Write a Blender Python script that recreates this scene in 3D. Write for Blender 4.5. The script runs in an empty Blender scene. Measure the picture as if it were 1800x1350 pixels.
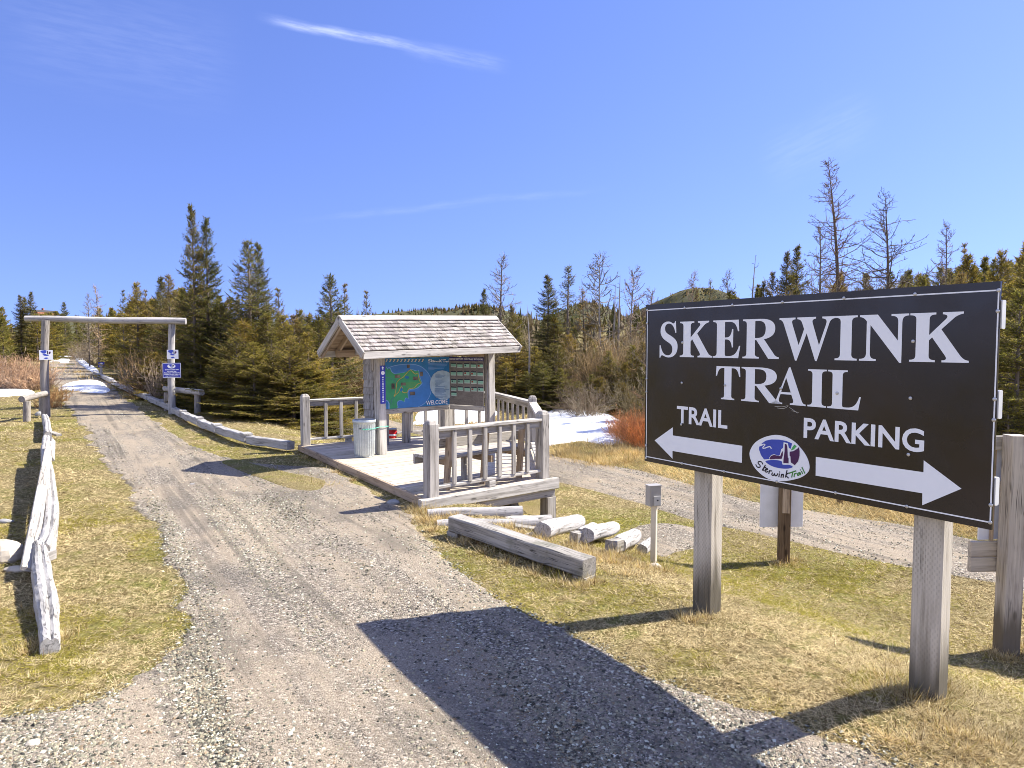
import bpy, math, random
import numpy as np
from mathutils import Vector, Matrix

SC = bpy.context.scene
COL = SC.collection
R = math.radians
rng = np.random.default_rng(7)
random.seed(7)

# ------------------------------------------------------------------ camera
EYE = np.array([0.0, 0.0, 2.0])
TILT = math.atan(75 / 1250)
cam_data = bpy.data.cameras.new("camera")
cam_data.sensor_width = 36
cam_data.lens = 25.0
cam_data.clip_end = 4000
cam = bpy.data.objects.new("camera", cam_data)
cam.location = EYE
cam.rotation_euler = (math.pi / 2 - TILT, 0, 0)
COL.objects.link(cam)
SC.camera = cam

# ------------------------------------------------------------------ sky, sun, exposure
SUN = Vector((0.95, 0.30, 1.0)).normalized()
ELEV = math.asin(SUN.z)
AZ = math.atan2(SUN.x, SUN.y)
SKY_STRENGTH = 0.145
SUN_STRENGTH = 4.9
EXPOSURE = 1.20
SC.view_settings.view_transform = 'Standard'
SC.view_settings.look = 'None'
SC.view_settings.gamma = 1
SC.cycles.filter_width = 0.95
SC.view_settings.use_curve_mapping = False
SC.view_settings.exposure = EXPOSURE

def px_dir(px, py):
    cx = (px - 900) / 1250.0
    cy = (675 - py) / 1250.0
    f = np.array([0, math.cos(TILT), -math.sin(TILT)])
    u = np.array([0, math.sin(TILT), math.cos(TILT)])
    return f + np.array([cx, 0, 0]) + u * cy

class NT:
    """small helper for node trees"""
    def __init__(self, tree):
        self.t = tree
        for n in list(tree.nodes):
            tree.nodes.remove(n)
    def n(self, kind, ins=None, **props):
        nd = self.t.nodes.new(kind)
        for k, v in props.items():
            setattr(nd, k, v)
        if ins:
            for k, v in ins.items():
                s = nd.inputs[k]
                if isinstance(v, bpy.types.NodeSocket):
                    self.t.links.new(v, s)
                elif isinstance(v, bpy.types.Node):
                    self.t.links.new(v.outputs[0], s)
                else:
                    if s.type == 'RGBA' and len(v) == 3:
                        v = (*v, 1)
                    s.default_value = v
        return nd
    def math(self, op, a, b=None, c=None, clamp=False):
        ins = {0: a}
        if b is not None: ins[1] = b
        if c is not None: ins[2] = c
        nd = self.n('ShaderNodeMath', ins, operation=op)
        nd.use_clamp = clamp
        return nd.outputs[0]
    def vmath(self, op, a, b):
        return self.n('ShaderNodeVectorMath', {0: a, 1: b}, operation=op)
    def mix(self, fac, a, b, blend='MIX'):
        nd = self.n('ShaderNodeMix', {0: fac, 6: a, 7: b}, data_type='RGBA', blend_type=blend)
        return nd.outputs[2]
    def ramp(self, fac, stops):
        nd = self.n('ShaderNodeValToRGB', {0: fac})
        el = nd.color_ramp.elements
        while len(el) < len(stops):
            el.new(0.5)
        for e, (p, c) in zip(el, stops):
            e.position = p
            e.color = (*c, 1) if len(c) == 3 else c
        return nd.outputs[0]
    def maprange(self, v, a, b, c=0.0, d=1.0, kind='SMOOTHSTEP'):
        return self.n('ShaderNodeMapRange', {0: v, 1: a, 2: b, 3: c, 4: d}, interpolation_type=kind).outputs[0]
    def noise(self, vec, scale, detail=4, rough=0.55, out=0, dist=0.0):
        ins = {'Scale': scale, 'Detail': detail, 'Roughness': rough, 'Distortion': dist}
        if vec is not None: ins['Vector'] = vec
        return self.n('ShaderNodeTexNoise', ins).outputs[out]
    def voro(self, vec, scale, out=0, feature='F1', rand=1.0):
        nd = self.n('ShaderNodeTexVoronoi', {'Scale': scale, 'Randomness': rand, 'Vector': vec}, feature=feature)
        return nd.outputs[out]
    def mapping(self, vec, scale=(1, 1, 1), rot=(0, 0, 0), loc=(0, 0, 0)):
        return self.n('ShaderNodeMapping', {'Vector': vec, 'Scale': scale, 'Rotation': rot, 'Location': loc}).outputs[0]

world = bpy.data.worlds.new("World")
SC.world = world
world.use_nodes = True
w = NT(world.node_tree)
sky = w.n('ShaderNodeTexSky', sky_type='NISHITA', sun_disc=False, sun_elevation=ELEV, sun_rotation=AZ)
sky.altitude = 0.0
sky.air_density = 1.15
sky.dust_density = 0.25
sky.ozone_density = 4.5
tc = w.n('ShaderNodeTexCoord').outputs['Generated']

def cirrus(p0, p1, width, strength, wob=0.02):
    """a thin wisp of high cloud along an arc of the sky, given as directions"""
    a = Vector(px_dir(*p0)).normalized(); b = Vector(px_dir(*p1)).normalized()
    along = (b - a).normalized(); mid = (a + b).normalized()
    perp = mid.cross(along).normalized()
    half = (b - a).length / 2
    la = w.vmath('DOT_PRODUCT', tc, tuple(along)).outputs['Value']
    lb = w.vmath('DOT_PRODUCT', tc, tuple(perp)).outputs['Value']
    lc = w.vmath('DOT_PRODUCT', tc, tuple(mid)).outputs['Value']
    m0 = float(mid.dot(along))
    la = w.math('SUBTRACT', la, m0)
    comb = w.n('ShaderNodeCombineXYZ', {0: la, 1: lb, 2: lc}).outputs[0]
    wv = w.noise(comb, 9.0, 3, 0.5)
    fib = w.noise(w.mapping(comb, (22, 150, 22)), 1.0, 5, 0.6)
    lb2 = w.math('ADD', lb, w.math('MULTIPLY', w.math('SUBTRACT', wv, 0.5), wob))
    q = w.math('ABSOLUTE', w.math('DIVIDE', lb2, width))
    prof = w.maprange(q, 0.0, 1.0, 1.0, 0.0)
    ends = w.maprange(w.math('ABSOLUTE', la), half * 0.45, half * 1.05, 1.0, 0.0)
    front = w.maprange(lc, 0.3, 0.5, 0.0, 1.0)
    f = w.math('MULTIPLY', w.math('MULTIPLY', prof, ends), front)
    f = w.math('MULTIPLY', f, w.maprange(fib, 0.3, 0.72, 0.25, 1.0))
    return w.math('MULTIPLY', f, strength)

tcn = w.vmath('NORMALIZE', w.vmath('ADD', w.n('ShaderNodeTexCoord').outputs['Generated'], (0.0, 0.0, 0.18)).outputs[0], (0, 0, 0)).outputs[0]
w.t.links.new(tcn, sky.inputs['Vector'])
tint = w.mix(1.0, sky.outputs[0], (0.525, 0.495, 0.725, 1), 'MULTIPLY')
wisps = cirrus((450, 29), (765, 92), 0.008, 0.42, 0.014)
for a in (((700, 78), (900, 122), 0.014, 0.13), ((1330, 300), (1560, 190), 0.05, 0.06), ((500, 390), (1080, 330), 0.007, 0.06),
          ((-60, 20), (440, 120), 0.09, 0.05)):
    wisps = w.math('ADD', wisps, cirrus(*a))
cloudy = w.mix(w.math('MINIMUM', wisps, 0.9), tint, (3.9, 4.2, 5.4, 1))
# brightness added to the unseen sky behind the viewer to lift the shadows
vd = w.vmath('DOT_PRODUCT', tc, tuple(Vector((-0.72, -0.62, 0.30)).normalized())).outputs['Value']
rear_fill = w.math('MULTIPLY', w.maprange(vd, 0.0, 0.85, 0.0, 0.30), w.maprange(w.noise(tc, 2.4, 5, 0.6), 0.25, 0.7, 0.55, 1.0))
cloudy = w.mix(rear_fill, cloudy, (5.6, 5.7, 6.1, 1))
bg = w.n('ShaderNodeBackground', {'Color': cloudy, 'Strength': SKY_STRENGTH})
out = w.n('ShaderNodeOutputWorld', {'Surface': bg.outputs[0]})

sun_data = bpy.data.lights.new("sun", 'SUN')
sun_data.energy = SUN_STRENGTH
sun_data.angle = R(0.5)
sun_data.color = (1.0, 0.952, 0.865)
sun = bpy.data.objects.new("sun", sun_data)
sun.rotation_euler = (-SUN).to_track_quat('-Z', 'Y').to_euler()
sun.location = (20, 5, 30)
COL.objects.link(sun)

# ------------------------------------------------------------------ terrain shape and pixel helpers
def sstep(a, b, x):
    t = np.clip((x - a) / (b - a), 0, 1)
    return t * t * (3 - 2 * t)

def h(x, y):
    """ground height: level along the trail, dipping towards the second track, rising gently far away"""
    x = np.asarray(x, float); y = np.asarray(y, float)
    q = 0.84 * x + 0.54 * y
    near = sstep(26, 20, y) * 0.75 + 0.25
    z = -0.52 * sstep(3.9, 6.2, q) * near * sstep(-9, -4, x)
    d = np.hypot(x, y)
    z = z + 1.6 * (1 - np.exp(-np.clip(d - 22, 0, None) * 0.0125))
    z = z + 4.0 * sstep(14, 70, x + 0.25 * y - 4) * sstep(16, 60, d)
    z = z + 0.05 * sstep(4.6, 2.8, y) * sstep(1.2, -0.2, x) * sstep(-6, -3, x)
    z = z - 0.09 * np.exp(-((x - 0.95) / 0.65) ** 2 - ((y - 2.95) / 0.75) ** 2) + 0.06 * np.exp(-((x - 2.1) / 0.5) ** 2 - ((y - 3.7) / 0.6) ** 2)
    z = z + 0.02 * np.sin(x * 1.7 + 0.6 * y) * np.sin(y * 1.3 - 0.4 * x)
    return z

def H1(x, y):
    return float(h(x, y))

def G(px, py, dz=0.0):
    """ground point seen at a pixel of the photograph (1800 x 1350)"""
    d = px_dir(px, py)
    ts = np.geomspace(1.5, 400, 3000)
    p = EYE[:, None] + d[:, None] * ts[None]
    below = np.nonzero(p[2] < h(p[0], p[1]) + dz)[0]
    if len(below) == 0:
        return EYE + d * 400
    k = max(1, below[0]); a, b = ts[k - 1], ts[k]
    for _ in range(30):
        m = (a + b) / 2; q = EYE + d * m
        if q[2] < h(q[0], q[1]) + dz: b = m
        else: a = m
    return EYE + d * b

def P(px, py, Y):
    """point at depth Y (metres ahead) seen at a pixel"""
    d = px_dir(px, py)
    return EYE + d * (Y / d[1])

def PZ(px, py, z):
    d = px_dir(px, py)
    return EYE + d * ((z - EYE[2]) / d[2])

# ------------------------------------------------------------------ mesh building
class MB:
    """collects pieces and links them as ONE mesh; carries a grain coordinate and a tint per vertex"""
    def __init__(self):
        self.V = []; self.F = []; self.g = []; self.c = []; self.sm = []; self.mi = []
        self.mat_index = 0
    def add(self, V, F, g=None, c=(1, 1, 1), smooth=False):
        o = len(self.V)
        V = [tuple(map(float, v)) for v in V]
        self.V += V
        self.F += [tuple(int(i) + o for i in f) for f in F]
        self.sm += [smooth] * len(F)
        self.mi += [self.mat_index] * len(F)
        if g is None:
            r = np.random.default_rng(o + 3).random(3) * 50
            g = [(v[0] + r[0], v[1] + r[1], v[2] + r[2]) for v in V]
        self.g += [tuple(map(float, q)) for q in g]
        self.c += [tuple(c) if not isinstance(c, np.ndarray) or c.ndim == 1 else None for _ in V]
        return self
    def beam(self, p0, p1, wd, ht, up=(0, 0, 1), ch=0.006, c=(1, 1, 1), n=1, jit=0.0, taper=1.0):
        """squared timber from p0 to p1, wd across, ht along up, chamfered long edges"""
        p0 = Vector(p0); p1 = Vector(p1)
        ax = (p1 - p0); L = ax.length; ax.normalize()
        up = Vector(up)
        sd = ax.cross(up)
        if sd.length < 1e-4:
            sd = ax.cross(Vector((0, 1, 0)))
        sd.normalize(); up = sd.cross(ax).normalized()
        a, b = wd / 2, ht / 2
        ch = min(ch, a * 0.6, b * 0.6)
        sec = [(-a, -b + ch), (-a + ch, -b), (a - ch, -b), (a, -b + ch), (a, b - ch), (a - ch, b), (-a + ch, b), (-a, b - ch)]
        V = []; g = []
        ro = np.random.default_rng(len(self.V) + int(1000 * abs(p0.x + p1.y)) % 9999).random(3) * 40
        r = random.Random(len(self.V))
        for i in range(n + 1):
            t = i / n
            k = 1 + (taper - 1) * t
            jx, jz = (r.uniform(-jit, jit), r.uniform(-jit, jit)) if jit else (0, 0)
            for (s, u) in sec:
                js = r.uniform(-jit, jit) * 0.6 if jit else 0
                V.append(p0 + ax * (L * t) + sd * (s * k + jx + js) + up * (u * k + jz + js))
                g.append((L * t + ro[0], s + ro[1], u + ro[2]))
        F = []
        m = 8
        for i in range(n):
            for j in range(m):
                F.append((i * m + j, i * m + (j + 1) % m, (i + 1) * m + (j + 1) % m, (i + 1) * m + j))
        F.append(tuple(range(m - 1, -1, -1)))
        F.append(tuple(n * m + j for j in range(m)))
        return self.add(V, F, g, c)
    def tube(self, pts, rad, n=10, caps=True, c=(1, 1, 1), jit=0.0, smooth=True):
        pts = [Vector(p) for p in pts]
        if not hasattr(rad, '__len__'):
            rad = [rad] * len(pts)
        V = []; g = []; F = []
        r = random.Random(len(self.V) + 1)
        ro = [r.uniform(0, 40) for _ in range(3)]
        dist = 0
        prof = [1 + r.uniform(-jit, jit) for _ in range(n)]
        ref = None
        for i, p in enumerate(pts):
            t = (pts[min(i + 1, len(pts) - 1)] - pts[max(i - 1, 0)]).normalized()
            if ref is None:
                ref = t.orthogonal().normalized()
            ref = (ref - t * ref.dot(t)).normalized()
            b = t.cross(ref)
            if i: dist += (p - pts[i - 1]).length
            for j in range(n):
                a = 2 * math.pi * j / n
                rr = rad[i] * prof[j] * (1 + (r.uniform(-jit, jit) * 0.4 if jit else 0))
                o = ref * math.cos(a) * rr + b * math.sin(a) * rr
                V.append(p + o)
                g.append((dist + ro[0], math.cos(a) * rad[i] + ro[1], math.sin(a) * rad[i] + ro[2]))
        k = len(pts)
        for i in range(k - 1):
            for j in range(n):
                F.append((i * n + j, i * n + (j + 1) % n, (i + 1) * n + (j + 1) % n, (i + 1) * n + j))
        self.add(V, F, g, c, smooth)
        if caps:
            for i0, rev in ((0, True), ((k - 1) * n, False)):
                idx = list(range(n))
                if rev: idx = idx[::-1]
                self.add([V[i0 + j] for j in idx], [tuple(range(n))], [g[i0 + j] for j in idx], c)
        return self
    def lathe(self, prof, center=(0, 0, 0), n=32, c=(1, 1, 1), flute=None, smooth=True, cap=True):
        """profile of (radius, z) turned about the vertical"""
        V = []; F = []
        for i, (rr, z) in enumerate(prof):
            for j in range(n):
                a = 2 * math.pi * j / n
                f = flute(i, j) if flute else 0
                V.append((center[0] + (rr + f) * math.cos(a), center[1] + (rr + f) * math.sin(a), center[2] + z))
        for i in range(len(prof) - 1):
            for j in range(n):
                F.append((i * n + j, i * n + (j + 1) % n, (i + 1) * n + (j + 1) % n, (i + 1) * n + j))
        if cap:
            F.append(tuple(range(n - 1, -1, -1)))
            F.append(tuple((len(prof) - 1) * n + j for j in range(n)))
        return self.add(V, F, None, c, smooth)
    def prism(self, poly, z0, z1, M=None, c=(1, 1, 1), g=None):
        """polygon (list of 2D points) raised from z0 to z1, optionally moved by matrix M"""
        n = len(poly)
        V = [Vector((p[0], p[1], z0)) for p in poly] + [Vector((p[0], p[1], z1)) for p in poly]
        G0 = [(v.x, v.y, v.z) for v in V] if g is None else [(v.x + g[0], v.y + g[1], v.z + g[2]) for v in V]
        if M is not None: V = [M @ v for v in V]
        F = [tuple(range(n - 1, -1, -1)), tuple(range(n, 2 * n))]
        for i in range(n):
            j = (i + 1) % n
            F.append((i, j, n + j, n + i))
        return self.add(V, F, G0, c)
    def flat(self, V2, F, fn, c=(1, 1, 1)):
        """2D shape mapped through fn(u, v) -> 3D"""
        return self.add([fn(a, b) for a, b in V2], F, None, c)
    def build(self, name, mat, parent=None, origin=None):
        me = bpy.data.meshes.new(name)
        V = np.array(self.V, float).reshape(-1, 3)
        if origin is not None:
            V = V - np.array(origin, float)
        me.from_pydata(V.tolist(), [], self.F)
        me.polygons.foreach_set('use_smooth', self.sm)
        a = me.attributes.new('gco', 'FLOAT_VECTOR', 'POINT')
        a.data.foreach_set('vector', np.array(self.g, np.float32).ravel())
        cc = np.ones((len(V), 4), np.float32)
        cc[:, :3] = [q if q else (1, 1, 1) for q in self.c]
        a = me.attributes.new('tint', 'FLOAT_COLOR', 'POINT')
        a.data.foreach_set('color', cc.ravel())
        mats = mat if isinstance(mat, (list, tuple)) else [mat]
        for m in mats: me.materials.append(m)
        if len(mats) > 1:
            me.polygons.foreach_set('material_index', self.mi)
        me.update()
        o = bpy.data.objects.new(name, me)
        COL.objects.link(o)
        if parent is not None:
            o.parent = parent
        if origin is not None:
            o.location = origin
        return o

def np_mesh(name, V, F, mat, tint=None, smooth=False, gco=None):
    """big mesh from numpy arrays; F is (n,3) or (n,4)"""
    me = bpy.data.meshes.new(name)
    k = F.shape[1]
    me.vertices.add(len(V)); me.vertices.foreach_set('co', V.astype(np.float32).ravel())
    me.loops.add(F.size); me.loops.foreach_set('vertex_index', F.astype(np.int32).ravel())
    me.polygons.add(len(F))
    me.polygons.foreach_set('loop_start', np.arange(0, F.size, k, dtype=np.int32))
    me.polygons.foreach_set('use_smooth', np.full(len(F), smooth))
    if tint is not None:
        cc = np.ones((len(V), 4), np.float32); cc[:, :3] = tint
        a = me.attributes.new('tint', 'FLOAT_COLOR', 'POINT'); a.data.foreach_set('color', cc.ravel())
    if gco is not None:
        a = me.attributes.new('gco', 'FLOAT_VECTOR', 'POINT'); a.data.foreach_set('vector', gco.astype(np.float32).ravel())
    me.update(calc_edges=True)
    me.materials.append(mat)
    return me

def link(name, me, parent=None):
    o = bpy.data.objects.new(name, me)
    COL.objects.link(o)
    if parent is not None: o.parent = parent
    return o

def tag(o, label=None, cat=None, group=None, kind=None):
    if label: o['label'] = label
    if cat: o['category'] = cat
    if group: o['group'] = group
    if kind: o['kind'] = kind
    return o

def empty(name, loc, label, cat, group=None):
    o = bpy.data.objects.new(name, None)
    o.empty_display_size = 0.2
    o.location = loc
    COL.objects.link(o)
    return tag(o, label, cat, group)

def settle(root):
    """parts were built in world coordinates: move their vertices into the root's frame"""
    bpy.context.view_layer.update()
    inv = root.matrix_world.inverted()
    done = set()
    def walk(o):
        for ch in o.children:
            if ch.data and ch.data.name not in done:
                ch.data.transform(inv); done.add(ch.data.name)
            walk(ch)
    walk(root)

def fill2d(loops):
    """2D outlines (holes by even-odd) -> verts, faces"""
    cu = bpy.data.curves.new('outline', 'CURVE')
    cu.dimensions = '2D'; cu.fill_mode = 'BOTH'
    for lp in loops:
        sp = cu.splines.new('POLY')
        sp.points.add(len(lp) - 1)
        for p, q in zip(sp.points, lp):
            p.co = (q[0], q[1], 0, 1)
        sp.use_cyclic_u = True
    return curve_mesh(cu)

def curve_mesh(cu):
    o = bpy.data.objects.new('outline', cu)
    COL.objects.link(o)
    dg = bpy.context.evaluated_depsgraph_get()
    me = o.evaluated_get(dg).to_mesh()
    V = [(v.co.x, v.co.y) for v in me.vertices]
    F = [tuple(p.vertices) for p in me.polygons]
    o.evaluated_get(dg).to_mesh_clear()
    bpy.data.objects.remove(o)
    bpy.data.curves.remove(cu)
    return V, F

def text2d(s, bold=0.0, spacing=1.0):
    cu = bpy.data.curves.new('outline', 'FONT')
    cu.body = s; cu.size = 1.0; cu.offset = bold; cu.space_character = spacing
    cu.fill_mode = 'BOTH'; cu.dimensions = '2D'; cu.resolution_u = 4
    V, F = curve_mesh(cu)
    A = np.array(V); lo = A.min(0); hi = A.max(0)
    A = (A - lo) / (hi - lo)
    return A.tolist(), F, (hi - lo)

def path2d(d, seg=8):
    """tiny path reader: M L C Z"""
    tok = d.split(); loops = []; cur = None; i = 0
    while i < len(tok):
        k = tok[i]; i += 1
        if k == 'M':
            cur = [(float(tok[i]), float(tok[i + 1]))]; loops.append(cur); i += 2
        elif k == 'L':
            cur.append((float(tok[i]), float(tok[i + 1]))); i += 2
        elif k == 'C':
            p0 = np.array(cur[-1]); p1, p2, p3 = [np.array((float(tok[i + 2 * q]), float(tok[i + 2 * q + 1]))) for q in range(3)]
            i += 6
            for s in range(1, seg + 1):
                t = s / seg
                cur.append(tuple(p0 * (1 - t) ** 3 + 3 * p1 * t * (1 - t) ** 2 + 3 * p2 * t * t * (1 - t) + p3 * t ** 3))
    out = []
    for lp in loops:
        q = [lp[0]]
        for p in lp[1:]:
            if abs(p[0] - q[-1][0]) + abs(p[1] - q[-1][1]) > 1e-6: q.append(p)
        if abs(q[0][0] - q[-1][0]) + abs(q[0][1] - q[-1][1]) < 1e-6: q.pop()
        out.append(q)
    return out

def smooth_loop(pts, sub=6, closed=True):
    """Catmull-Rom through points"""
    P_ = [np.array(p, float) for p in pts]; n = len(P_); o = []
    rngi = range(n) if closed else range(n - 1)
    for i in rngi:
        a, b, c, d = (P_[(i - 1) % n], P_[i], P_[(i + 1) % n], P_[(i + 2) % n]) if closed else (P_[max(i - 1, 0)], P_[i], P_[i + 1], P_[min(i + 2, n - 1)])
        for s in range(sub):
            t = s / sub
            o.append(0.5 * ((2 * b) + (-a + c) * t + (2 * a - 5 * b + 4 * c - d) * t ** 2 + (-a + 3 * b - 3 * c + d) * t ** 3))
    if not closed: o.append(P_[-1])
    return o

def ribbon(pts, wd, sub=4):
    """flat stroke along a polyline -> verts, faces (2D)"""
    q = smooth_loop(pts, sub, False) if len(pts) > 2 else [np.array(p, float) for p in pts]
    V = []; F = []
    for i, p in enumerate(q):
        t = q[min(i + 1, len(q) - 1)] - q[max(i - 1, 0)]
        t = t / (np.linalg.norm(t) + 1e-9)
        nrm = np.array([-t[1], t[0]]) * wd / 2
        ext = t * wd * 0.25 * (-1 if i == 0 else 1 if i == len(q) - 1 else 0)
        V += [tuple(p + nrm + ext), tuple(p - nrm + ext)]
    for i in range(len(q) - 1):
        F.append((2 * i, 2 * i + 1, 2 * i + 3, 2 * i + 2))
    return V, F
# ------------------------------------------------------------------ materials
def mat(name):
    m = bpy.data.materials.new(name)
    m.use_nodes = True
    return m, NT(m.node_tree)

def finish(n, color, rough=0.8, bump=None, bs=0.3, bd=0.01, spec=0.3, metal=0.0, **extra):
    ins = {'Base Color': color, 'Roughness': rough, 'Specular IOR Level': spec, 'Metallic': metal}
    if bump is not None:
        ins['Normal'] = n.n('ShaderNodeBump', {'Strength': bs, 'Distance': bd, 'Height': bump}).outputs[0]
    ins.update(extra)
    b = n.n('ShaderNodeBsdfPrincipled', ins)
    n.n('ShaderNodeOutputMaterial', {'Surface': b.outputs[0]})
    return b

def plain(name, col, rough=0.6, spec=0.3, metal=0.0, var=0.08):
    m, n = mat(name)
    co = n.n('ShaderNodeTexCoord').outputs['Object']
    nz = n.noise(co, 6.0, 5, 0.6)
    lo = tuple(c * (1 - var) for c in col); hi = tuple(min(1, c * (1 + var)) for c in col)
    finish(n, n.ramp(nz, [(0.3, lo), (0.7, hi)]), rough, None, spec=spec, metal=metal)
    return m

def wood(name, light, mid, dark, speck=0.0, grain=1.0, bump=0.35, green=0.0, incise=False, base_dark=None):
    m, n = mat(name)
    g = n.n('ShaderNodeAttribute', attribute_name='gco').outputs['Vector']
    t = n.n('ShaderNodeAttribute', attribute_name='tint').outputs['Color']
    warp = n.noise(g, 1.3, 2, 0.5, out=1)
    gw = n.vmath('ADD', g, n.vmath('MULTIPLY', n.vmath('SUBTRACT', warp, (0.5, 0.5, 0.5)).outputs[0], (0.0, 0.035, 0.035)).outputs[0]).outputs[0]
    fib = n.noise(n.mapping(gw, (2.2, 55 * grain, 55 * grain)), 1.0, 6, 0.65)
    band = n.noise(n.mapping(gw, (0.8, 14 * grain, 14 * grain)), 1.0, 3, 0.5)
    big = n.noise(g, 1.6, 4, 0.6)
    f = n.math('ADD', n.math('MULTIPLY', fib, 0.55), n.math('MULTIPLY', band, 0.45))
    col = n.ramp(f, [(0.34, dark), (0.45, mid), (0.58, light)])
    col = n.mix(n.maprange(big, 0.35, 0.75, 0.0, 0.45), col, mid)
    stain = n.noise(n.mapping(g, (1.5, 6, 6)), 1.0, 5, 0.65)
    col = n.mix(n.maprange(stain, 0.52, 0.72, 0.0, 0.55), col, tuple(c * 1.25 for c in dark))
    # knots
    kd = n.voro(n.mapping(g, (2.2, 7.0, 7.0)), 1.0)
    knot = n.maprange(kd, 0.05, 0.13, 1.0, 0.0)
    col = n.mix(n.math('MULTIPLY', knot, 0.7), col, tuple(c * 0.35 for c in dark))
    # drying cracks
    ck = n.noise(n.mapping(gw, (1.1, 38, 38)), 1.0, 2, 0.5)
    crack = n.maprange(n.math('ABSOLUTE', n.math('SUBTRACT', ck, 0.5)), 0.0, 0.03, 1.0, 0.0)
    crack = n.math('MULTIPLY', crack, n.maprange(big, 0.44, 0.58, 0.0, 1.0))
    col = n.mix(n.math('MULTIPLY', crack, 0.85), col, tuple(c * 0.25 for c in dark))
    if speck:
        sp = n.noise(n.mapping(g, (14, 34, 34)), 1.0, 4, 0.75)
        reg = n.noise(g, 3.0, 3, 0.5)
        s = n.math('MULTIPLY', n.maprange(sp, 0.56, 0.63, 0.0, 1.0), n.maprange(reg, 0.38, 0.6, 0.12, 1.0))
        col = n.mix(n.math('MULTIPLY', s, speck), col, (0.06, 0.055, 0.05))
    if green:
        gr = n.noise(g, 4.5, 4, 0.6)
        col = n.mix(n.maprange(gr, 0.52, 0.72, 0.0, green), col, (0.10, 0.105, 0.06))
    if incise:
        iv = n.mapping(g, (26, 85, 85))
        br = n.n('ShaderNodeTexBrick', {'Vector': n.n('ShaderNodeCombineXYZ', {0: n.n('ShaderNodeSeparateXYZ', {0: iv}).outputs[0],
             1: n.math('ADD', n.n('ShaderNodeSeparateXYZ', {0: iv}).outputs[1], n.n('ShaderNodeSeparateXYZ', {0: iv}).outputs[2])}).outputs[0],
             'Scale': 1.0, 'Mortar Size': 0.30, 'Mortar Smooth': 0.3, 'Brick Width': 0.9, 'Row Height': 1.0}).outputs['Fac']
        slit = n.math('SUBTRACT', 1.0, br)
        col = n.mix(n.math('MULTIPLY', n.math('MULTIPLY', slit, n.maprange(big, 0.3, 0.6, 0.05, 0.42)), 0.9), col, tuple(c * 0.5 for c in dark))
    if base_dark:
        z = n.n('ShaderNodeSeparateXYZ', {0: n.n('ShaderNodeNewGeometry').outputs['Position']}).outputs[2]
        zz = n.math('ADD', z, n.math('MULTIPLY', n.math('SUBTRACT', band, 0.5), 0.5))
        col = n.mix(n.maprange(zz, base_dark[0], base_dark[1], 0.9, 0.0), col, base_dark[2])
    col = n.mix(1.0, col, t, 'MULTIPLY')
    bh = n.math('SUBTRACT', fib, n.math('MULTIPLY', crack, 0.7))
    finish(n, col, 0.85, bh, bump, 0.006, spec=0.2)
    return m

M = {}
M['grey_wood'] = wood('weathered grey timber', (0.484, 0.446, 0.394), (0.334, 0.303, 0.264), (0.121, 0.106, 0.092))
M['pale_wood'] = wood('pale weathered timber', (0.576, 0.538, 0.481), (0.415, 0.382, 0.335), (0.161, 0.144, 0.123))
M['deck_wood'] = wood('sun bleached deck boards', (0.625, 0.563, 0.468), (0.535, 0.471, 0.380), (0.242, 0.208, 0.164), speck=0.3)
M['tan_wood'] = wood('unpainted tan timber', (0.48, 0.37, 0.26), (0.38, 0.285, 0.195), (0.20, 0.14, 0.09))
M['brown_wood'] = wood('dark stained timber', (0.20, 0.14, 0.085), (0.13, 0.085, 0.05), (0.05, 0.033, 0.02))
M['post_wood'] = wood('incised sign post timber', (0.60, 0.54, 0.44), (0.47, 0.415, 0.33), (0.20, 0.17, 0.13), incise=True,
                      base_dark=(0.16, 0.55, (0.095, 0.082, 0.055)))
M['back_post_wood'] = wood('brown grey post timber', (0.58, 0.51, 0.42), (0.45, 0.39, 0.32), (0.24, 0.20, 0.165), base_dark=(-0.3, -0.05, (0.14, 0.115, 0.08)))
M['white_log'] = wood('bleached log', (0.538, 0.512, 0.484), (0.403, 0.378, 0.352), (0.134, 0.122, 0.107), speck=0.5)
M['peeling'] = wood('flaking whitewashed timber', (0.50, 0.475, 0.435), (0.385, 0.36, 0.325), (0.12, 0.11, 0.098), speck=0.9, grain=0.5)
M['kerb_wood'] = wood('bleached kerb timber', (0.499, 0.478, 0.449), (0.365, 0.346, 0.321), (0.144, 0.134, 0.122), speck=0.35)
M['round_post'] = wood('weathered round post', (0.403, 0.361, 0.316), (0.288, 0.255, 0.219), (0.115, 0.099, 0.087))
M['pale_round_post'] = wood('bleached round post', (0.557, 0.526, 0.490), (0.422, 0.395, 0.362), (0.163, 0.149, 0.133), speck=0.3)
M['mossy_beam'] = wood('old squared beam', (0.422, 0.390, 0.342), (0.278, 0.254, 0.219), (0.096, 0.085, 0.071), green=0.5)
M['shingle'] = wood('bleached cedar shingles', (0.480, 0.439, 0.403), (0.355, 0.320, 0.289), (0.125, 0.109, 0.097), speck=0.55)
M['shingle_grey'] = wood('grey wall shingles', (0.384, 0.361, 0.337), (0.278, 0.258, 0.240), (0.115, 0.105, 0.097))
M['bark'] = wood('conifer bark', (0.23, 0.185, 0.145), (0.14, 0.11, 0.085), (0.055, 0.043, 0.033))
M['snag'] = wood('dead grey trunk', (0.42, 0.38, 0.34), (0.27, 0.24, 0.21), (0.10, 0.085, 0.07))

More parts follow.
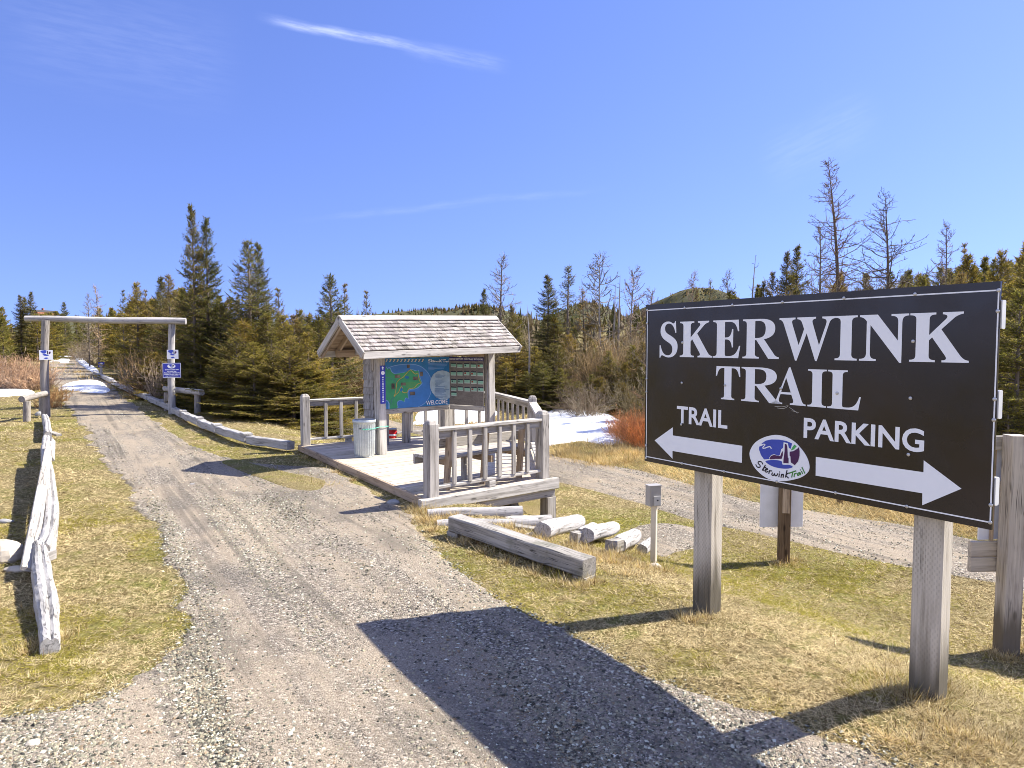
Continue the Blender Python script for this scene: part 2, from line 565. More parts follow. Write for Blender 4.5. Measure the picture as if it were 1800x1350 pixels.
M['white_paint'] = plain('white painted board', (0.72, 0.71, 0.68), 0.5)
M['panel_white'] = plain('white sign panel', (0.74, 0.74, 0.77), 0.4)
M['sign_white'] = plain('white sign vinyl', (0.90, 0.90, 0.90), 0.30, 0.4, var=0.015)
M['screw'] = plain('zinc screw', (0.55, 0.54, 0.53), 0.35, metal=0.7)
M['ink_black'] = plain('black ink', (0.015, 0.012, 0.02), 0.4)
M['ink_green'] = plain('green ink', (0.06, 0.24, 0.04), 0.4)
M['logo_blue'] = plain('blue vinyl', (0.055, 0.085, 0.42), 0.3)
M['logo_purple'] = plain('purple vinyl', (0.075, 0.018, 0.085), 0.3)
M['logo_green'] = plain('green vinyl', (0.08, 0.42, 0.11), 0.3)
M['notice_blue'] = plain('blue notice paint', (0.045, 0.055, 0.36), 0.35)
M['map_blue'] = plain('map sea blue', (0.035, 0.20, 0.45), 0.35, var=0.15)
M['map_deep'] = plain('map deep blue', (0.06, 0.22, 0.55), 0.35, var=0.12)
M['map_pale'] = plain('map shallow blue', (0.22, 0.40, 0.72), 0.35)
M['map_green'] = plain('map land green', (0.06, 0.36, 0.16), 0.35, var=0.15)
M['map_green2'] = plain('map light green', (0.10, 0.36, 0.13), 0.35)
M['map_trail'] = plain('map trail yellow', (0.62, 0.42, 0.08), 0.4)
M['map_circle'] = plain('map pale text disc', (0.42, 0.54, 0.60), 0.35, var=0.2)
M['map_cream'] = plain('map cream chevrons', (0.62, 0.56, 0.44), 0.4)
M['photo_print'] = plain('small printed photo', (0.16, 0.13, 0.10), 0.4, var=0.9)
M['text_blue'] = plain('blue small print', (0.10, 0.19, 0.34), 0.4)
M['sponsor_board'] = wood('grey brown plywood', (0.25, 0.225, 0.20), (0.20, 0.178, 0.158), (0.15, 0.132, 0.117), bump=0.1)
M['header_navy'] = plain('navy header strip', (0.03, 0.022, 0.13), 0.4)
M['card_green'] = plain('mint sponsor card', (0.30, 0.55, 0.41), 0.4, var=0.2)
M['card_dark'] = plain('dark card band', (0.03, 0.035, 0.05), 0.4)
M['card_pale'] = plain('pale card band', (0.55, 0.62, 0.55), 0.4)
M['card_red'] = plain('red card mark', (0.35, 0.04, 0.03), 0.4)
M['cord_green'] = plain('green cord', (0.12, 0.50, 0.34), 0.6)
M['red_plastic'] = plain('red plastic', (0.55, 0.012, 0.012), 0.4)
M['white_plastic'] = plain('white plastic', (0.75, 0.75, 0.75), 0.4)
M['utility_grey'] = plain('grey metal box', (0.33, 0.31, 0.28), 0.45, 0.4)
M['utility_light'] = plain('lighter metal hatch', (0.46, 0.45, 0.42), 0.35, 0.5)
M['utility_post'] = plain('cream steel post', (0.60, 0.54, 0.42), 0.55)
M['rock'] = plain('pale boulder', (0.52, 0.45, 0.35), 0.9, var=0.35)
M['rock_grey'] = plain('grey stone', (0.34, 0.33, 0.31), 0.9, var=0.3)
M['house_wall'] = plain('red brown siding', (0.30, 0.13, 0.08), 0.8)
M['house_roof'] = plain('dark roof', (0.06, 0.055, 0.055), 0.8)
M['house_glass'] = plain('dark window glass', (0.02, 0.025, 0.03), 0.1)

# black sign face: smooth gloss with a slightly uneven sheen
m, n = mat('gloss black sign face')
co = n.n('ShaderNodeTexCoord').outputs['Object']
finish(n, n.ramp(n.noise(co, 2.0, 3), [(0.3, (0.0135, 0.0085, 0.0085)), (0.7, (0.023, 0.0145, 0.0140))]), n.maprange(n.noise(co, 3.5, 4), 0.3, 0.7, 0.16, 0.28), n.noise(co, 1.7, 2), 0.05, 0.02, spec=0.5)
M['sign_black'] = m
# galvanised steel
m, n = mat('galvanised steel')
co = n.n('ShaderNodeTexCoord').outputs['Object']
sp = n.n('ShaderNodeRGBToBW', {0: n.voro(n.mapping(co, (45, 45, 45)), 1.0, out=1)}).outputs[0]
nz = n.noise(co, 9, 5, 0.6)
c_ = n.mix(0.35, n.ramp(nz, [(0.3, (0.40, 0.44, 0.44)), (0.7, (0.62, 0.66, 0.65))]), n.ramp(sp, [(0.0, (0.36, 0.40, 0.39)), (1.0, (0.62, 0.66, 0.65))]))
dirt = n.noise(n.mapping(co, (8, 8, 1.5)), 1.0, 4)
c_ = n.mix(n.maprange(dirt, 0.55, 0.75, 0.0, 0.35), c_, (0.30, 0.28, 0.24))
finish(n, c_, 0.42, nz, 0.08, 0.01, spec=0.5, metal=0.45)
M['galv'] = m

# gravel
def gravel(name, warm):
    m, n = mat(name)
    co = n.n('ShaderNodeTexCoord').outputs['Object']
    wob = n.noise(co, 30, 2, out=1)
    cw = n.vmath('ADD', co, n.vmath('MULTIPLY', wob, (0.012, 0.012, 0.0)).outputs[0]).outputs[0]
    v1 = n.voro(cw, 72, out=1); d1 = n.voro(cw, 72, out=0)
    v2 = n.voro(cw, 170, out=1); d2 = n.voro(cw, 170, out=0)
    def stones(v):
        r = n.n('ShaderNodeSeparateColor', {0: v}).outputs
        a = n.ramp(r[0], [(0.0, (0.032, 0.029, 0.026)), (0.25, (0.10, 0.093, 0.081)), (0.58, (0.22, 0.20, 0.167)), (0.86, (0.385, 0.345, 0.28)), (1.0, (0.69, 0.635, 0.53))])
        return n.mix(n.math('MULTIPLY', r[1], 0.30), a, (0.42, 0.33, 0.25))
    # tyre tracks run with the trail: fine beige dust between coarser grey bands
    rot = n.mapping(co, (1, 1, 1), (0, 0, R(-32.7)))
    st = n.noise(n.mapping(rot, (3.2, 0.22, 1)), 1.0, 4, 0.6)
    cl = n.noise(co, 0.9, 5, 0.6)
    fine = n.maprange(n.math('ADD', n.math('MULTIPLY', st, 0.6), n.math('MULTIPLY', cl, 0.4)), 0.43, 0.57, 0.0, 1.0)
    s2 = n.mix(0.45, stones(v2), warm)
    col = n.mix(n.math('ADD', n.math('MULTIPLY', fine, 0.85), 0.05), stones(v1), s2)
    damp = n.noise(n.mapping(rot, (1.3, 0.5, 1)), 1.0, 5, 0.65)
    col = n.mix(n.maprange(damp, 0.50, 0.66, 0.0, 0.55), col, (0.10, 0.09, 0.078))
    col = n.mix(n.maprange(cl, 0.5, 0.8, 0.0, 0.35), col, warm)
    st2 = n.noise(n.mapping(rot, (7.5, 0.16, 1)), 1.0, 3, 0.55)
    reg = n.noise(co, 0.5, 3, 0.5)
    col = n.mix(n.math('MULTIPLY', n.maprange(st2, 0.52, 0.64, 0.0, 0.55), n.maprange(reg, 0.38, 0.55, 0.15, 1.0)), col, (0.095, 0.084, 0.07))
    col = n.mix(1.0, col, (1.01, 0.985, 0.94), 'MULTIPLY')
    gap = n.maprange(d1, 0.45, 0.75, 1.0, 0.55)
    hgt = n.math('ADD', n.math('MULTIPLY', n.math('SUBTRACT', 1.0, d1), n.math('SUBTRACT', 1.0, n.math('MULTIPLY', fine, 0.6))), n.math('MULTIPLY', n.math('SUBTRACT', 1.0, d2), 0.4))
    hgt = n.math('ADD', hgt, n.math('MULTIPLY', n.noise(co, 7, 4), 0.8))
    finish(n, col, 0.9, hgt, 0.8, 0.014, spec=0.2)
    return m
M['gravel'] = gravel('trail gravel', (0.40, 0.322, 0.228))

# turf base under the blades
def turf(name, scale_dark=1.0):
    m, n = mat(name)
    co = n.n('ShaderNodeTexCoord').outputs['Object']
    big = n.noise(co, 0.55, 5, 0.6)
    mid = n.noise(co, 3.0, 6, 0.65)
    fib = n.noise(n.mapping(co, (55, 24, 30), (0, 0, 0.4)), 1.0, 5, 0.7)
    fib2 = n.noise(n.mapping(co, (20, 60, 30), (0, 0, -0.3)), 1.0, 5, 0.7)
    straw = n.ramp(n.math('MULTIPLY', n.math('ADD', fib, fib2), 0.5), [(0.36, (0.06, 0.045, 0.02)), (0.5, (0.20, 0.155, 0.07)), (0.62, (0.40, 0.33, 0.17))])
    moss = n.ramp(fib, [(0.35, (0.055, 0.055, 0.012)), (0.5, (0.15, 0.145, 0.03)), (0.65, (0.27, 0.25, 0.075))])
    col = n.mix(n.maprange(n.math('ADD', n.math('MULTIPLY', big, 0.6), n.math('MULTIPLY', mid, 0.4)), 0.44, 0.60, 0.0, 0.85), straw, moss)
    br = n.noise(co, 1.9, 5, 0.7)
    col = n.mix(n.maprange(br, 0.56, 0.74, 0.0, 0.55), col, (0.12, 0.075, 0.03))
    finish(n, col, 0.95, n.math('ADD', fib, n.math('MULTIPLY', mid, 2.0)), 0.7, 0.03, spec=0.1)
    return m
M['turf'] = turf('matted spring turf')
# forest floor / distant ground
m, n = mat('hill cover')
co = n.n('ShaderNodeTexCoord').outputs['Object']
nz = n.noise(co, 0.12, 6, 0.7)
finish(n, n.ramp(nz, [(0.3, (0.05, 0.055, 0.03)), (0.55, (0.10, 0.095, 0.05)), (0.75, (0.16, 0.14, 0.09))]), 0.95, spec=0.1)
M['hill'] = m
# snow
m, n = mat('old snow')
co = n.n('ShaderNodeTexCoord').outputs['Object']
nz = n.noise(co, 4, 6, 0.65)
sp = n.noise(co, 55, 3, 0.6)
col = n.ramp(nz, [(0.35, (0.78, 0.80, 0.83)), (0.6, (0.88, 0.89, 0.90))])
col = n.mix(n.maprange(sp, 0.66, 0.76, 0.0, 0.6), col, (0.22, 0.18, 0.13))
dt = n.noise(co, 1.3, 6, 0.7)
col = n.mix(n.maprange(dt, 0.55, 0.75, 0.0, 0.35), col, (0.45, 0.40, 0.33))
finish(n, col, 0.7, nz, 0.5, 0.08, spec=0.3)
M['snow'] = m

def leafy(name, trans=0.25, rough=0.7, spec=0.25):
    m, n = mat(name)
    t = n.n('ShaderNodeAttribute', attribute_name='tint').outputs['Color']
    ob = n.n('ShaderNodeObjectInfo').outputs['Random']
    co = n.n('ShaderNodeNewGeometry').outputs['Position']
    nz = n.noise(co, 0.9, 4, 0.6)
    t = n.mix(1.0, t, n.ramp(nz, [(0.3, (0.72, 0.70, 0.62)), (0.7, (1.25, 1.2, 1.1))]), 'MULTIPLY')
    t = n.mix(1.0, t, n.ramp(ob, [(0.0, (0.80, 0.90, 0.85)), (0.5, (1.0, 1.0, 1.0)), (1.0, (1.22, 1.08, 0.82))]), 'MULTIPLY')
    b = n.n('ShaderNodeBsdfPrincipled', {'Base Color': t, 'Roughness': rough, 'Specular IOR Level': spec})
    tr = n.n('ShaderNodeBsdfTranslucent', {'Color': t})
    mx = n.n('ShaderNodeMixShader', {0: trans, 1: b.outputs[0], 2: tr.outputs[0]})
    n.n('ShaderNodeOutputMaterial', {'Surface': mx.outputs[0]})
    return m
M['needles'] = leafy('spruce needles', 0.42)
M['blades'] = leafy('dry grass blades', 0.25, 0.8, 0.1)
M['twigs'] = leafy('bare twigs', 0.0, 0.85, 0.1)
M['pebbles'] = leafy('loose gravel stones', 0.0, 0.85, 0.15)
# ------------------------------------------------------------------ ground, paths, snow
def axis(lo, hi, c0, c1, fine, growth=1.16):
    """coordinates fine between c0 and c1, growing coarser outwards"""
    a = list(np.arange(c0, c1, fine)); s = fine; v = c1
    while v < hi: a.append(v); s *= growth; v += s
    a.append(hi); s = fine; v = c0 - fine
    while v > lo: a.insert(0, v); s *= growth; v -= s
    a.insert(0, lo)
    return np.array(a)

def grid_mesh(xs, ys, zf):
    X, Y = np.meshgrid(xs, ys)
    V = np.stack([X.ravel(), Y.ravel(), zf(X.ravel(), Y.ravel())], 1)
    nx, ny = len(xs), len(ys)
    i = np.arange((nx - 1) * (ny - 1)); r, c = i // (nx - 1), i % (nx - 1)
    a = r * nx + c
    F = np.stack([a, a + 1, a + nx + 1, a + nx], 1)
    return V, F

V, F = grid_mesh(axis(-1600, 1600, -16, 9, 0.22), axis(-400, 1900, -2, 27, 0.22), h)
ground = tag(link('ground', np_mesh('ground', V, F, M['turf'], smooth=True)), kind='structure')

def resample(pts, n):
    p = np.array(pts, float)
    d = np.r_[0, np.cumsum(np.hypot(*(p[1:] - p[:-1]).T))]
    t = np.linspace(0, d[-1], n)
    return np.stack([np.interp(t, d, p[:, 0]), np.interp(t, d, p[:, 1])], 1)

def wob(n, amp, seed, octv=5):
    r = np.random.default_rng(seed); o = np.zeros(n)
    for k in range(octv):
        m = max(4, int(n / (40 / 2 ** k)))
        o += np.interp(np.linspace(0, 1, n), np.linspace(0, 1, m), r.normal(size=m)) * amp / (1.7 ** k)
    return o

def strip(name, Lp, Rp, n, m, mt, dz, amp, seed):
    L = resample(Lp, n); Rr = resample(Rp, n)
    d = Rr - L; w_ = np.hypot(*d.T)[:, None]; u = d / w_
    L = L + u * wob(n, amp, seed)[:, None]; Rr = Rr + u * wob(n, amp, seed + 1)[:, None]
    t = np.linspace(0, 1, m)
    Q = L[:, None, :] * (1 - t)[None, :, None] + Rr[:, None, :] * t[None, :, None]
    X = Q[..., 0].ravel(); Y = Q[..., 1].ravel()
    T = np.tile(t, n)
    V = np.stack([X, Y, h(X, Y) + dz], 1)
    # the sheet's rim tucks just under the turf
    rim = np.minimum(T, 1 - T) * m
    V[:, 2] -= np.where(rim < 0.6, 0.02, 0.0)
    i = np.arange((n - 1) * (m - 1)); r, c = i // (m - 1), i % (m - 1); a = r * m + c
    F = np.stack([a, a + 1, a + m + 1, a + m], 1)
    o = tag(link(name, np_mesh(name, V, F, mt, smooth=True)), kind='structure')
    return o, np.concatenate([L, Rr[::-1]])

g2 = lambda px, py: G(px, py)[:2]
mainL = [(-9.0, 0.6), (-5.2, 2.6), (-3.6, 3.45), g2(60, 1262), g2(180, 1228), g2(300, 1150), g2(347, 1095), g2(335, 1045), g2(290, 1000), g2(262, 920),
         g2(238, 880), g2(170, 790), g2(135, 740), g2(108, 700), g2(92, 670), g2(88, 650), g2(86, 635), (-44, 66)]
mainR = [(3.4, 0.6), (2.35, 2.4), g2(1640, 1350), g2(1500, 1300), g2(1400, 1262), g2(1180, 1200), g2(1060, 1150), g2(960, 1098), g2(870, 1060), g2(800, 1000), g2(755, 955),
         g2(722, 925), (-1.25, 8.35), (-2.2, 9.95), (-2.98, 11.2), g2(430, 815), g2(370, 797), g2(300, 760), g2(262, 738), g2(215, 698), g2(186, 670), g2(166, 650), g2(152, 636), (-38.5, 66)]
def hf(n, amp, seed):
    r = np.random.default_rng(seed); a = r.normal(size=n); b = np.convolve(a, [.25, .5, .25], 'same'); c = np.convolve(r.normal(size=n), np.ones(7) / 7, 'same')
    return amp * (b * 0.6 + c * 1.8)

def rows_path(name, Lp, Rp, n, m, mt, dz):
    """sheet built in rows across the trail; its rims wander like a worn gravel edge"""
    L = np.array(sorted(Lp, key=lambda p: p[1])); Rr = np.array(sorted(Rp, key=lambda p: p[1]))
    ys = np.geomspace(0.8, 66, n)
    ys = np.interp(np.linspace(0, 1, n), np.linspace(0, 1, n), ys)
    xl = np.interp(ys, L[:, 1], L[:, 0]); xr = np.interp(ys, Rr[:, 1], Rr[:, 0])
    k = np.ones(9) / 9
    xl[4:-4] = np.convolve(xl, k, 'valid'); xr[4:-4] = np.convolve(xr, k, 'valid')
    grow = np.clip(ys / 6, 0.7, 2)
    xl = xl + hf(n, 0.035, 1) * grow + wob(n, 0.06, 11, 4); xr = xr + hf(n, 0.035, 2) * grow + wob(n, 0.05, 12, 4) * (np.abs(ys - 10) > 1.6)
    t = np.linspace(0, 1, m)
    X = (xl[:, None] * (1 - t) + xr[:, None] * t); Y = np.repeat(ys[:, None], m, 1)
    s = 0.84 * X + 0.54 * Y                               # across the trail axis
    rut = -0.012 * np.exp(-((s - 0.75 + 0.12 * np.sin(Y * .5)) / 0.16) ** 2) - 0.012 * np.exp(-((s - 2.15 + 0.12 * np.sin(Y * .5)) / 0.16) ** 2) + 0.010 * np.exp(-((s - 1.2) / 0.12) ** 2)
    rim = np.minimum(t, 1 - t) * m
    V = np.stack([X.ravel(), Y.ravel(), (h(X, Y) + dz + 0.5 * rut * (rim > 1.5)[None] - np.where(rim < 0.6, 0.02, 0.0)[None]).ravel()], 1)
    i = np.arange((n - 1) * (m - 1)); r, c = i // (m - 1), i % (m - 1); a = r * m + c
    F = np.stack([a, a + 1, a + m + 1, a + m], 1)
    o = tag(link(name, np_mesh(name, V, F, mt, smooth=True)), kind='structure')
    return o, np.concatenate([np.stack([xl, ys], 1), np.stack([xr, ys], 1)[::-1]])
trail, poly_main = rows_path('gravel_path', mainL, mainR, 900, 64, M['gravel'], 0.016)
t2L = [(8.2, 2.2), (6.4, 4.6), g2(1745, 1030), g2(1580, 1000), g2(1240, 920), g2(1130, 885), g2(985, 847), (0.2, 14.4), (-1.3, 17.4), (-3.6, 20.3), (-6.0, 22.2), (-8.2, 23.2)]
t2R = [(10.2, 3.2), (8.4, 5.4), g2(1800, 962), g2(1560, 915), g2(1330, 880), g2(1135, 829), g2(978, 803), (0.6, 17.2), (-1.6, 19.6), (-3.9, 22.0), (-6.0, 23.6), (-8.0, 24.4)]
track, poly_two = strip('gravel_path', t2L, t2R, 260, 18, M['gravel'], 0.014, 0.06, 21)
# little bare gravel spot by the meter post
spot = [g2(1098, 940), g2(1125, 922), g2(1180, 920), g2(1235, 936), g2(1236, 956), g2(1185, 968), g2(1160, 978), g2(1118, 962)]
cs = np.mean(spot, 0)

def blob(name, outline, mt, th, dz=0.012, amp=0.05, rings=8, seed=0, kind='structure', sub=8):
    q = np.array(smooth_loop(outline, sub)); n = len(q)
    c = q.mean(0)
    q = c + (q - c) * (1 + wob(n, amp, seed, 4))[:, None]
    V = [(c[0], c[1], h(c[0], c[1]) + th + dz)]
    for k in range(1, rings + 1):
        r = k / rings
        p = c + (q - c) * r
        z = h(p[:, 0], p[:, 1]) + dz + th * (1 - r ** 4) - (0.02 if k == rings else 0)
        z = z + 0.3 * th * np.sin(p[:, 0] * 3.1 + p[:, 1]) * np.sin(p[:, 1] * 2.3) * (1 - r)
        V += list(zip(p[:, 0], p[:, 1], z))
    F = [(0, 1 + i, 1 + (i + 1) % n) for i in range(n)]
    for k in range(rings - 1):
        for i in range(n):
            a = 1 + k * n + i; b = 1 + k * n + (i + 1) % n
            F.append((a, a + n, b + n, b))
    me = bpy.data.meshes.new(name); me.from_pydata([tuple(map(float, v)) for v in V], [], F)
    me.polygons.foreach_set('use_smooth', [True] * len(F)); me.materials.append(mt)
    return tag(link(name, me), kind=kind), q

_, poly_spot = blob('gravel_path', spot, M['gravel'], 0.004, 0.014, 0.16, 6, 31)
blob('ground', [g2(395, 800), g2(440, 814), g2(480, 824), g2(525, 834), g2(588, 849), g2(570, 861), g2(520, 860), g2(470, 846), g2(430, 832), g2(380, 812)], M['turf'], 0.006, 0.020, 0.16, 6, 61)
snow_polys = []
for k, (pts, th) in enumerate((
    ([(968, 782), (960, 745), (965, 722), (1010, 716), (1060, 722), (1085, 735), (1112, 752), (1135, 768), (1100, 778), (1065, 784), (1020, 778)], 0.16),
    ([(730, 742), (728, 722), (770, 716), (850, 716), (880, 724), (860, 738), (800, 744)], 0.10),
    ([(98, 688), (112, 676), (140, 670), (170, 670), (188, 682), (190, 690), (170, 692), (130, 688)], 0.10),
    ([(84, 633), (88, 617), (110, 614), (124, 619), (122, 630), (115, 635), (98, 635)], 0.06),
    ([(128, 626), (140, 628), (158, 642), (170, 650), (166, 655), (150, 647), (136, 636)], 0.10),
    ([(-60, 700), (-40, 688), (20, 686), (66, 686), (58, 692), (20, 696), (-30, 700)], 0.10),
    ([(1768, 652), (1772, 632), (1800, 626), (1860, 630), (1880, 650), (1830, 662)], 0.10),
    ([(1765, 705), (1775, 684), (1810, 676), (1860, 684), (1860, 704), (1810, 712)], 0.10),
    ([(640, 700), (600, 696), (560, 694), (600, 690), (650, 692)], 0.02),
)):
    _, q = blob('snow', [g2(*p) for p in pts], M['snow'], th, 0.02, 0.10, 9, 50 + k)
    snow_polys.append(q)

# ------------------------------------------------------------------ distant hills
def hill(cx, cy, rx, ry, top, rot=0.0, seed=0):
    n = 48; rings = 14
    V = [(cx, cy, top)]; r = np.random.default_rng(seed)
    ph = r.uniform(0, 6, 4)
    for k in range(1, rings + 1):
        t = k / rings
        for i in range(n):
            a = 2 * math.pi * i / n
            rr = t * (1 + 0.12 * math.sin(2 * a + ph[0]) + 0.06 * math.sin(5 * a + ph[1]))
            x = rx * rr * math.cos(a); y = ry * rr * math.sin(a)
            z = top * (0.5 + 0.5 * math.cos(math.pi * min(1, t))) * (1 + 0.05 * math.sin(7 * a + 9 * t + ph[2])) - 1.0 * t
            V.append((cx + x * math.cos(rot) - y * math.sin(rot), cy + x * math.sin(rot) + y * math.cos(rot), z))
    F = [(0, 1 + i, 1 + (i + 1) % n) for i in range(n)]
    for k in range(rings - 1):
        for i in range(n):
            a = 1 + k * n + i; b = 1 + k * n + (i + 1) % n
            F.append((a, a + n, b + n, b))
    me = bpy.data.meshes.new('hill'); me.from_pydata(V, [], F)
    me.polygons.foreach_set('use_smooth', [True] * len(F)); me.materials.append(M['hill'])
    return tag(link('hill', me), kind='structure'), np.array(V)

HILLS = []
for args in ((158, 600, 112, 60, 45, 0.0, 1), (-45, 420, 150, 60, 19.5, 0.05, 2), (-15, 330, 60, 40, 17.0, 0.0, 3), (45, 420, 60, 60, 23, 0.0, 4), (-270, 520, 200, 90, 20, 0.2, 5), (330, 420, 160, 90, 40, 0.1, 6)):
    HILLS.append(hill(*args)[1])
# ------------------------------------------------------------------ the big black sign
BW, BH = 2.473, 1.22
BO = Vector((1.0424, 5.5466, 1.0621))
BX = Vector((0.53427, -0.84531, 0.0035)).normalized()
BN = Vector((-BX.y, BX.x, 0)).normalized() * -1          # towards the viewer
if BN.dot(Vector((0, 0, 0)) - BO) < 0: BN = -BN
BZ = BX.cross(-BN).normalized()
if BZ.z < 0: BZ = -BZ

def buv(px, py):
    d = Vector(px_dir(px, py)); o = Vector(EYE)
    t = (BO - o).dot(BN) / d.dot(BN)
    q = o + d * t - BO
    return np.array([q.dot(BX), q.dot(BZ)])

def on_board(off):
    return lambda u, v: BO + BX * u + BZ * v + BN * off

sign = empty('trail_sign', (1.75, 4.55, H1(1.75, 4.55)), 'large glossy black board with white lettering and two arrows on two thick posts', 'sign')
mb = MB()
Mb = Matrix((( BX.x, BZ.x, BN.x, BO.x), (BX.y, BZ.y, BN.y, BO.y), (BX.z, BZ.z, BN.z, BO.z), (0, 0, 0, 1)))
mb.prism([(0, 0), (BW, 0), (BW, BH), (0, BH)], -0.012, 0.0, Mb)
mb.build('board', M['sign_black'], sign)

GL = {
 'I': 'M 0 0 L 53 0 L 53 4 C 44 4 40 7 40 14 L 40 86 C 40 93 44 96 53 96 L 53 100 L 0 100 L 0 96 C 9 96 13 93 13 86 L 13 14 C 13 7 9 4 0 4 Z',
 'T': 'M 20 0 L 68 0 L 68 4 C 59 4 57 7 57 13 L 57 95 L 62 95 C 74 95 80 88 84 70 L 88 70 L 86 100 L 2 100 L 0 70 L 4 70 C 8 88 14 95 26 95 L 31 95 L 31 13 C 31 7 29 4 20 4 Z',
 'L': 'M 0 0 L 82 0 L 88 34 L 84 34 C 78 14 70 5 52 5 L 46 5 C 41 5 40 7 40 12 L 40 86 C 40 93 43 96 53 96 L 53 100 L 0 100 L 0 96 C 10 96 13 93 13 86 L 13 14 C 13 7 10 4 0 4 Z',
 'E': 'M 0 0 L 84 0 L 90 32 L 86 32 C 79 12 70 5 52 5 L 46 5 C 41 5 40 7 40 12 L 40 49 L 44 49 C 56 49 61 43 63 28 L 67 28 L 67 76 L 63 76 C 61 61 56 54 44 54 L 40 54 L 40 95 L 54 95 C 70 95 77 89 82 70 L 86 70 L 84 100 L 0 100 L 0 96 C 10 96 13 93 13 86 L 13 14 C 13 7 10 4 0 4 Z',
 'K': 'M 0 0 L 53 0 L 53 4 C 43 4 40 7 40 14 L 40 44 L 46 50 L 72 14 C 77 7 75 4 66 4 L 66 0 L 118 0 L 118 4 C 110 5 106 8 100 16 L 64 66 L 88 88 C 94 93 100 95 106 96 L 106 100 L 66 100 L 66 96 C 76 95 77 91 72 86 L 40 55 L 40 86 C 40 93 43 96 53 96 L 53 100 L 0 100 L 0 96 C 10 96 13 93 13 86 L 13 14 C 13 7 10 4 0 4 Z',
 'R': 'M 0 0 L 53 0 L 53 4 C 43 4 40 7 40 14 L 40 47 L 44 47 L 82 0 L 114 0 L 114 4 C 107 5 103 7 99 12 L 68 49 C 90 52 102 61 102 75 C 102 92 86 100 56 100 L 0 100 L 0 96 C 10 96 13 93 13 86 L 13 14 C 13 7 10 4 0 4 Z M 40 52 L 40 95 L 50 95 C 66 95 73 88 73 75 C 73 58 64 52 46 52 Z',
 'N': 'M 0 0 L 36 0 L 36 4 C 26 4 23 8 23 18 L 23 78 L 84 -3 L 88 -3 L 88 82 C 88 92 92 96 101 96 L 101 100 L 66 100 L 66 96 C 77 96 80 92 80 82 L 80 44 L 38 100 L 0 100 L 0 96 C 7 95 11 92 15 86 L 15 18 C 15 8 11 4 0 4 Z',
 'W': 'M 46 -3 L 50 -3 L 76 62 L 100 -3 L 104 -3 L 134 84 C 137 92 141 95 150 96 L 150 100 L 116 100 L 116 96 C 127 95 129 91 126 82 L 109 34 L 92 84 C 89 92 91 95 100 96 L 100 100 L 50 100 L 50 96 C 58 95 61 93 64 85 L 69 72 L 55 34 L 37 84 C 34 92 36 95 45 96 L 45 100 L 0 100 L 0 96 C 7 95 10 92 13 84 Z',
 'A': 'M 0 0 L 34 0 L 34 4 C 23 4 21 8 24 17 L 28 28 L 62 28 L 67 15 C 70 7 68 4 58 4 L 58 0 L 106 0 L 106 4 C 99 4 96 7 93 15 L 58 103 L 53 103 L 16 16 C 12 7 8 4 0 4 Z M 30 34 L 60 34 L 45 74 Z',
 'S': 'M 60 102 L 57 102 C 56 98 54 96 51 96 C 47 96 42 102 31 102 C 14 102 3 91 3 75 C 3 60 12 52 30 43 C 44 36 48 31 48 21 C 48 11 41 4 31 4 C 17 4 8 14 4 33 L 0 33 L 0 -3 L 3 -3 C 4 1 6 4 10 4 C 15 4 21 -2 34 -2 C 54 -2 67 10 67 29 C 67 45 58 53 39 62 C 26 68 20 72 20 82 C 20 91 26 96 35 96 C 46 96 55 86 58 69 L 62 69 Z',
}
GL2D = {k: (fill2d(path2d(d)), np.array(sum(path2d(d), []))) for k, d in GL.items()}
def word(letters, v0, v1, name):
    """letters: (glyph, left pixel, right pixel) along one line"""
    m_ = MB()
    for ch, x0, x1 in letters:
        (V2, F2), all_ = GL2D[ch]
        a = np.array(V2)
        lo, hi = all_[:, 0].min(), all_[:, 0].max()
        u0 = buv(x0, 640)[0]; u1 = buv(x1, 640)[0]
        pts = [(u0 + (p[0] - lo) / (hi - lo) * (u1 - u0), v0 + p[1] / 100 * (v1 - v0)) for p in a]
        m_.flat(pts, F2, on_board(0.0016))
    return m_.build(name, M['sign_white'], sign)
vb = np.mean([buv(1220, 628.5)[1], buv(1488, 633.5)[1], buv(1620, 635.5)[1]]); vt = np.mean([buv(1220, 566)[1], buv(1488, 554.5)[1], buv(1620, 549)[1]])
word([('S', 1159.5, 1191), ('K', 1195, 1252), ('E', 1253, 1301), ('R', 1305, 1369), ('W', 1369, 1467.5), ('I', 1467, 1506), ('N', 1510, 1596), ('K', 1598, 1703)], vb, vt, 'headline')
vb = np.mean([buv(1280, 703)[1], buv(1437, 715)[1], buv(1485, 719.5)[1]]); vt = np.mean([buv(1280, 644.5)[1], buv(1437, 649)[1], buv(1475, 650.5)[1]])
word([('T', 1259, 1302), ('R', 1304, 1374), ('A', 1358, 1418), ('I', 1421, 1454), ('L', 1456, 1515)], vb, vt, 'headline')

def sans(s, c0, c1, name, bold=0.022):
    """c0 left-top/left-bottom pixels, c1 right-top/right-bottom pixels"""
    V2, F2, _ = text2d(s, bold)
    a, b, c, d = buv(*c0[0]), buv(*c0[1]), buv(*c1[0]), buv(*c1[1])
    v0 = (b[1] + d[1]) / 2; v1 = (a[1] + c[1]) / 2; u0 = (a[0] + b[0]) / 2; u1 = (c[0] + d[0]) / 2
    m_ = MB(); m_.flat([(u0 + p[0] * (u1 - u0), v0 + p[1] * (v1 - v0)) for p in V2], F2, on_board(0.0016))
    return m_.build(name, M['sign_white'], sign)
sans('TRAIL', ((1190, 713), (1190, 743.5)), ((1279, 722), (1279, 753)), 'caption')
sans('PARKING', ((1413, 735), (1413, 771)), ((1625, 753), (1625, 795)), 'caption')

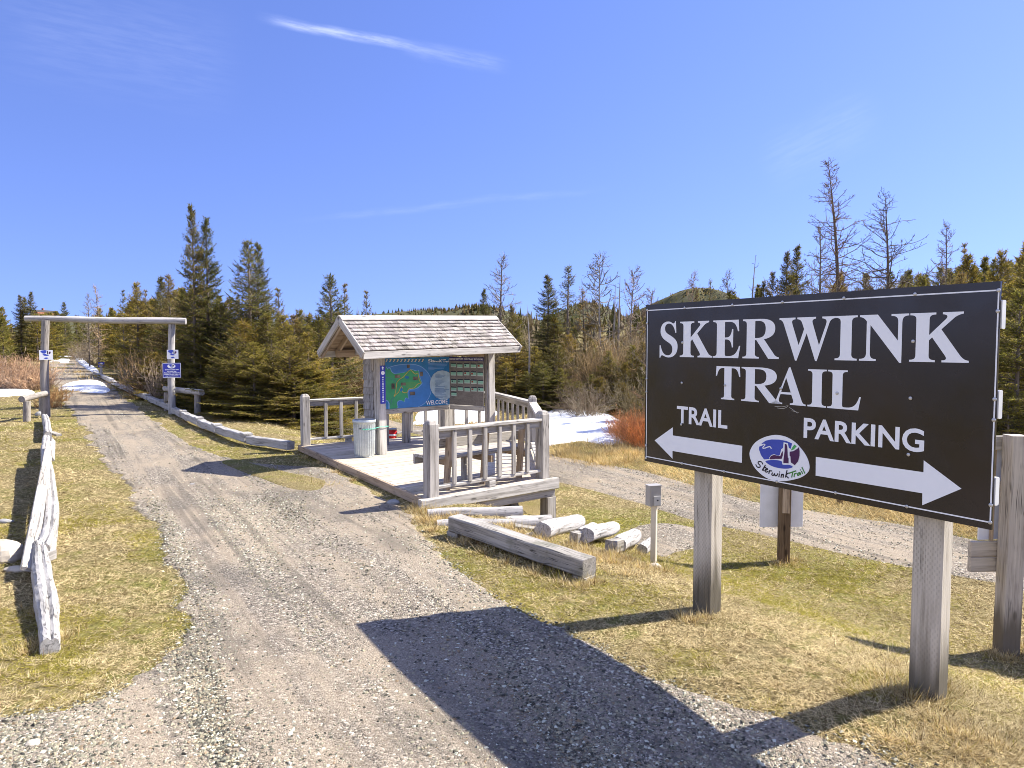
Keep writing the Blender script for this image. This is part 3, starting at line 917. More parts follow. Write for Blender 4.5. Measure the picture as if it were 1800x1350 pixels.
def arrow(pts, name='arrow'):
    m_ = MB(); q = [tuple(buv(*p)) for p in pts]
    V2, F2 = fill2d([q]); m_.flat(V2, F2, on_board(0.0016))
    return m_.build(name, M['sign_white'], sign)
arrow([(1151, 774), (1183, 751), (1183, 765.4), (1305, 783.6), (1304.4, 813.6), (1182.4, 792.6), (1182.4, 806.4)])
arrow([(1434.4, 803), (1623.6, 830), (1624, 809), (1690.4, 859), (1621.4, 888), (1621.6, 867), (1434, 836)])

# pin stripe border
m_ = MB(); wv = 0.007
u0, v0 = buv(1136.5, 806.5); u1, v1 = buv(1757, 498)
u0 = 0.016; u1 = buv(1757, 520)[0]; v1 = BH - 0.040; v0 = 0.034
for (a, b, c, d) in ((u0, v1 - wv, u1, v1), (u0, v0, u1, v0 + wv)):
    m_.flat([(a, b), (c, b), (c, d), (a, d)], [(0, 1, 2, 3)], on_board(0.0016))
for (a, b, c, d) in ((u0, v0 + wv, u0 + wv, v1 - wv), (u1 - wv, v0 + wv, u1, v1 - wv)):
    m_.flat([(a, b), (c, b), (c, d), (a, d)], [(0, 1, 2, 3)], on_board(0.0016))
m_.build('border_stripe', M['sign_white'], sign)

# screws
def screw_at(u, v, r=0.0095):
    m_ = MB()
    prof = [(r, 0.0), (r, 0.0035), (r * 0.6, 0.006), (r * 0.3, 0.0065)]
    V = []; F = []; nn = 12
    for rr, z in prof:
        for j in range(nn):
            a = 2 * math.pi * j / nn
            V.append(Mb @ Vector((u + rr * math.cos(a), v + rr * math.sin(a), z + 0.0018)))
    for i in range(len(prof) - 1):
        for j in range(nn): F.append((i * nn + j, i * nn + (j + 1) % nn, (i + 1) * nn + (j + 1) % nn, (i + 1) * nn + j))
    F.append(tuple((len(prof) - 1) * nn + j for j in range(nn)))
    m_.add(V, F)
    m_.build('screw', M['screw'], sign)
for p in ((1204, 541), (1288, 536), (1376, 531), (1484, 524), (1609, 517), (1200, 602), (1199, 673), (1275, 677), (1373, 683), (1472, 691), (1601, 700), (1605.5, 600), (1198, 746), (1597.5, 799)):
    screw_at(*buv(*p))
for py in (545, 568, 666, 689, 783, 805): screw_at(u0 + wv / 2, buv(1137, py)[1])
for py in (510.5, 547, 702, 738.5, 889.5, 921): screw_at(u1 - wv / 2, max(v0 + wv / 2, buv(1752, py)[1]))
for px_ in (1199, 1273, 1366, 1470, 1596): screw_at(buv(px_, 840)[0], v0 + wv / 2)

# emblem: white pebble with a blue sea, purple stacks and a handwritten name
def ez(x, y): return tuple(buv(1300 + x / 12.857, 750 + y / 12.857))
def shape(pts, mt, off, name, sub=5):
    q = [ez(*p) for p in pts]
    if sub: q = [tuple(p) for p in smooth_loop(q, sub)]
    V2, F2 = fill2d([q]); m_ = MB(); m_.flat(V2, F2, on_board(off))
    return m_.build(name, M[mt], emb)
q = [tuple(p) for p in smooth_loop([ez(*p) for p in ((230, 640), (270, 480), (380, 340), (560, 240), (760, 190), (900, 192), (1080, 240), (1260, 350), (1400, 500), (1510, 660), (1575, 830), (1580, 960), (1520, 1060), (1380, 1150), (1180, 1205), (980, 1232), (780, 1215), (600, 1150), (440, 1030), (310, 870))], 5)]
V2, F2 = fill2d([q])
m_ = MB(); m_.prism(q, 0.0, 0.0022, Mb)
emb = m_.build('emblem', M['sign_white'], sign)
sea = [(505, 380), (600, 315), (730, 288), (900, 292), (1060, 320), (1195, 380), (1160, 500), (1120, 480), (1100, 370), (1000, 350), (990, 480), (945, 510), (915, 640), (880, 655), (790, 620), (720, 640), (675, 700), (680, 728), (560, 740), (490, 640), (448, 520), (450, 450), (530, 425)]
shape(sea, 'logo_blue', 0.0032, 'emblem_sea', 0)
shape([(590, 785), (680, 755), (800, 750), (930, 770), (965, 795), (965, 835), (1000, 860), (1130, 862), (1210, 908), (1120, 945), (960, 945), (800, 912), (680, 860)], 'logo_blue', 0.0032, 'emblem_sea', 3)
shape([(1030, 390), (1065, 390), (1085, 450), (1100, 700), (1115, 710), (1115, 825), (998, 822), (1000, 740), (1025, 560)], 'logo_purple', 0.0040, 'emblem_stack', 0)
shape([(685, 715), (720, 660), (790, 635), (880, 660), (930, 665), (950, 600), (988, 545), (985, 640), (960, 725), (820, 728), (700, 738)], 'logo_purple', 0.0040, 'emblem_stack', 0)
shape([(1140, 565), (1230, 550), (1310, 500), (1350, 458), (1365, 560), (1362, 660), (1330, 780), (1255, 868), (1165, 805), (1158, 670), (1140, 655)], 'logo_purple', 0.0040, 'emblem_stack', 0)
shape([(1245, 405), (1300, 440), (1240, 510), (1165, 540), (1200, 470)], 'logo_green', 0.0040, 'emblem_leaf', 0)
def strokes(lines, wd, mt, name, off, parent, mp):
    m_ = MB()
    for i, l in enumerate(lines):
        V2, F2 = ribbon([mp(*p) for p in l], wd)
        m_.flat(V2, F2, on_board(off + 0.00004 * i))
    return m_.build(name, M[mt], parent)
wz = abs(ez(700, 700)[0] - ez(722, 700)[0]) * 1.05
SK = [[(452 + 1.35 * (x * .82 + y * .57), 852 + 1.25 * (x * .57 - y * .82)) for x, y in ((46, 38), (5, 58), (-36, 36), (-26, 6), (22, -8), (36, -34), (0, -58), (-46, -36))],
      [(590, 868), (520, 985)], [(605, 915), (540, 945), (560, 1000)],
      [(590, 985), (640, 965), (632, 945), (600, 955), (582, 1000), (610, 1026), (652, 1010)],
      [(685, 985), (668, 1062)], [(672, 1035), (695, 1000), (740, 1000)],
      [(750, 1040), (735, 1085), (770, 1100), (802, 1060), (808, 1102), (842, 1105), (872, 1060)],
      [(908, 1062), (895, 1135)], [(912, 1018), (915, 1028)],
      [(958, 1072), (945, 1145)], [(950, 1110), (985, 1076), (1002, 1092), (990, 1148)],
      [(1080, 990), (1045, 1142)], [(1112, 1048), (1055, 1095), (1112, 1158)]]
TR = [[(1130, 1050), (1282, 998)], [(1212, 1022), (1185, 1142)], [(1248, 1060), (1240, 1132)], [(1242, 1090), (1262, 1062), (1292, 1052)],
      [(1378, 1038), (1332, 1050), (1315, 1092), (1345, 1096), (1376, 1042), (1388, 1088)], [(1408, 1008), (1432, 1062)], [(1384, 972), (1390, 982)], [(1418, 918), (1482, 1052)]]
strokes(SK, wz, 'ink_black', 'emblem_script', 0.0032, emb, ez)
strokes(TR, wz, 'ink_green', 'emblem_script', 0.0032, emb, ez)
strokes([[(500, 405), (560, 395), (585, 410), (530, 480), (590, 482), (640, 460), (700, 452), (715, 480), (740, 485)]], wz * 0.8, 'sign_white', 'emblem_gull', 0.0042, emb, ez)

strokes([[(1362, 714), (1375, 715), (1386, 713), (1378, 718), (1366, 717)], [(1388, 716), (1402, 726)], [(1392, 722), (1404, 725)]], 0.0022, 'screw', 'scratch', 0.0014, sign, lambda x, y: tuple(buv(x, y)))
# battens and posts behind the board
for vc in (0.19, 0.62, 1.06):
    m_ = MB(); m_.beam(Mb @ Vector((-0.004, vc, -0.032)), Mb @ Vector((BW + 0.006, vc, -0.032)), 0.038, 0.14, up=BZ)
    m_.build('batten', M['white_paint'], sign)
for pc, wdt in (((1219, 960), 0.150), ((1611, 1060), 0.150)):
    u = buv(pc[0], pc[1])[0]
    foot = Mb @ Vector((u, 0, -0.055 - 0.02 - wdt / 2))
    m_ = MB()
    m_.beam((foot.x, foot.y, H1(foot.x, foot.y) - 0.15), (foot.x, foot.y, BO.z + BH - 0.03), wdt, wdt, up=Matrix.Rotation(R(9), 3, 'Z') @ BN, ch=0.006, n=6, jit=0.0012)
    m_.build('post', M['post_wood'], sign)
settle(sign)
# ------------------------------------------------------------------ viewing deck, railings, kiosk
DZ = 0.12
A_, B_, C_, D_, E_ = (-3.85, 12.85), (-0.42, 15.0), (0.44, 12.5), (0.50, 9.72), (-1.05, 8.45)
DECK = [A_, E_, D_, C_, B_]
fd = np.array(D_) - np.array(E_); fd = fd / np.linalg.norm(fd)      # along the boards
ed = np.array([-fd[1], fd[0]])                                      # across them, away from the viewer

def clip_poly(poly, a, b, inside):
    out_ = []
    for i in range(len(poly)):
        p, q = poly[i], poly[(i + 1) % len(poly)]
        ip, iq = inside(p), inside(q)
        if ip: out_.append(p)
        if ip != iq:
            d1 = np.dot(np.array(p) - a, b); d2 = np.dot(np.array(q) - a, b)
            t = d1 / (d1 - d2)
            out_.append(tuple(np.array(p) + (np.array(q) - np.array(p)) * t))
    return out_

deck = empty('viewing_deck', (-1.5, 11.5, H1(-1.5, 11.5)), 'low deck of sun bleached boards under the roofed map shelter, beside the gravel trail', 'deck')
mb = MB()
org = np.array(E_)
for k in range(60):
    lo, hi = k * 0.145 - 1.5, k * 0.145 + 0.134 - 1.5
    poly = [tuple(p) for p in DECK]
    # order for a consistent inside test does not matter: clip with two half planes
    poly = clip_poly(poly, org + ed * lo, ed, lambda p: np.dot(np.array(p) - org - ed * lo, ed) >= 0)
    if len(poly) < 3: continue
    poly = clip_poly(poly, org + ed * hi, -ed, lambda p: np.dot(np.array(p) - org - ed * hi, -ed) >= 0)
    if len(poly) < 3: continue
    loc = [(float(np.dot(np.array(p) - org, fd)), float(np.dot(np.array(p) - org, ed))) for p in poly]
    Mx = Matrix(((fd[0], ed[0], 0, org[0]), (fd[1], ed[1], 0, org[1]), (0, 0, 1, 0), (0, 0, 0, 1)))
    r = random.Random(k)
    cc = r.uniform(0.86, 1.06)
    mb.prism(loc, DZ - 0.036 + r.uniform(-.002, .002), DZ + r.uniform(-0.002, 0.002), Mx, (cc, cc * r.uniform(0.97, 1.0), cc * r.uniform(0.93, 1.0)), (k * 7.3, k * 1.9, 0))
mb.build('deck_boards', M['deck_wood'], deck)
def on_line(p, q, t, z=0.0, off=0.0):
    p = np.array(p); q = np.array(q); d = (q - p) / np.linalg.norm(q - p); nrm = np.array([d[1], -d[0]])
    x = p + (q - p) * t + nrm * off
    return (x[0], x[1], z)
mb = MB(); mb.beam(on_line(A_, E_, -0.005, DZ - 0.055, 0.022), on_line(A_, E_, 1.0, DZ - 0.055, 0.022), 0.038, 0.11)
mb.build('edge_board', M['tan_wood'], deck)
mb = MB()
mb.beam(on_line(E_, D_, -0.05, DZ - 0.075, 0.05), on_line(E_, D_, 1.06, DZ - 0.075, 0.05), 0.09, 0.15, ch=0.012, n=6, jit=0.002)
mb.build('fascia_beam', M['pale_wood'], deck)
mb = MB()
mb.beam(on_line(E_, D_, -0.02, DZ - 0.205, 0.02), on_line(E_, D_, 1.04, DZ - 0.205, 0.02), 0.06, 0.105)
mb.build('fascia_beam', M['grey_wood'], deck)
for p, q in ((D_, C_), (C_, B_), (B_, A_)):
    mb = MB(); mb.beam(on_line(p, q, 0.02, DZ - 0.13, -0.03), on_line(p, q, 0.98, DZ - 0.13, -0.03), 0.05, 0.18)
    mb.build('rim_joist', M['grey_wood'], deck)
for p, s_ in ((on_line(E_, D_, 1.0, 0, 0.0), 0.16), (on_line(E_, D_, 0.86, 0, -0.45), 0.12), (on_line(D_, C_, 0.55, 0, -0.1), 0.13), (on_line(D_, C_, 0.97, 0, -0.1), 0.13), (on_line(C_, B_, 0.97, 0, -0.1), 0.13)):
    mb = MB(); mb.beam((p[0], p[1], H1(p[0], p[1]) - 0.2), (p[0], p[1], DZ - 0.26), s_, s_, up=(fd[0], fd[1], 0))
    mb.build('support_post', M['grey_wood'], deck)
settle(deck)

def post_top(mb, p, z0, z1, s, ax):
    """square post with a chamfered, slightly pyramidal top"""
    a = Vector((ax[0], ax[1], 0)); b = Vector((-ax[1], ax[0], 0)); c0 = Vector(p)
    rings_ = [(z0, s / 2), (z1 - 0.05, s / 2), (z1 - 0.012, s / 2 * 0.72), (z1, s / 2 * 0.5)]
    V = []; g = []
    ro = random.Random(int(p[0] * 1000)).uniform(0, 40)
    for z, q in rings_:
        k = min(0.010, q * 0.3)
        for (u, v) in ((-q, -q + k), (-q + k, -q), (q - k, -q), (q, -q + k), (q, q - k), (q - k, q), (-q + k, q), (-q, q - k)):
            V.append(Vector((c0.x, c0.y, z)) + a * u + b * v); g.append((z + ro, u + ro, v))
    F = []
    for i in range(3):
        for j in range(8): F.append((i * 8 + j, i * 8 + (j + 1) % 8, (i + 1) * 8 + (j + 1) % 8, (i + 1) * 8 + j))
    F.append(tuple(24 + j for j in range(8))); F.append(tuple(range(7, -1, -1)))
    mb.add(V, F, g)

def railing(p, q, label, posts=(True, True), nb=6, mt='grey_wood', inset=0.07, top=0.83, lean=0.0):
    p = np.array(p, float); q = np.array(q, float); L = np.linalg.norm(q - p); d = (q - p) / L
    r = empty('deck_railing', (*(p + q) / 2, DZ), label, 'railing', 'railings round the viewing deck')
    for t, on in ((0.0, posts[0]), (1.0, posts[1])):
        if on:
            mb = MB(); c = p + (q - p) * t
            post_top(mb, (c[0], c[1], 0), DZ + 0.001, DZ + 0.93, 0.145, d); mb.build('post', M[mt], r)
    a = p + d * (0.074 if posts[0] else 0.0); b = q - d * (0.074 if posts[1] else 0.0)
    mb = MB(); mb.beam((*a, DZ + top - 0.02), (*b, DZ + top - 0.02), 0.14, 0.038, n=5, jit=0.0015); mb.build('top_rail', M['pale_wood'], r)
    mb = MB(); mb.beam((*a, DZ + top - 0.085), (*b, DZ + top - 0.085), 0.04, 0.09); mb.build('sub_rail', M[mt], r)
    mb = MB(); mb.beam((*a, DZ + 0.105), (*b, DZ + 0.105), 0.09, 0.038); mb.build('bottom_rail', M['pale_wood'], r)
    n2 = np.array([d[1], -d[0]]) * 0.0405
    for k in range(nb):
        t = (k + 1) / (nb + 1)
        c = a + (b - a) * t
        mb = MB(); mb.beam((*(c + n2), DZ + 0.085 + 0.04), (*(c + n2), DZ + top - 0.040), 0.038, 0.058, up=(d[0], d[1], 0))
        mb.build('baluster', M[mt], r)
    for t in (0.5,) if L > 1.5 else ():
        c = a + (b - a) * t
        mb = MB(); mb.beam((*(c - d * 0.05), DZ + 0.044), (*(c + d * 0.05), DZ + 0.044), 0.09, 0.084); mb.build('foot_block', M['pale_wood'], r)
    settle(r)
    return r
def inset_pt(p, dx, dy): return (p[0] + dx, p[1] + dy)
RE, RD, RC, RB, RA = (-0.98, 8.53), (0.42, 9.74), (0.36, 12.42), (-0.44, 14.9), (-3.74, 12.80)
railing(RE, RD, 'nearest deck railing, six balusters between two posts in front of the bench', (True, True), 6)
railing(RD, RC, 'short side deck railing running from the nearest right corner post straight back', (False, True), 7)
railing(RC, RB, 'deck railing right of the shelter with its sloping top, leading to the rear corner', (False, True), 7)
railing(RA, (-2.45, 13.62), 'deck railing left of the shelter, starting at the corner post near the trail kerb', (True, False), 4)
railing((-2.25, 13.75), RB, 'rear deck railing seen through the gap under the map panel', (False, False), 6)

# bench built against the nearest railing
bench = empty('wooden_bench', (-0.2, 9.5, DZ), 'long weathered bench seen from behind through the nearest deck railing', 'bench')
def bp(t, off, z): return on_line(RE, RD, t, z, -off)
for t in (0.20, 0.52, 0.86):
    mb = MB(); mb.beam(bp(t, 0.20, DZ + 0.001), bp(t, 0.13, DZ + 0.74), 0.045, 0.10, up=(ed[0], ed[1], 0)); mb.build('back_leg', M['tan_wood'], bench)
    mb = MB(); mb.beam(bp(t, 0.62, DZ + 0.001), bp(t, 0.62, DZ + 0.36), 0.045, 0.09, up=(ed[0], ed[1], 0)); mb.build('front_leg', M['grey_wood'], bench)
    mb = MB(); mb.beam(bp(t + 0.022, 0.055, DZ + 0.345), bp(t + 0.022, 0.66, DZ + 0.345), 0.042, 0.09); mb.build('seat_bearer', M['tan_wood'], bench)
mb = MB()
for o in (0.27, 0.42, 0.57): mb.beam(bp(0.10, o, DZ + 0.411), bp(0.95, o, DZ + 0.411), 0.135, 0.038)
mb.build('seat', M['grey_wood'], bench)
mb = MB(); mb.beam(bp(0.10, 0.66, DZ + 0.36), bp(0.95, 0.66, DZ + 0.36), 0.036, 0.13); mb.build('seat_apron', M['grey_wood'], bench)
mb = MB(); mb.beam(bp(0.12, 0.205, DZ + 0.60), bp(0.93, 0.205, DZ + 0.60), 0.036, 0.12); mb.build('backrest', M['grey_wood'], bench)
settle(bench)

# ------------------------------------------------------------------ roofed map shelter
KF = np.array([0.737, 0.676]); KS = np.array([-0.676, 0.737])        # along the ridge, and to the rear
K0 = np.array([-2.18, 11.78])                                        # nearest left post
kiosk = empty('map_shelter', (-1.3, 12.9, DZ), 'open timber shelter with a bleached shingle roof standing on the deck', 'shelter')
def kp(a, b, z): 
    x = K0 + KF * a + KS * b
    return Vector((x[0], x[1], z))
TK = 0.022   # the old shelter leans a little: its roof rises to the right
for (a, b) in ((0, 0), (2.42, 0.02)):
    mb = MB(); mb.beam(kp(a, b, DZ + 0.001), kp(a - 0.03, b, 1.86 + TK * a), 0.145, 0.145, up=(KF[0], KF[1], 0), n=4, jit=0.001); mb.build('post', M['pale_wood'], kiosk)
for (a, b) in ((0.62, 0.90), (2.08, 0.90)):
    mb = MB(); mb.beam(kp(a, b, DZ + 0.001), kp(a, b, 1.86 + TK * a), 0.14, 0.14, up=(KF[0], KF[1], 0)); mb.build('post', M['grey_wood'], kiosk)
EZ, RZ, HS, RA0, RA1 = 1.86, 2.395, 0.70, -0.62, 2.68
CB = 0.20                                                           # ridge line sits this far behind the front posts
def rp(a, s, off=0.0, lift=0.0):
    """point on the roof: a along the ridge, s from ridge (0) to eave (1), negative for the rear slope"""
    z = RZ - (RZ - EZ) * abs(s) + TK * a + lift
    return kp(a, CB - HS * s, z)
for b in (0.0, 0.78):
    mb = MB(); mb.beam(kp(RA0 + 0.25, b, 1.80 + TK * (RA0)), kp(RA1 - 0.25, b, 1.80 + TK * RA1), 0.09, 0.12); mb.build('lintel', M['tan_wood'], kiosk)
for a in (RA0 + 0.30, 0.4, 1.21, 2.0, RA1 - 0.3):
    for sg in (1, -1):
        mb = MB(); mb.beam(rp(a, 0.02 * sg, lift=-0.075), rp(a, 0.97 * sg, lift=-0.075), 0.04, 0.09); mb.build('rafter', M['tan_wood'], kiosk)
nrm = Vector((0, 0, 1))
for sg, nm in ((1, 'roof_deck'), (-1, 'roof_deck')):
    mb = MB()
    for k in range(8):
        s0, s1 = k / 8 + 0.002, (k + 1) / 8 - 0.002
        mb.beam(rp(RA0 + 0.03, sg * (s0 + s1) / 2, lift=-0.014), rp(RA1 - 0.03, sg * (s0 + s1) / 2, lift=-0.014), 0.108, 0.02, up=(rp(0, sg * 0.5) - rp(0, sg * 0.5, lift=-1)).lerp(Vector((-KS[0] * sg, -KS[1] * sg, 0)), 0.44))
    mb.build('roof_boarding', M['tan_wood'], kiosk)
for sg in (1, -1):
    mb = MB(); r = random.Random(5 + sg)
    NC = 9
    for c_i in range(NC):
        s0 = 1.03 - c_i * (1.0 / NC) ; s1 = s0 - 1.0 / NC - 0.045
        s1 = max(s1, 0.0)
        a = RA0 - 0.01 + r.uniform(-0.08, 0)
        while a < RA1:
            wd_ = r.uniform(0.09, 0.16)
            b = min(a + wd_, RA1 + 0.01); a0 = max(a, RA0 - 0.01)
            if b - a0 > 0.03:
                j = r.uniform(-0.008, 0.008); l0 = 0.036 + r.uniform(0, 0.008); l1 = 0.004
                q = [rp(a0 + 0.002, sg * (s0 + j), lift=l0), rp(b - 0.002, sg * (s0 + j), lift=l0), rp(b - 0.002, sg * s1, lift=l1), rp(a0 + 0.002, sg * s1, lift=l1)]
                q2 = [v - Vector((0, 0, 0.013)) for v in q]
                V = q + q2
                ro = (r.uniform(0, 60), r.uniform(0, 60), r.uniform(0, 60))
                g = [((v - q[0]).dot(q[3] - q[0]) / 0.15 + ro[0], (v - q[0]).dot(q[1] - q[0]) / 0.15 + ro[1], ro[2]) for v in V]
                F = [(0, 1, 2, 3), (7, 6, 5, 4), (0, 4, 5, 1), (1, 5, 6, 2), (2, 6, 7, 3), (3, 7, 4, 0)]
                cc = r.uniform(0.66, 1.10)
                mb.add(V, F, g, (cc, cc * r.uniform(0.96, 1), cc * r.uniform(0.92, 1)))
            a += wd_
    mb.build('shingles', M['shingle'], kiosk)
mb = MB()
for sg in (1, -1):
    mb.beam(rp(RA0 - 0.03, 0.085 * sg, lift=0.040), rp(RA1 + 0.03, 0.085 * sg, lift=0.040), 0.125, 0.02, up=(-KS[0] * sg * 0.61, -KS[1] * sg * 0.61, 0.79))
mb.build('ridge_cap', M['pale_wood'], kiosk)
for sg in (1, -1):
    mb = MB(); mb.beam(rp(RA0 - 0.005, sg * 1.01, lift=-0.06), rp(RA1 + 0.005, sg * 1.01, lift=-0.06), 0.032, 0.115); mb.build('eave_board', M['pale_wood'], kiosk)
for a in (RA0 - 0.016, RA1 + 0.016):
    for sg in (1, -1):
        mb = MB(); mb.beam(rp(a, 0.012 * sg, lift=-0.045), rp(a, 1.035 * sg, lift=-0.045), 0.03, 0.12); mb.build('barge_board', M['pale_wood'], kiosk)
        k_ = 1 if a < 0 else -1
        mb = MB(); mb.beam(rp(a + 0.04 * k_, 0.012 * sg, lift=-0.105), rp(a + 0.04 * k_, 0.99 * sg, lift=-0.105), 0.03, 0.10); mb.build('barge_board', M['tan_wood'], kiosk)
# boarded gable over the posts
for a in (0.02, 2.40):
    mb = MB(); z = EZ - 0.06
    for k in range(4):
        zz = EZ - 0.03 + k * 0.125
        half = HS * max(0.02, (RZ - 0.10 - zz - 0.03) / (RZ - EZ)) * 0.97
        if half > 0.05:
            mb.beam(kp(a - 0.05, CB - half, zz + TK * a), kp(a - 0.05, CB + half, zz + TK * a), 0.022, 0.122)
    mb.build('gable_boards', M['pale_wood'], kiosk)
# shingled end wall beside the nearest post
mb = MB(); r = random.Random(3)
for row in range(9):
    z0 = 0.62 + row * 0.125
    b = 0.08 + (0.0 if row % 2 else -0.04)
    while b < 0.40:
        wd_ = r.uniform(0.10, 0.17); b1 = min(b + wd_, 0.40); b0 = max(b, 0.08)
        if b1 - b0 > 0.03 and z0 > 0.62 + (b0) * 0.02:
            cc = r.uniform(0.84, 1.1)
            zl = z0 - 0.012 * r.random()
            q = [kp(-0.105, b0 + .002, zl), kp(-0.105, b1 - .002, zl), kp(-0.080, b1 - .002, z0 + 0.15), kp(-0.080, b0 + .002, z0 + 0.15)]
            q2 = [v + Vector((KF[0], KF[1], 0)) * 0.012 for v in q]
            F = [(3, 2, 1, 0), (4, 5, 6, 7), (1, 5, 4, 0), (2, 6, 5, 1), (3, 7, 6, 2), (0, 4, 7, 3)]
            ro = r.uniform(0, 50)
            mb.add(q + q2, F, [(v.z + ro, v.x + ro, v.y) for v in q + q2], (cc, cc, cc * 0.99))
        b += wd_
mb.beam(kp(-0.062, 0.08, 1.20), kp(-0.062, 0.405, 1.20), 0.02, 1.16, ch=0.002)
mb.build('shingled_end_wall', M['shingle_grey'], kiosk)
mb = MB(); mb.beam(kp(-0.10, 0.09, 1.72), kp(-0.10, 0.09, 1.52), 0.05, 0.07); mb.build('cover_block', M['grey_wood'], kiosk)
# frames that carry the two panels
PL0, PL1, PR1 = np.array([-2.30, 12.72]), np.array([-1.21, 13.70]), np.array([-0.50, 13.30])
pd1 = (PL1 - PL0) / np.linalg.norm(PL1 - PL0); pd2 = (PR1 - PL1) / np.linalg.norm(PR1 - PL1)
pn1 = np.array([pd1[1], -pd1[0]]); pn2 = np.array([pd2[1], -pd2[0]])
for a, b, nn in ((PL0, PL1, pn1), (PL1, PR1, pn2)):
    for z, hh in ((0.735, 0.09), (1.76, 0.09)):
        p0 = a + nn * 0.0; p1 = b + nn * 0.0
        dd = (b - a) / np.linalg.norm(b - a)
        mb = MB(); mb.beam((*(p0 + dd * 0.03), z), (*(p1 - dd * 0.03), z), 0.05, hh); mb.build('panel_rail', M['pale_wood' if z < 1 else 'tan_wood'], kiosk)
for p, s_ in ((PL0 - pn1 * 0.1, 0.10), (PL0 + pd1 * 0.55 - pn1 * 0.12, 0.12), (PL1 - pn1 * 0.14, 0.14), (PR1 + np.array([0.03, 0.05]), 0.06)):
    mb = MB(); mb.beam((*p, DZ + 0.001), (*p, 1.80), s_, s_, up=(KF[0], KF[1], 0)); mb.build('panel_post', M['grey_wood'], kiosk)
settle(kiosk)

# map panel: sea, land, trail loop, pale text disc and lettering
W1 = float(np.linalg.norm(PL1 - PL0)) - 0.02; H1_ = 0.915
def on_map(off):
    return lambda u, v: Vector((*(PL0 + pd1 * (0.01 + u * W1) + pn1 * (0.026 + off)), 0.785 + v * H1_))
mp = empty('trail_map_board', on_map(0)(0.5, 0), 'blue and green map panel reading WELCOME under the shelter roof', 'map board')
mb = MB()
F6 = [(0, 1, 2, 3), (7, 6, 5, 4), (0, 4, 5, 1), (1, 5, 6, 2), (2, 6, 7, 3), (3, 7, 4, 0)]
f0, f1 = on_map(0), on_map(0.008)
mb.add([f1(0, 0), f1(1, 0), f1(1, 1), f1(0, 1), f0(0, 0), f0(1, 0), f0(1, 1), f0(0, 1)], F6)
mb.build('panel', M['map_blue'], mp)
def mq(x, y):
    """pixel of the enlarged map photo -> panel 0..1"""
    u = (x - 45) / 1505.0
    yt = 140 - 45 * u; yb = 1280 - 105 * u
    return (u, 1 - (y - yt) / (yb - yt))
LAYER = [0.0086]
def ml(pts, mt, name, sub=4, clip=True):
    q = [mq(*p) for p in pts]
    if sub: q = [tuple(p) for p in smooth_loop(q, sub)]
    q = [(min(max(a, 0.002), 0.998), min(max(b, 0.002), 0.998)) for a, b in q]
    qq = [q[0]]
    for p in q[1:]:
        if abs(p[0] - qq[-1][0]) + abs(p[1] - qq[-1][1]) > 1e-5: qq.append(p)
    V2, F2 = fill2d([qq]); LAYER[0] += 0.0005
    m_ = MB(); m_.flat(V2, F2, on_map(LAYER[0]))
    return m_.build(name, M[mt], mp)
def ms(lines, wd, mt, name):
    m_ = MB(); LAYER[0] += 0.0005
    for i, l in enumerate(lines):
        V2, F2 = ribbon([np.array(mq(*p)) * np.array([W1, H1_]) for p in l], wd)
        m_.flat([(a / W1, b / H1_) for a, b in V2], F2, on_map(LAYER[0] + 0.00002 * i))
    return m_.build(name, M[mt], mp)
circ = lambda cx, cy, rx, ry, a0=0, a1=360, n=40: [(cx + rx * math.cos(R(a0 + (a1 - a0) * k / n)), cy + ry * math.sin(R(a0 + (a1 - a0) * k / n))) for k in range(n + (0 if a1 - a0 == 360 else 1))]
ring = [(45, 400), (150, 340), (300, 295), (500, 270), (700, 275), (850, 320), (980, 420), (1070, 560), (1095, 720), (1080, 900), (1010, 1060), (900, 1170), (780, 1228), (45, 1282)]
ml(ring, 'map_deep', 'map_sea', 3)
ms([ring[:-1]], 0.012, 'map_pale', 'map_rim')
land = [(48, 400), (100, 395), (150, 370), (180, 440), (250, 490), (330, 480), (470, 455), (560, 415), (600, 385), (680, 405), (740, 425), (785, 405), (800, 470), (815, 560), (850, 640), (868, 690), (820, 745), (770, 790), (700, 820), (610, 830), (555, 860), (540, 920), (545, 1000), (560, 1040), (500, 1020), (470, 1060), (462, 1115), (400, 1085), (330, 1090), (295, 1150), (300, 1260), (48, 1278)]
ml([(x + (14 if x > 60 else 0), y + (10 if y > 600 else -10)) for x, y in land], 'map_pale', 'map_shallows', 3)
ml(land, 'map_green', 'map_land', 3)
ml([(490, 700), (600, 660), (760, 690), (740, 760), (600, 800), (510, 790)], 'map_green2', 'map_hill', 4)
ml([(480, 545), (520, 530), (570, 550), (560, 590), (495, 590)], 'map_blue', 'map_pond', 4)
ml([(370, 870), (395, 790), (425, 820), (415, 880)], 'map_blue', 'map_pond', 4)
ms([[(235, 1000), (265, 900), (285, 780), (300, 680), (360, 610), (440, 560), (520, 470), (600, 395), (660, 445), (720, 490), (775, 470), (790, 540), (820, 650), (850, 690), (770, 715), (700, 790), (620, 815), (560, 830), (520, 905), (440, 905), (420, 870)],
    [(235, 985), (330, 900), (370, 810), (400, 775), (430, 810)]], 0.011, 'map_trail', 'map_trail')
ms([[(60, 570), (150, 580), (220, 620), (285, 680)], [(235, 1010), (180, 1080), (160, 1200)]], 0.007, 'text_blue', 'map_road')
for x, y, a, b in ((530, 280, 60, 75), (255, 510, 120, 75), (660, 550, 120, 80), (385, 685, 110, 65), (178, 705, 70, 130), (590, 890, 115, 80), (820, 440, 70, 100)):
    ml([(x, y), (x + a, y - 4), (x + a, y + b - 4), (x, y + b)], 'photo_print', 'map_photo', 0)
ml([(45, 1065), (100, 1090), (130, 1150), (128, 1278), (45, 1280)], 'map_pale', 'map_inset', 0)
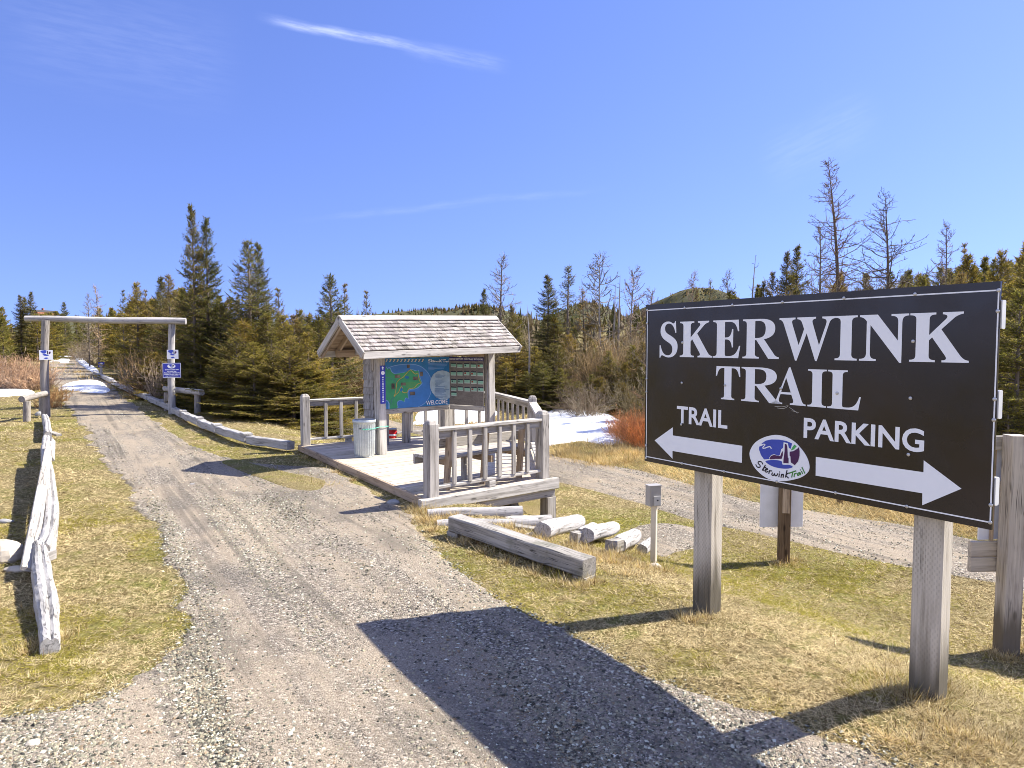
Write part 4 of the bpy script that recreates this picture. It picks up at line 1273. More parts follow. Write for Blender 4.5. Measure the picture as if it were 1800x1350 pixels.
ml([(45, 1085), (85, 1105), (108, 1160), (105, 1278), (45, 1280)], 'map_blue', 'map_inset', 0)
ml([(1050, 700), (1075, 590), (1140, 490), (1240, 420), (1350, 400), (1450, 415), (1548, 460), (1556, 1020), (1450, 1060), (1320, 1065), (1200, 1010), (1110, 910), (1065, 810)], 'map_circle', 'text_disc', 0)
for k in range(11):
    x = 45 + k * 81; y = 165 - k * 1.5
    ml([(x, y + 8), (x + 35, y), (x + 62, y), (x + 25, y + 62), (x - 5, y + 64), (x + 30, y + 14)], 'map_cream', 'chevron', 0)
m_ = MB(); LAYER[0] += 0.0005
V2, F2, _ = text2d('WELCOME', 0.01)
q = [(mq(955, 1188), mq(1475, 1164), mq(955, 1092), mq(1475, 1066))][0]
m_.flat([(q[0][0] + (q[1][0] - q[0][0]) * a, q[0][1] + (q[2][1] - q[0][1]) * b) for a, b in V2], F2, on_map(LAYER[0])); m_.build('welcome_lettering', M['sign_white'], mp)
X0 = 1010
SC2 = lambda lines, x0, y0, sx, sy: [[(x0 + (x - 360) * sx, y0 + (y - 785) * sy) for x, y in l] for l in lines]
flat_script = [[(1070, 165), (1030, 160), (1020, 180), (1060, 195), (1050, 215), (1005, 215)], [(1095, 150), (1085, 215)], [(1115, 180), (1090, 195), (1115, 215)], [(1125, 200), (1145, 190), (1130, 185), (1125, 212), (1150, 210)],
    [(1160, 188), (1160, 215)], [(1160, 198), (1180, 188)], [(1190, 190), (1195, 212), (1208, 195), (1215, 212), (1228, 190)], [(1240, 192), (1238, 214)], [(1252, 214), (1255, 192), (1272, 195), (1272, 214)],
    [(1290, 150), (1285, 214)], [(1345, 150), (1300, 190), (1340, 214)], [(1350, 165), (1440, 150)], [(1395, 158), (1385, 214)], [(1415, 190), (1412, 214)], [(1415, 198), (1440, 188)], [(1475, 190), (1450, 195), (1450, 212), (1475, 200), (1480, 212)], [(1495, 192), (1493, 212)], [(1515, 150), (1512, 210)]]
ms(flat_script, 0.009, 'sign_white', 'title_script')
ms([[(1015, 248 + k * 29), (1015 + wdt, 246 + k * 29 - wdt * 0.03)] for k, wdt in enumerate((470, 455, 440, 400, 370, 140))], 0.007, 'map_pale', 'text_lines')
ms([[(1185 - (k % 3) * 8, y), (1185 + wdt, y - wdt * 0.02)] for k, (y, wdt) in enumerate(((490, 120), (515, 240), (540, 210), (562, 150), (625, 160), (648, 240), (672, 210), (695, 140), (718, 110), (745, 60), (770, 230), (815, 200), (840, 330), (862, 240), (885, 250), (910, 210), (935, 150), (958, 250), (990, 290), (1020, 180)))], 0.006, 'text_blue', 'text_lines')
settle(mp)

# sponsor board
W2 = float(np.linalg.norm(PR1 - PL1)) - 0.03
def on_sp(off): return lambda u, v: Vector((*(PL1 + pd2 * (0.015 + u * W2) + pn2 * (0.026 + off)), 0.785 + v * H1_))
sb = empty('sponsor_board', on_sp(0)(0.5, 0), 'grey brown board with a navy header and rows of small mint green cards', 'notice board')
mb = MB(); f0, f1 = on_sp(0), on_sp(0.008)
mb.add([f1(0, 0), f1(1, 0), f1(1, 1), f1(0, 1), f0(0, 0), f0(1, 0), f0(1, 1), f0(0, 1)], F6); mb.build('panel', M['sponsor_board'], sb)
def sr(u0, v0, u1, v1, off, mb): mb.flat([(u0, v0), (u1, v0), (u1, v1), (u0, v1)], [(0, 1, 2, 3)], on_sp(off)); return mb
sr(0.0, 0.925, 1.0, 0.998, 0.0090, MB()).build('header', M['header_navy'], sb)
V2, F2, _ = text2d('PLEASE SUPPORT OUR TRAIL SPONSORS', 0.012)
m_ = MB(); m_.flat([(0.02 + 0.96 * a, 0.942 + 0.036 * b) for a, b in V2], F2, on_sp(0.0096)); m_.build('header_lettering', M['sign_white'], sb)
r = random.Random(2)
rows_ = [(0.875, 5), (0.710, 5), (0.545, 5), (0.385, 5), (0.270, 1)]
for ri, (v, nn) in enumerate(rows_):
    for k in range(nn):
        u0 = 0.055 + k * 0.193 + (0.012 if ri > 1 else 0) + r.uniform(-.004, .004); v1 = v + r.uniform(-0.006, 0.006); hh = 0.092
        card = sr(u0, v1 - hh, u0 + 0.155, v1, 0.0090, MB()).build('sponsor_card', M['card_green'], sb)
        sr(u0, v1 - 0.022, u0 + 0.155, v1, 0.0096, MB()).build('card_band', M['card_dark'], card)
        sr(u0, v1 - hh, u0 + 0.155, v1 - hh + 0.016, 0.0096, MB()).build('card_band', M['card_pale'], card)
        if (ri, k) in ((0, 4), (1, 2), (1, 3), (2, 3), (3, 3)):
            sr(u0 + 0.012, v1 - 0.066, u0 + 0.06, v1 - 0.030, 0.0102, MB()).build('card_mark', M['card_red'], card)
        elif (ri, k) in ((2, 0), (2, 1), (3, 4), (0, 2)):
            sr(u0 + 0.018, v1 - 0.06, u0 + 0.055, v1 - 0.032, 0.0102, MB()).build('card_mark', M['card_dark'], card)
settle(sb)

# blue strip sign on the nearest shelter post
st = empty('strip_sign', kp(0, -0.08, 0.9), 'narrow vertical blue sign with a white arrow and disc on the nearest shelter post', 'sign')
vn = np.array([-K0[0], -K0[1]]); 
q0 = K0 - KS * 0.0735
def on_st(off): return lambda u, v: Vector((*(q0 + KF * (u - 0.005) - KS * off), v))
m_ = MB(); f0, f1 = on_st(0.001), on_st(0.005)
m_.add([f1(-.05, 0.97), f1(.05, 0.97), f1(.05, 1.60), f1(-.05, 1.60), f0(-.05, 0.97), f0(.05, 0.97), f0(.05, 1.60), f0(-.05, 1.60)], F6); m_.build('panel', M['notice_blue'], st)
m_ = MB(); m_.flat([(-.010, 1.535), (.010, 1.535), (.010, 1.56), (.026, 1.56), (0, 1.59), (-.026, 1.56), (-.010, 1.56)], [(0, 1, 2, 3, 4, 5, 6)], on_st(0.0056)); m_.build('arrow', M['sign_white'], st)
m_ = MB(); m_.flat([(0.034 * math.cos(k * .3142), 1.48 + 0.034 * math.sin(k * .3142)) for k in range(20)], [tuple(range(20))], on_st(0.0056)); m_.build('disc', M['sign_white'], st)
m_ = MB()
for k in range(12):
    z = 1.405 - k * 0.036; ww = (0.014, 0.010, 0.008, 0.013, 0.010, 0.015)[k % 6]
    m_.flat([(-ww, z - 0.011), (ww, z - 0.011), (ww, z + 0.011), (-ww, z + 0.011)], [(0, 1, 2, 3)], on_st(0.0056))
m_.build('small_lettering', M['sign_white'], st)
settle(st)

# galvanised bin, its cord, and the red tub behind
bx, by = PZ(641, 802, DZ)[:2]
can = empty('rubbish_bin', (bx, by, DZ), 'fluted galvanised metal bin with a flat lid beside the nearest shelter post', 'bin')
fl = lambda i, j: 0.0085 * math.cos(j * 2 * math.pi / 4) if 2 <= i <= 6 else 0.0
mb = MB(); mb.lathe([(0.150, 0.012), (0.156, 0.02), (0.158, 0.05), (0.160, 0.06), (0.164, 0.25), (0.169, 0.46), (0.171, 0.53), (0.174, 0.54), (0.180, 0.555), (0.181, 0.572)], (bx, by, DZ), 96, flute=fl)
mb.lathe([(0.140, 0.0), (0.153, 0.004), (0.153, 0.014)], (bx, by, DZ), 48)
mb.build('body', M['galv'], can)
mb = MB(); mb.lathe([(0.187, 0.560), (0.189, 0.575), (0.189, 0.598), (0.184, 0.606), (0.172, 0.603), (0.165, 0.590), (0.06, 0.588), (0.01, 0.588)], (bx, by, DZ), 64); mb.build('lid', M['galv'], can)
mb = MB(); a = math.atan2(-by, -bx)
hx, hy = bx + 0.175 * math.cos(a - 0.35), by + 0.175 * math.sin(a - 0.35)
mb.tube([(hx - 0.012, hy - 0.01, DZ + 0.475), (hx - 0.002, hy - 0.004, DZ + 0.475)], 0.012, 8); mb.build('lug', M['ink_black'], can)
settle(can)
mb = MB()
pts = []
for k in range(24):
    t = k / 23; ang = a - 0.2 + t * 0.9
    pts.append((bx + 0.182 * math.cos(ang), by + 0.182 * math.sin(ang), DZ + 0.462 + 0.006 * math.sin(k)))
c0 = K0 - KF * 0.08 - KS * 0.085; c1 = K0 + KF * 0.085 - KS * 0.085; c2 = K0 + KF * 0.085 + KS * 0.08
pts += [(c0[0], c0[1], DZ + 0.47), (*((c0 + c1) / 2 - KS * 0.003), DZ + 0.465), (c1[0], c1[1], DZ + 0.47), (c2[0], c2[1], DZ + 0.475)]
mb.tube(pts, 0.006, 6)
tag(mb.build('cord', M['cord_green'], origin=tuple(pts[0])), 'green cord tying the galvanised bin to the shelter post', 'cord')
rx, ry = PZ(690, 770, DZ)[:2]
tub = empty('plastic_tub', (rx, ry, DZ), 'small red and white plastic tub on the deck behind the nearest shelter post', 'tub')
mb = MB(); mb.lathe([(0.075, 0.02), (0.08, 0.03), (0.085, 0.16), (0.075, 0.165)], (rx, ry, DZ + 0.0), 24); mb.lathe([(0.076, 0.001), (0.078, 0.01), (0.078, 0.02)], (rx, ry, DZ), 24); mb.build('body', M['red_plastic'], tub)
mb = MB(); mb.lathe([(0.0865, 0.05), (0.0875, 0.055), (0.0885, 0.08), (0.0875, 0.085)], (rx, ry, DZ), 24, cap=False); mb.build('band', M['white_plastic'], tub)
mb = MB(); mb.lathe([(0.088, 0.166), (0.09, 0.18), (0.07, 0.19), (0.01, 0.19)], (rx, ry, DZ), 24); mb.build('lid', M['utility_grey'], tub)
settle(tub)
# ------------------------------------------------------------------ trail gate with its plaques
gl = G(81, 733); gr = G(303, 728)
gate = empty('trail_gate', ((gl[0] + gr[0]) / 2, (gl[1] + gr[1]) / 2, H1((gl[0] + gr[0]) / 2, (gl[1] + gr[1]) / 2)), 'tall log gateway over the gravel trail, two round posts carrying one long crossbeam', 'gate')
topL = P(80, 563, gl[1]); topR = P(302, 569, gr[1])
mb = MB(); mb.tube([(gl[0], gl[1], H1(gl[0], gl[1]) - 0.2), (gl[0] + .005, gl[1], 1.2), (topL[0], gl[1], topL[2])], [0.108, 0.1, 0.095], 14, jit=0.03); mb.build('post', M['round_post'], gate)
mb = MB(); mb.tube([(gr[0], gr[1], H1(gr[0], gr[1]) - 0.2), (gr[0] - .005, gr[1], 1.2), (topR[0], gr[1], topR[2])], [0.102, 0.094, 0.088], 14, jit=0.03); mb.build('post', M['pale_round_post'], gate)
bl = P(44, 560, gl[1]); br = P(327, 565, gr[1])
pts = [np.array(bl) * (1 - t) + np.array(br) * t + np.array([0, 0, 0.01 * math.sin(t * 9)]) for t in np.linspace(0, 1, 8)]
mb = MB(); mb.tube(pts, [0.075, 0.078, 0.08, 0.083, 0.085, 0.088, 0.09, 0.092], 14, jit=0.03); mb.build('crossbeam', M['pale_round_post'], gate)
def stub_post(px, pyb, pyt, rad, mt):
    b = G(px, pyb); t = P(px, pyt, b[1])
    mb = MB(); mb.tube([(b[0], b[1], H1(b[0], b[1]) - 0.1), (t[0], t[1], t[2])], [rad, rad * 0.95], 12, jit=0.03); mb.build('short_post', M[mt], gate)
    return t
t1 = stub_post(47, 741, 705, 0.088, 'round_post')
mb = MB(); a = P(82, 691, gl[1] - 0.02); c = P(38, 702, t1[1] - 0.1)
mb.tube([a, ((a + c) / 2), c], [0.075, 0.078, 0.08], 12, jit=0.03); mb.build('side_rail', M['round_post'], gate)
b2 = G(293, 722)
t2_ = stub_post(347, 731, 693, 0.088, 'round_post'); t3_ = stub_post(293, 722, 690, 0.085, 'round_post')
a = P(290, 683, t3_[1] + 0.12); c = P(355, 690, t2_[1] - 0.12)
mb = MB(); mb.tube([a, (a + c) / 2, c], [0.075, 0.078, 0.082], 12, jit=0.03); mb.build('side_rail', M['pale_round_post'], gate)
stub_post(74, 728, 690, 0.085, 'round_post')
settle(gate)

def plate(name, c, w_, h_, label, mt, group=None, face=None):
    """upright plate facing the trail, centred on c"""
    c = Vector(c); nrm = Vector((-c.x, -c.y, 0)).normalized() if face is None else Vector(face).normalized()
    ax = Vector((-nrm.y, nrm.x, 0))
    if ax.x < 0: ax = -ax
    fn = lambda off: (lambda u, v: c + ax * (u * w_ / 2) + Vector((0, 0, v * h_ / 2)) + nrm * off)
    root = empty(name, c - Vector((0, 0, h_ / 2)), label, 'sign', group)
    f0, f1 = fn(0), fn(-0.008)
    mb = MB(); mb.add([f1(-1, -1), f1(1, -1), f1(1, 1), f1(-1, 1), f0(-1, -1), f0(1, -1), f0(1, 1), f0(-1, 1)], F6); mb.build('panel', M[mt], root)
    return root, fn
def on_plate(root, fn, pts, mt, name, off, sub=0):
    q = [tuple(p) for p in smooth_loop(pts, sub)] if sub else pts
    V2, F2 = fill2d([q]); m_ = MB(); m_.flat(V2, F2, fn(off)); return m_.build(name, M[mt], root)
def txt_plate(root, fn, s, u0, u1, v0, v1, mt, name, off, bold=0.02):
    V2, F2, _ = text2d(s, bold); m_ = MB(); m_.flat([(u0 + a * (u1 - u0), v0 + b * (v1 - v0)) for a, b in V2], F2, fn(off)); return m_.build(name, M[mt], root)
ell = lambda cx, cy, a, b, n=24: [(cx + a * math.cos(2 * math.pi * k / n), cy + b * math.sin(2 * math.pi * k / n)) for k in range(n)]
def mini_logo(root, fn, cx, cy, s, off):
    f = lambda pts: [(cx + x * s, cy + y * s * 1.05) for x, y in pts]
    on_plate(root, fn, f([(-.55, .55), (-.1, .62), (.15, .55), (.1, .1), (-.1, -.05), (-.4, -.1), (-.75, .25), (-.8, .45)]), 'logo_blue', 'logo_sea', off)
    on_plate(root, fn, f([(-.5, -.25), (-.1, -.12), (.25, -.35), (.55, -.5), (.1, -.58), (-.25, -.5)]), 'logo_blue', 'logo_sea', off)
    on_plate(root, fn, f([(.24, .5), (.34, .5), (.42, -.25), (.24, -.25)]), 'ink_black', 'logo_stack', off)
    on_plate(root, fn, f([(.5, .25), (.72, .38), (.78, .1), (.68, -.2), (.5, -.15)]), 'logo_purple', 'logo_stack', off)
for (px, py, wpx, hpx, who, lab) in ((81, 624, 20, 17, gl, 'small square white trail sign on the left log gate post'), (303.5, 623, 18, 16, gr, 'small square white trail sign above the blue notice on the right gate post')):
    c = P(px, py, who[1] - 0.13); s_ = who[1] / 1250
    rt, fn = plate('trail_marker', c, wpx * s_, hpx * s_, lab, 'panel_white', 'white markers on the gate posts')
    mini_logo(rt, fn, -0.05, 0.38, 0.95, 0.0015)
    on_plate(rt, fn, [(-.36, -.66), (-.15, -.52), (.15, -.5), (.36, -.64), (.12, -.80), (-.14, -.80)], 'logo_blue', 'arrow_mark', 0.0015)
    settle(rt)
c = P(302, 651, gr[1] - 0.13); s_ = gr[1] / 1250
rt, fn = plate('blue_notice', c, 29 * s_, 26 * s_, 'blue notice with white border and lettering on the right gate post', 'notice_blue')
for (u0, v0, u1, v1) in ((-.97, .93, .97, .98), (-.97, -.98, .97, -.93), (-.98, -.98, -.94, .98), (.94, -.98, .98, .98)):
    m_ = MB(); m_.flat([(u0, v0), (u1, v0), (u1, v1), (u0, v1)], [(0, 1, 2, 3)], fn(0.0015)); m_.build('border', M['sign_white'], rt)
on_plate(rt, fn, ell(-.03, .56, .44, .30), 'sign_white', 'oval', 0.0016)
mini_logo(rt, fn, -.02, .60, 0.36, 0.0024)
for k, (s, a) in enumerate((('Sections of this trail', .74), ('are multi use.', .50), ('Motorized vehicles are', .84), ('obliged to give right of', .86), ('way to pedestrians.', .72))):
    v = 0.10 - k * 0.215
    txt_plate(rt, fn, s, -a, a, v - 0.075, v + 0.075, 'sign_white', 'lettering', 0.0016, 0.03)
settle(rt)
# the same kind of notice further along the trail, on its own post
fb = G(177, 658)
rt, fn = plate('blue_notice', P(178, 641, fb[1]), 9.5 * fb[1] / 1250, 9 * fb[1] / 1250, 'small faded blue notice on a short white post beside the trail far beyond the gate', 'notice_blue')
on_plate(rt, fn, ell(0, .45, .5, .3), 'panel_white', 'oval', 0.003)
for k in range(3):
    m_ = MB(); v = -.05 - k * .3; m_.flat([(-.7, v - .07), (.7, v - .07), (.7, v + .07), (-.7, v + .07)], [(0, 1, 2, 3)], fn(0.003)); m_.build('lettering', M['panel_white'], rt)
mb = MB(); mb.beam((fb[0], fb[1] + 0.07, H1(fb[0], fb[1]) - 0.1), (fb[0], fb[1] + 0.07, P(178, 638, fb[1])[2]), 0.09, 0.09, up=(0, 1, 0)); mb.build('post', M['pale_wood'], rt)
settle(rt)

# ------------------------------------------------------------------ kerb timbers right of the trail
def timber(name, pts, wd_, ht, label, mt, cat, group=None, z_off=0.0, n=6, jit=0.006, lift=None, parts=None, taper=1.0):
    a, b = np.array(pts[0], float), np.array(pts[1], float)
    za = (H1(*a[:2]) + ht / 2 + z_off) if len(a) < 3 else a[2]
    zb = (H1(*b[:2]) + ht / 2 + z_off) if len(b) < 3 else b[2]
    mb = MB(); mb.beam((a[0], a[1], za), (b[0], b[1], zb), wd_, ht, ch=0.014, n=n, jit=jit, taper=taper)
    o = (float(a[0] + b[0]) / 2, float(a[1] + b[1]) / 2, (za + zb) / 2 - ht / 2)
    return tag(mb.build(name, M[mt], origin=o), label, cat, group)
kpx = [(512, 796), (437, 784), (384, 766), (352, 752.5), (323, 738.5), (302, 726), (286, 718), (262, 707), (246, 700), (226, 690.5), (212, 685), (197, 675), (166, 660)]
kpt = [np.array(G(*p)[:2]) for p in kpx]
klab = ['kerb timber ending at the deck corner post', 'second kerb timber from the deck corner, right of the trail', 'third kerb timber from the deck corner, right of the trail', 'kerb timber between the third joint block and the gate, right of the trail',
        'kerb timber ending at the foot of the right gate post', 'first kerb timber beyond the right gate post', 'second kerb timber beyond the right gate post', 'third kerb timber beyond the right gate post', 'fourth kerb timber beyond the right gate post',
        'fifth kerb timber beyond the right gate post', 'kerb timber beside the snow patch on the trail', 'low far kerb timber beyond the snow patch on the trail']
blab = ['joint block nearest the deck on the kerb right of the trail', 'second joint block from the deck on the kerb', 'third joint block from the deck on the kerb', 'last joint block on the kerb before the gate', 'joint block at the foot of the right gate post',
        'first joint block on the kerb beyond the gate', 'second joint block on the kerb beyond the gate', 'third joint block on the kerb beyond the gate']
for k in range(len(kpt) - 1):
    a, b = kpt[k], kpt[k + 1]; d = (b - a) / np.linalg.norm(b - a)
    timber('kerb_timber', (a + d * 0.02, b - d * 0.02), 0.16, 0.15, klab[k], 'kerb_wood', 'kerb timber', 'kerb timbers along the trail', z_off=0.05 + 0.01 * (k % 2), jit=0.011)
    if 0 < k < 9:
        mb = MB(); nx = np.array([d[1], -d[0]]); zz = H1(*a)
        mb.beam((*(a - nx * 0.0), zz + 0.225), (*(a + d * 0.24), zz + 0.232), 0.175, 0.035, ch=0.008)
        mb.beam((*(a + d * 0.08 + nx * 0.10), zz - 0.05), (*(a + d * 0.08 + nx * 0.10), zz + 0.19), 0.06, 0.09, up=(d[0], d[1], 0))
        tag(mb.build('kerb_block', M['kerb_wood'], origin=(*a, zz)), blab[k - 1], 'block', 'joint blocks on the kerb')

# ------------------------------------------------------------------ broken timber edging left of the trail
def ribbon_timber(name, px_pts, heights, widths, label, mt, thick, cat='timber', seed=0, group=None):
    """flaking flat log: its top follows the ground points, with an uneven outline"""
    c = np.array([G(px, py)[:2] for px, py in px_pts]); n = 44
    cc = np.array(smooth_loop(c, 8, False)); cc = resample(cc, n)
    hh = np.interp(np.linspace(0, 1, n), np.linspace(0, 1, len(heights)), heights)
    ww = np.interp(np.linspace(0, 1, n), np.linspace(0, 1, len(widths)), widths)
    r = random.Random(seed); V = []; g = []; dist = 0
    for i in range(n):
        t = cc[min(i + 1, n - 1)] - cc[max(i - 1, 0)]; t = t / np.linalg.norm(t); nx = np.array([t[1], -t[0]])
        if i: dist += np.linalg.norm(cc[i] - cc[i - 1])
        zz = H1(*cc[i]); w_ = ww[i] * 0.42
        prof = ((-1.0, -thick), (-1.04, -thick * .6), (-1.0, -0.05), (-0.90, -0.018), (-0.62, 0.002), (-0.25, 0.010), (0.12, 0.008), (0.5, 0.004), (0.86, -0.012), (1.0, -0.045), (1.05, -thick * .55), (1.0, -thick))
        crack = 0.016
        sec = [(w_ * a_ * (1 + 0.05 * math.sin(i * 0.45 + seed) * (abs(a_) > 0.8)) + r.uniform(-.004, .004), hh[i] + b_ + r.uniform(-.003, .003) - (crack if abs(a_ - 0.12) < .01 else 0)) for a_, b_ in prof]
        for s, u in sec:
            V.append((cc[i][0] + nx[0] * s, cc[i][1] + nx[1] * s, zz + u)); g.append((dist + seed * 3.3, s + seed, u))
    F = []; m_ = 12
    for i in range(n - 1):
        for j in range(m_): F.append((i * m_ + (j + 1) % m_, i * m_ + j, (i + 1) * m_ + j, (i + 1) * m_ + (j + 1) % m_))
    F.append(tuple(range(m_))); F.append(tuple((n - 1) * m_ + j for j in range(m_ - 1, -1, -1)))
    mb = MB(); mb.add(V, F, g)
    o = (float(cc[n // 2][0]), float(cc[n // 2][1]), H1(*cc[n // 2]))
    return tag(mb.build(name, M[mt], origin=o), label, cat, group)
GRP = 'broken timbers edging the lawn left of the trail'
ribbon_timber('edging_timber', [(88, 1150), (84, 1090), (74, 1025), (70, 982)], [0.10, 0.15, 0.17, 0.17], [0.12, 0.17, 0.16, 0.13], 'nearest flaking whitewashed timber left of the trail, with cracked end', 'peeling', 0.16, seed=1, group=GRP)
ribbon_timber('edging_timber', [(74, 990), (86, 960), (90, 905), (86, 850), (80, 805)], [0.17, 0.18, 0.20, 0.22, 0.22], [0.15, 0.17, 0.16, 0.14, 0.13], 'curving flaking white timber beneath the leaning grey plank', 'peeling', 0.17, seed=2, group=GRP)
ribbon_timber('edging_timber', [(81, 846), (80, 810), (82, 788)], [0.20, 0.24, 0.25], [0.12, 0.14, 0.14], 'short white timber under the top of the leaning grey plank', 'peeling', 0.2, seed=3, group=GRP)
ribbon_timber('edging_timber', [(85, 778), (82, 752), (79, 742)], [0.22, 0.22, 0.20], [0.15, 0.16, 0.16], 'farthest white timber of the edging, ending at the left gate post', 'peeling', 0.18, seed=4, group=GRP)
a = G(49, 1022); b = G(92, 822)
mb = MB(); mb.beam((a[0], a[1], H1(a[0], a[1]) + 0.10), (b[0] - 0.02, b[1], 0.40), 0.11, 0.032, up=(0.55, -0.2, 0.8), ch=0.004, n=4, jit=0.002)
tag(mb.build('leaning_plank', M['grey_wood'], origin=(a[0], a[1], H1(a[0], a[1]))), 'long grey plank lying tilted along the white edging timbers', 'plank')
a = G(91, 830); mb = MB(); p = P(91, 806, a[1] - 0.1); q = P(93, 773, a[1] + 0.75)
mb.beam(p, q, 0.10, 0.032, ch=0.004, up=(0.9, 0.2, 0.45)); tag(mb.build('leaning_plank', M['grey_wood'], origin=(a[0], a[1], 0)), 'short board set on edge by the top of the leaning grey plank', 'plank')
a = P(86, 759, 14.6); b = P(104, 765, 14.3); mb = MB(); mb.beam(a, b, 0.10, 0.045, ch=0.004); tag(mb.build('broken_board', M['grey_wood'], origin=tuple(a)), 'short broken board jutting right across the white edging timber near the gate', 'board')
a = G(52, 1000); b = G(84, 985); mb = MB(); mb.beam((a[0], a[1], 0.05), (b[0] + 0.03, b[1] + .02, 0.05), 0.09, 0.10, ch=0.012, n=3, jit=0.004)
tag(mb.build('cross_block', M['peeling'], origin=(a[0], a[1], 0)), 'short white block crossing under the joint of the two nearest edging timbers', 'block')
def rock(px, py, rx_, ry_, rz, label, mt='rock', seed=0, group=None, sink=0.3):
    b = G(px, py); V = []; F = []; n, m_ = 18, 9; r = np.random.default_rng(seed); dirs = r.normal(size=(7, 3)); dirs /= np.linalg.norm(dirs, axis=1)[:, None]; amp = r.uniform(.7, 0.95, 7)
    for i in range(m_ + 1):
        for j in range(n):
            th = math.pi * i / m_; ph = 2 * math.pi * j / n
            d = np.array([math.sin(th) * math.cos(ph), math.sin(th) * math.sin(ph), math.cos(th)])
            k = min([1.0] + [amp[q] / max(1e-3, float(d @ dirs[q])) for q in range(7) if d @ dirs[q] > 0])
            k *= 1 + r.uniform(-.02, .02)
            V.append((d[0] * rx_ * k, d[1] * ry_ * k, d[2] * rz * k + rz * (1 - 2 * sink) * 0.9))
    for i in range(m_):
        for j in range(n): F.append((i * n + j, (i + 1) * n + j, (i + 1) * n + (j + 1) % n, i * n + (j + 1) % n))
    mb = MB(); mb.add(V, F, None); o = mb.build('rock', M[mt]); o.location = (b[0], b[1], H1(b[0], b[1]))
    return tag(o, label, 'rock', group)
rock(2, 985, 0.21, 0.16, 0.14, 'large cream boulder on the grass at the left edge of the picture', seed=3)
rock(30, 1004, 0.12, 0.05, 0.035, 'flat white stone lying between the boulder and the edging timber', 'rock', 5)
rock(10, 918, 0.09, 0.05, 0.03, 'small dark flat stone on the lawn above the cream boulder', 'rock_grey', 6)
rock(691, 886, 0.085, 0.06, 0.045, 'rounded grey stone on the gravel by the nearest deck corner', 'rock_grey', 7)
rock(58, 1312, 0.045, 0.035, 0.025, 'pale stone on the gravel in the lower left corner', 'rock', 8)
rock(358, 1002, 0.03, 0.022, 0.015, 'small pale pebble alone on the gravel trail near the lawn edge', 'rock', 9)
rock(338, 853, 0.05, 0.03, 0.02, 'brown stone in the middle of the trail level with the nearest deck corner', 'rock_grey', 10)
rock(70, 731, 0.12, 0.10, 0.09, 'dark round stone at the foot of the left gate post', 'rock_grey', 11)
rock(934, 945, 0.07, 0.05, 0.04, 'small tan stone in the grass behind the long squared beam', 'rock', 12)
rock(1152, 998, 0.07, 0.05, 0.035, 'broken pale stone at the foot of the grey meter box post', 'rock', 13)

# ------------------------------------------------------------------ logs, squared beam, meter box
def log(pa, pb, rad, label, zl=0.0, blocks=True, mt='white_log', group='bleached logs on the grass below the deck', ends=0.85):
    a = np.array(G(*pa[:2])); b = np.array(G(*pb[:2])); rad *= 0.84; a[2] = H1(a[0], a[1]) + rad * 0.45 + zl * 0.8; b[2] = H1(b[0], b[1]) + rad * ends + zl; a = a + (b - a) * 0.02
    if len(pa) == 3: a = P(*pa); b = P(*pb)
    pts = [a + (b - a) * t + np.array([0, 0, 0.008 * math.sin(7 * t)]) for t in np.linspace(0, 1, 7)]
    mb = MB(); mb.tube(pts, [rad * (0.9 + 0.1 * math.sin(t * 2.2 + 0.4) - (0.10 if t == 1 else 0)) for t in np.linspace(0, 1, 7)], 18, jit=0.07)
    return tag(mb.build('log', M[mt], origin=tuple((a + b) / 2)), label, 'log', group)
log((752, 906, 8.0), (918, 899, 8.2), 0.088, 'longest bleached log, lying just under the deck fascia', 0.02)
log((768, 924, 7.65), (946, 920, 7.8), 0.080, 'bleached log passing behind the head of the long squared beam', 0.02)
log((888, 919, 8.05), (968, 914, 8.3), 0.085, 'bleached log by the foot of the deck support post', 0.02)
log((952, 950), (1018, 936), 0.115, 'thick bleached log in the middle of the short row', 0.06)
log((1022, 952), (1044, 941), 0.10, 'stubby bleached log end between two longer ones in the short row', 0.02)
log((1030, 962), (1080, 951), 0.10, 'bleached log with a dark shadow band, second from the right of the row', 0.10)
log((1086, 972), (1117, 958), 0.105, 'white log resting on a squared block, nearest the meter box post', 0.05)
log((1128, 972), (1146, 962), 0.085, 'half buried white log end behind the meter box post', 0.0)
for pa, pb, z, lab in (((1008, 957), (1022, 962), 0.06, 'short squared timber end beneath the thick log of the row'), ((1072, 973), (1092, 977), 0.07, 'short squared timber block under the white log nearest the meter box'), ((905, 930), (975, 940), 0.03, 'thin grey board lying on the grass behind the bleached logs')):
    a = G(*pa); b = G(*pb); d = np.array(b) - np.array(a)
    mb = MB(); thin = 'thin' in lab
    mb.beam((a[0], a[1], H1(a[0], a[1]) + z), (b[0], b[1] + (0.0 if thin else 0.16), H1(b[0], b[1]) + z), 0.11, 0.035 if thin else 0.12, n=3, jit=0.003)
    tag(mb.build('timber_block', M['mossy_beam'], origin=(a[0], a[1], H1(a[0], a[1]))), lab, 'timber')
a = P(792, 915, 7.55); b = P(1046, 1001, 6.15)
a = np.array(G(800, 940)); b = np.array(G(1036, 1018))
a = a + np.array([0, 0, 0.13]); b = b + np.array([0, 0, 0.10])
beam = empty('squared_beam', (*((a + b) / 2)[:2], H1(*((a + b) / 2)[:2])), 'long grey squared beam lying slantwise on blocks beside the gravel', 'beam')
mb = MB(); mb.beam(a, b, 0.17, 0.155, ch=0.012, n=10, jit=0.004); mb.build('beam', M['mossy_beam'], beam)
for p, s_ in ((a + (b - a) * 0.02, 0.16), (b - (b - a) * 0.035, 0.15)):
    mb = MB(); mb.beam((p[0], p[1], H1(p[0], p[1]) - 0.08), (p[0], p[1], p[2] - 0.08), s_, s_, up=(1, -.9, 0)); mb.build('foot_block', M['mossy_beam'], beam)
settle(beam)

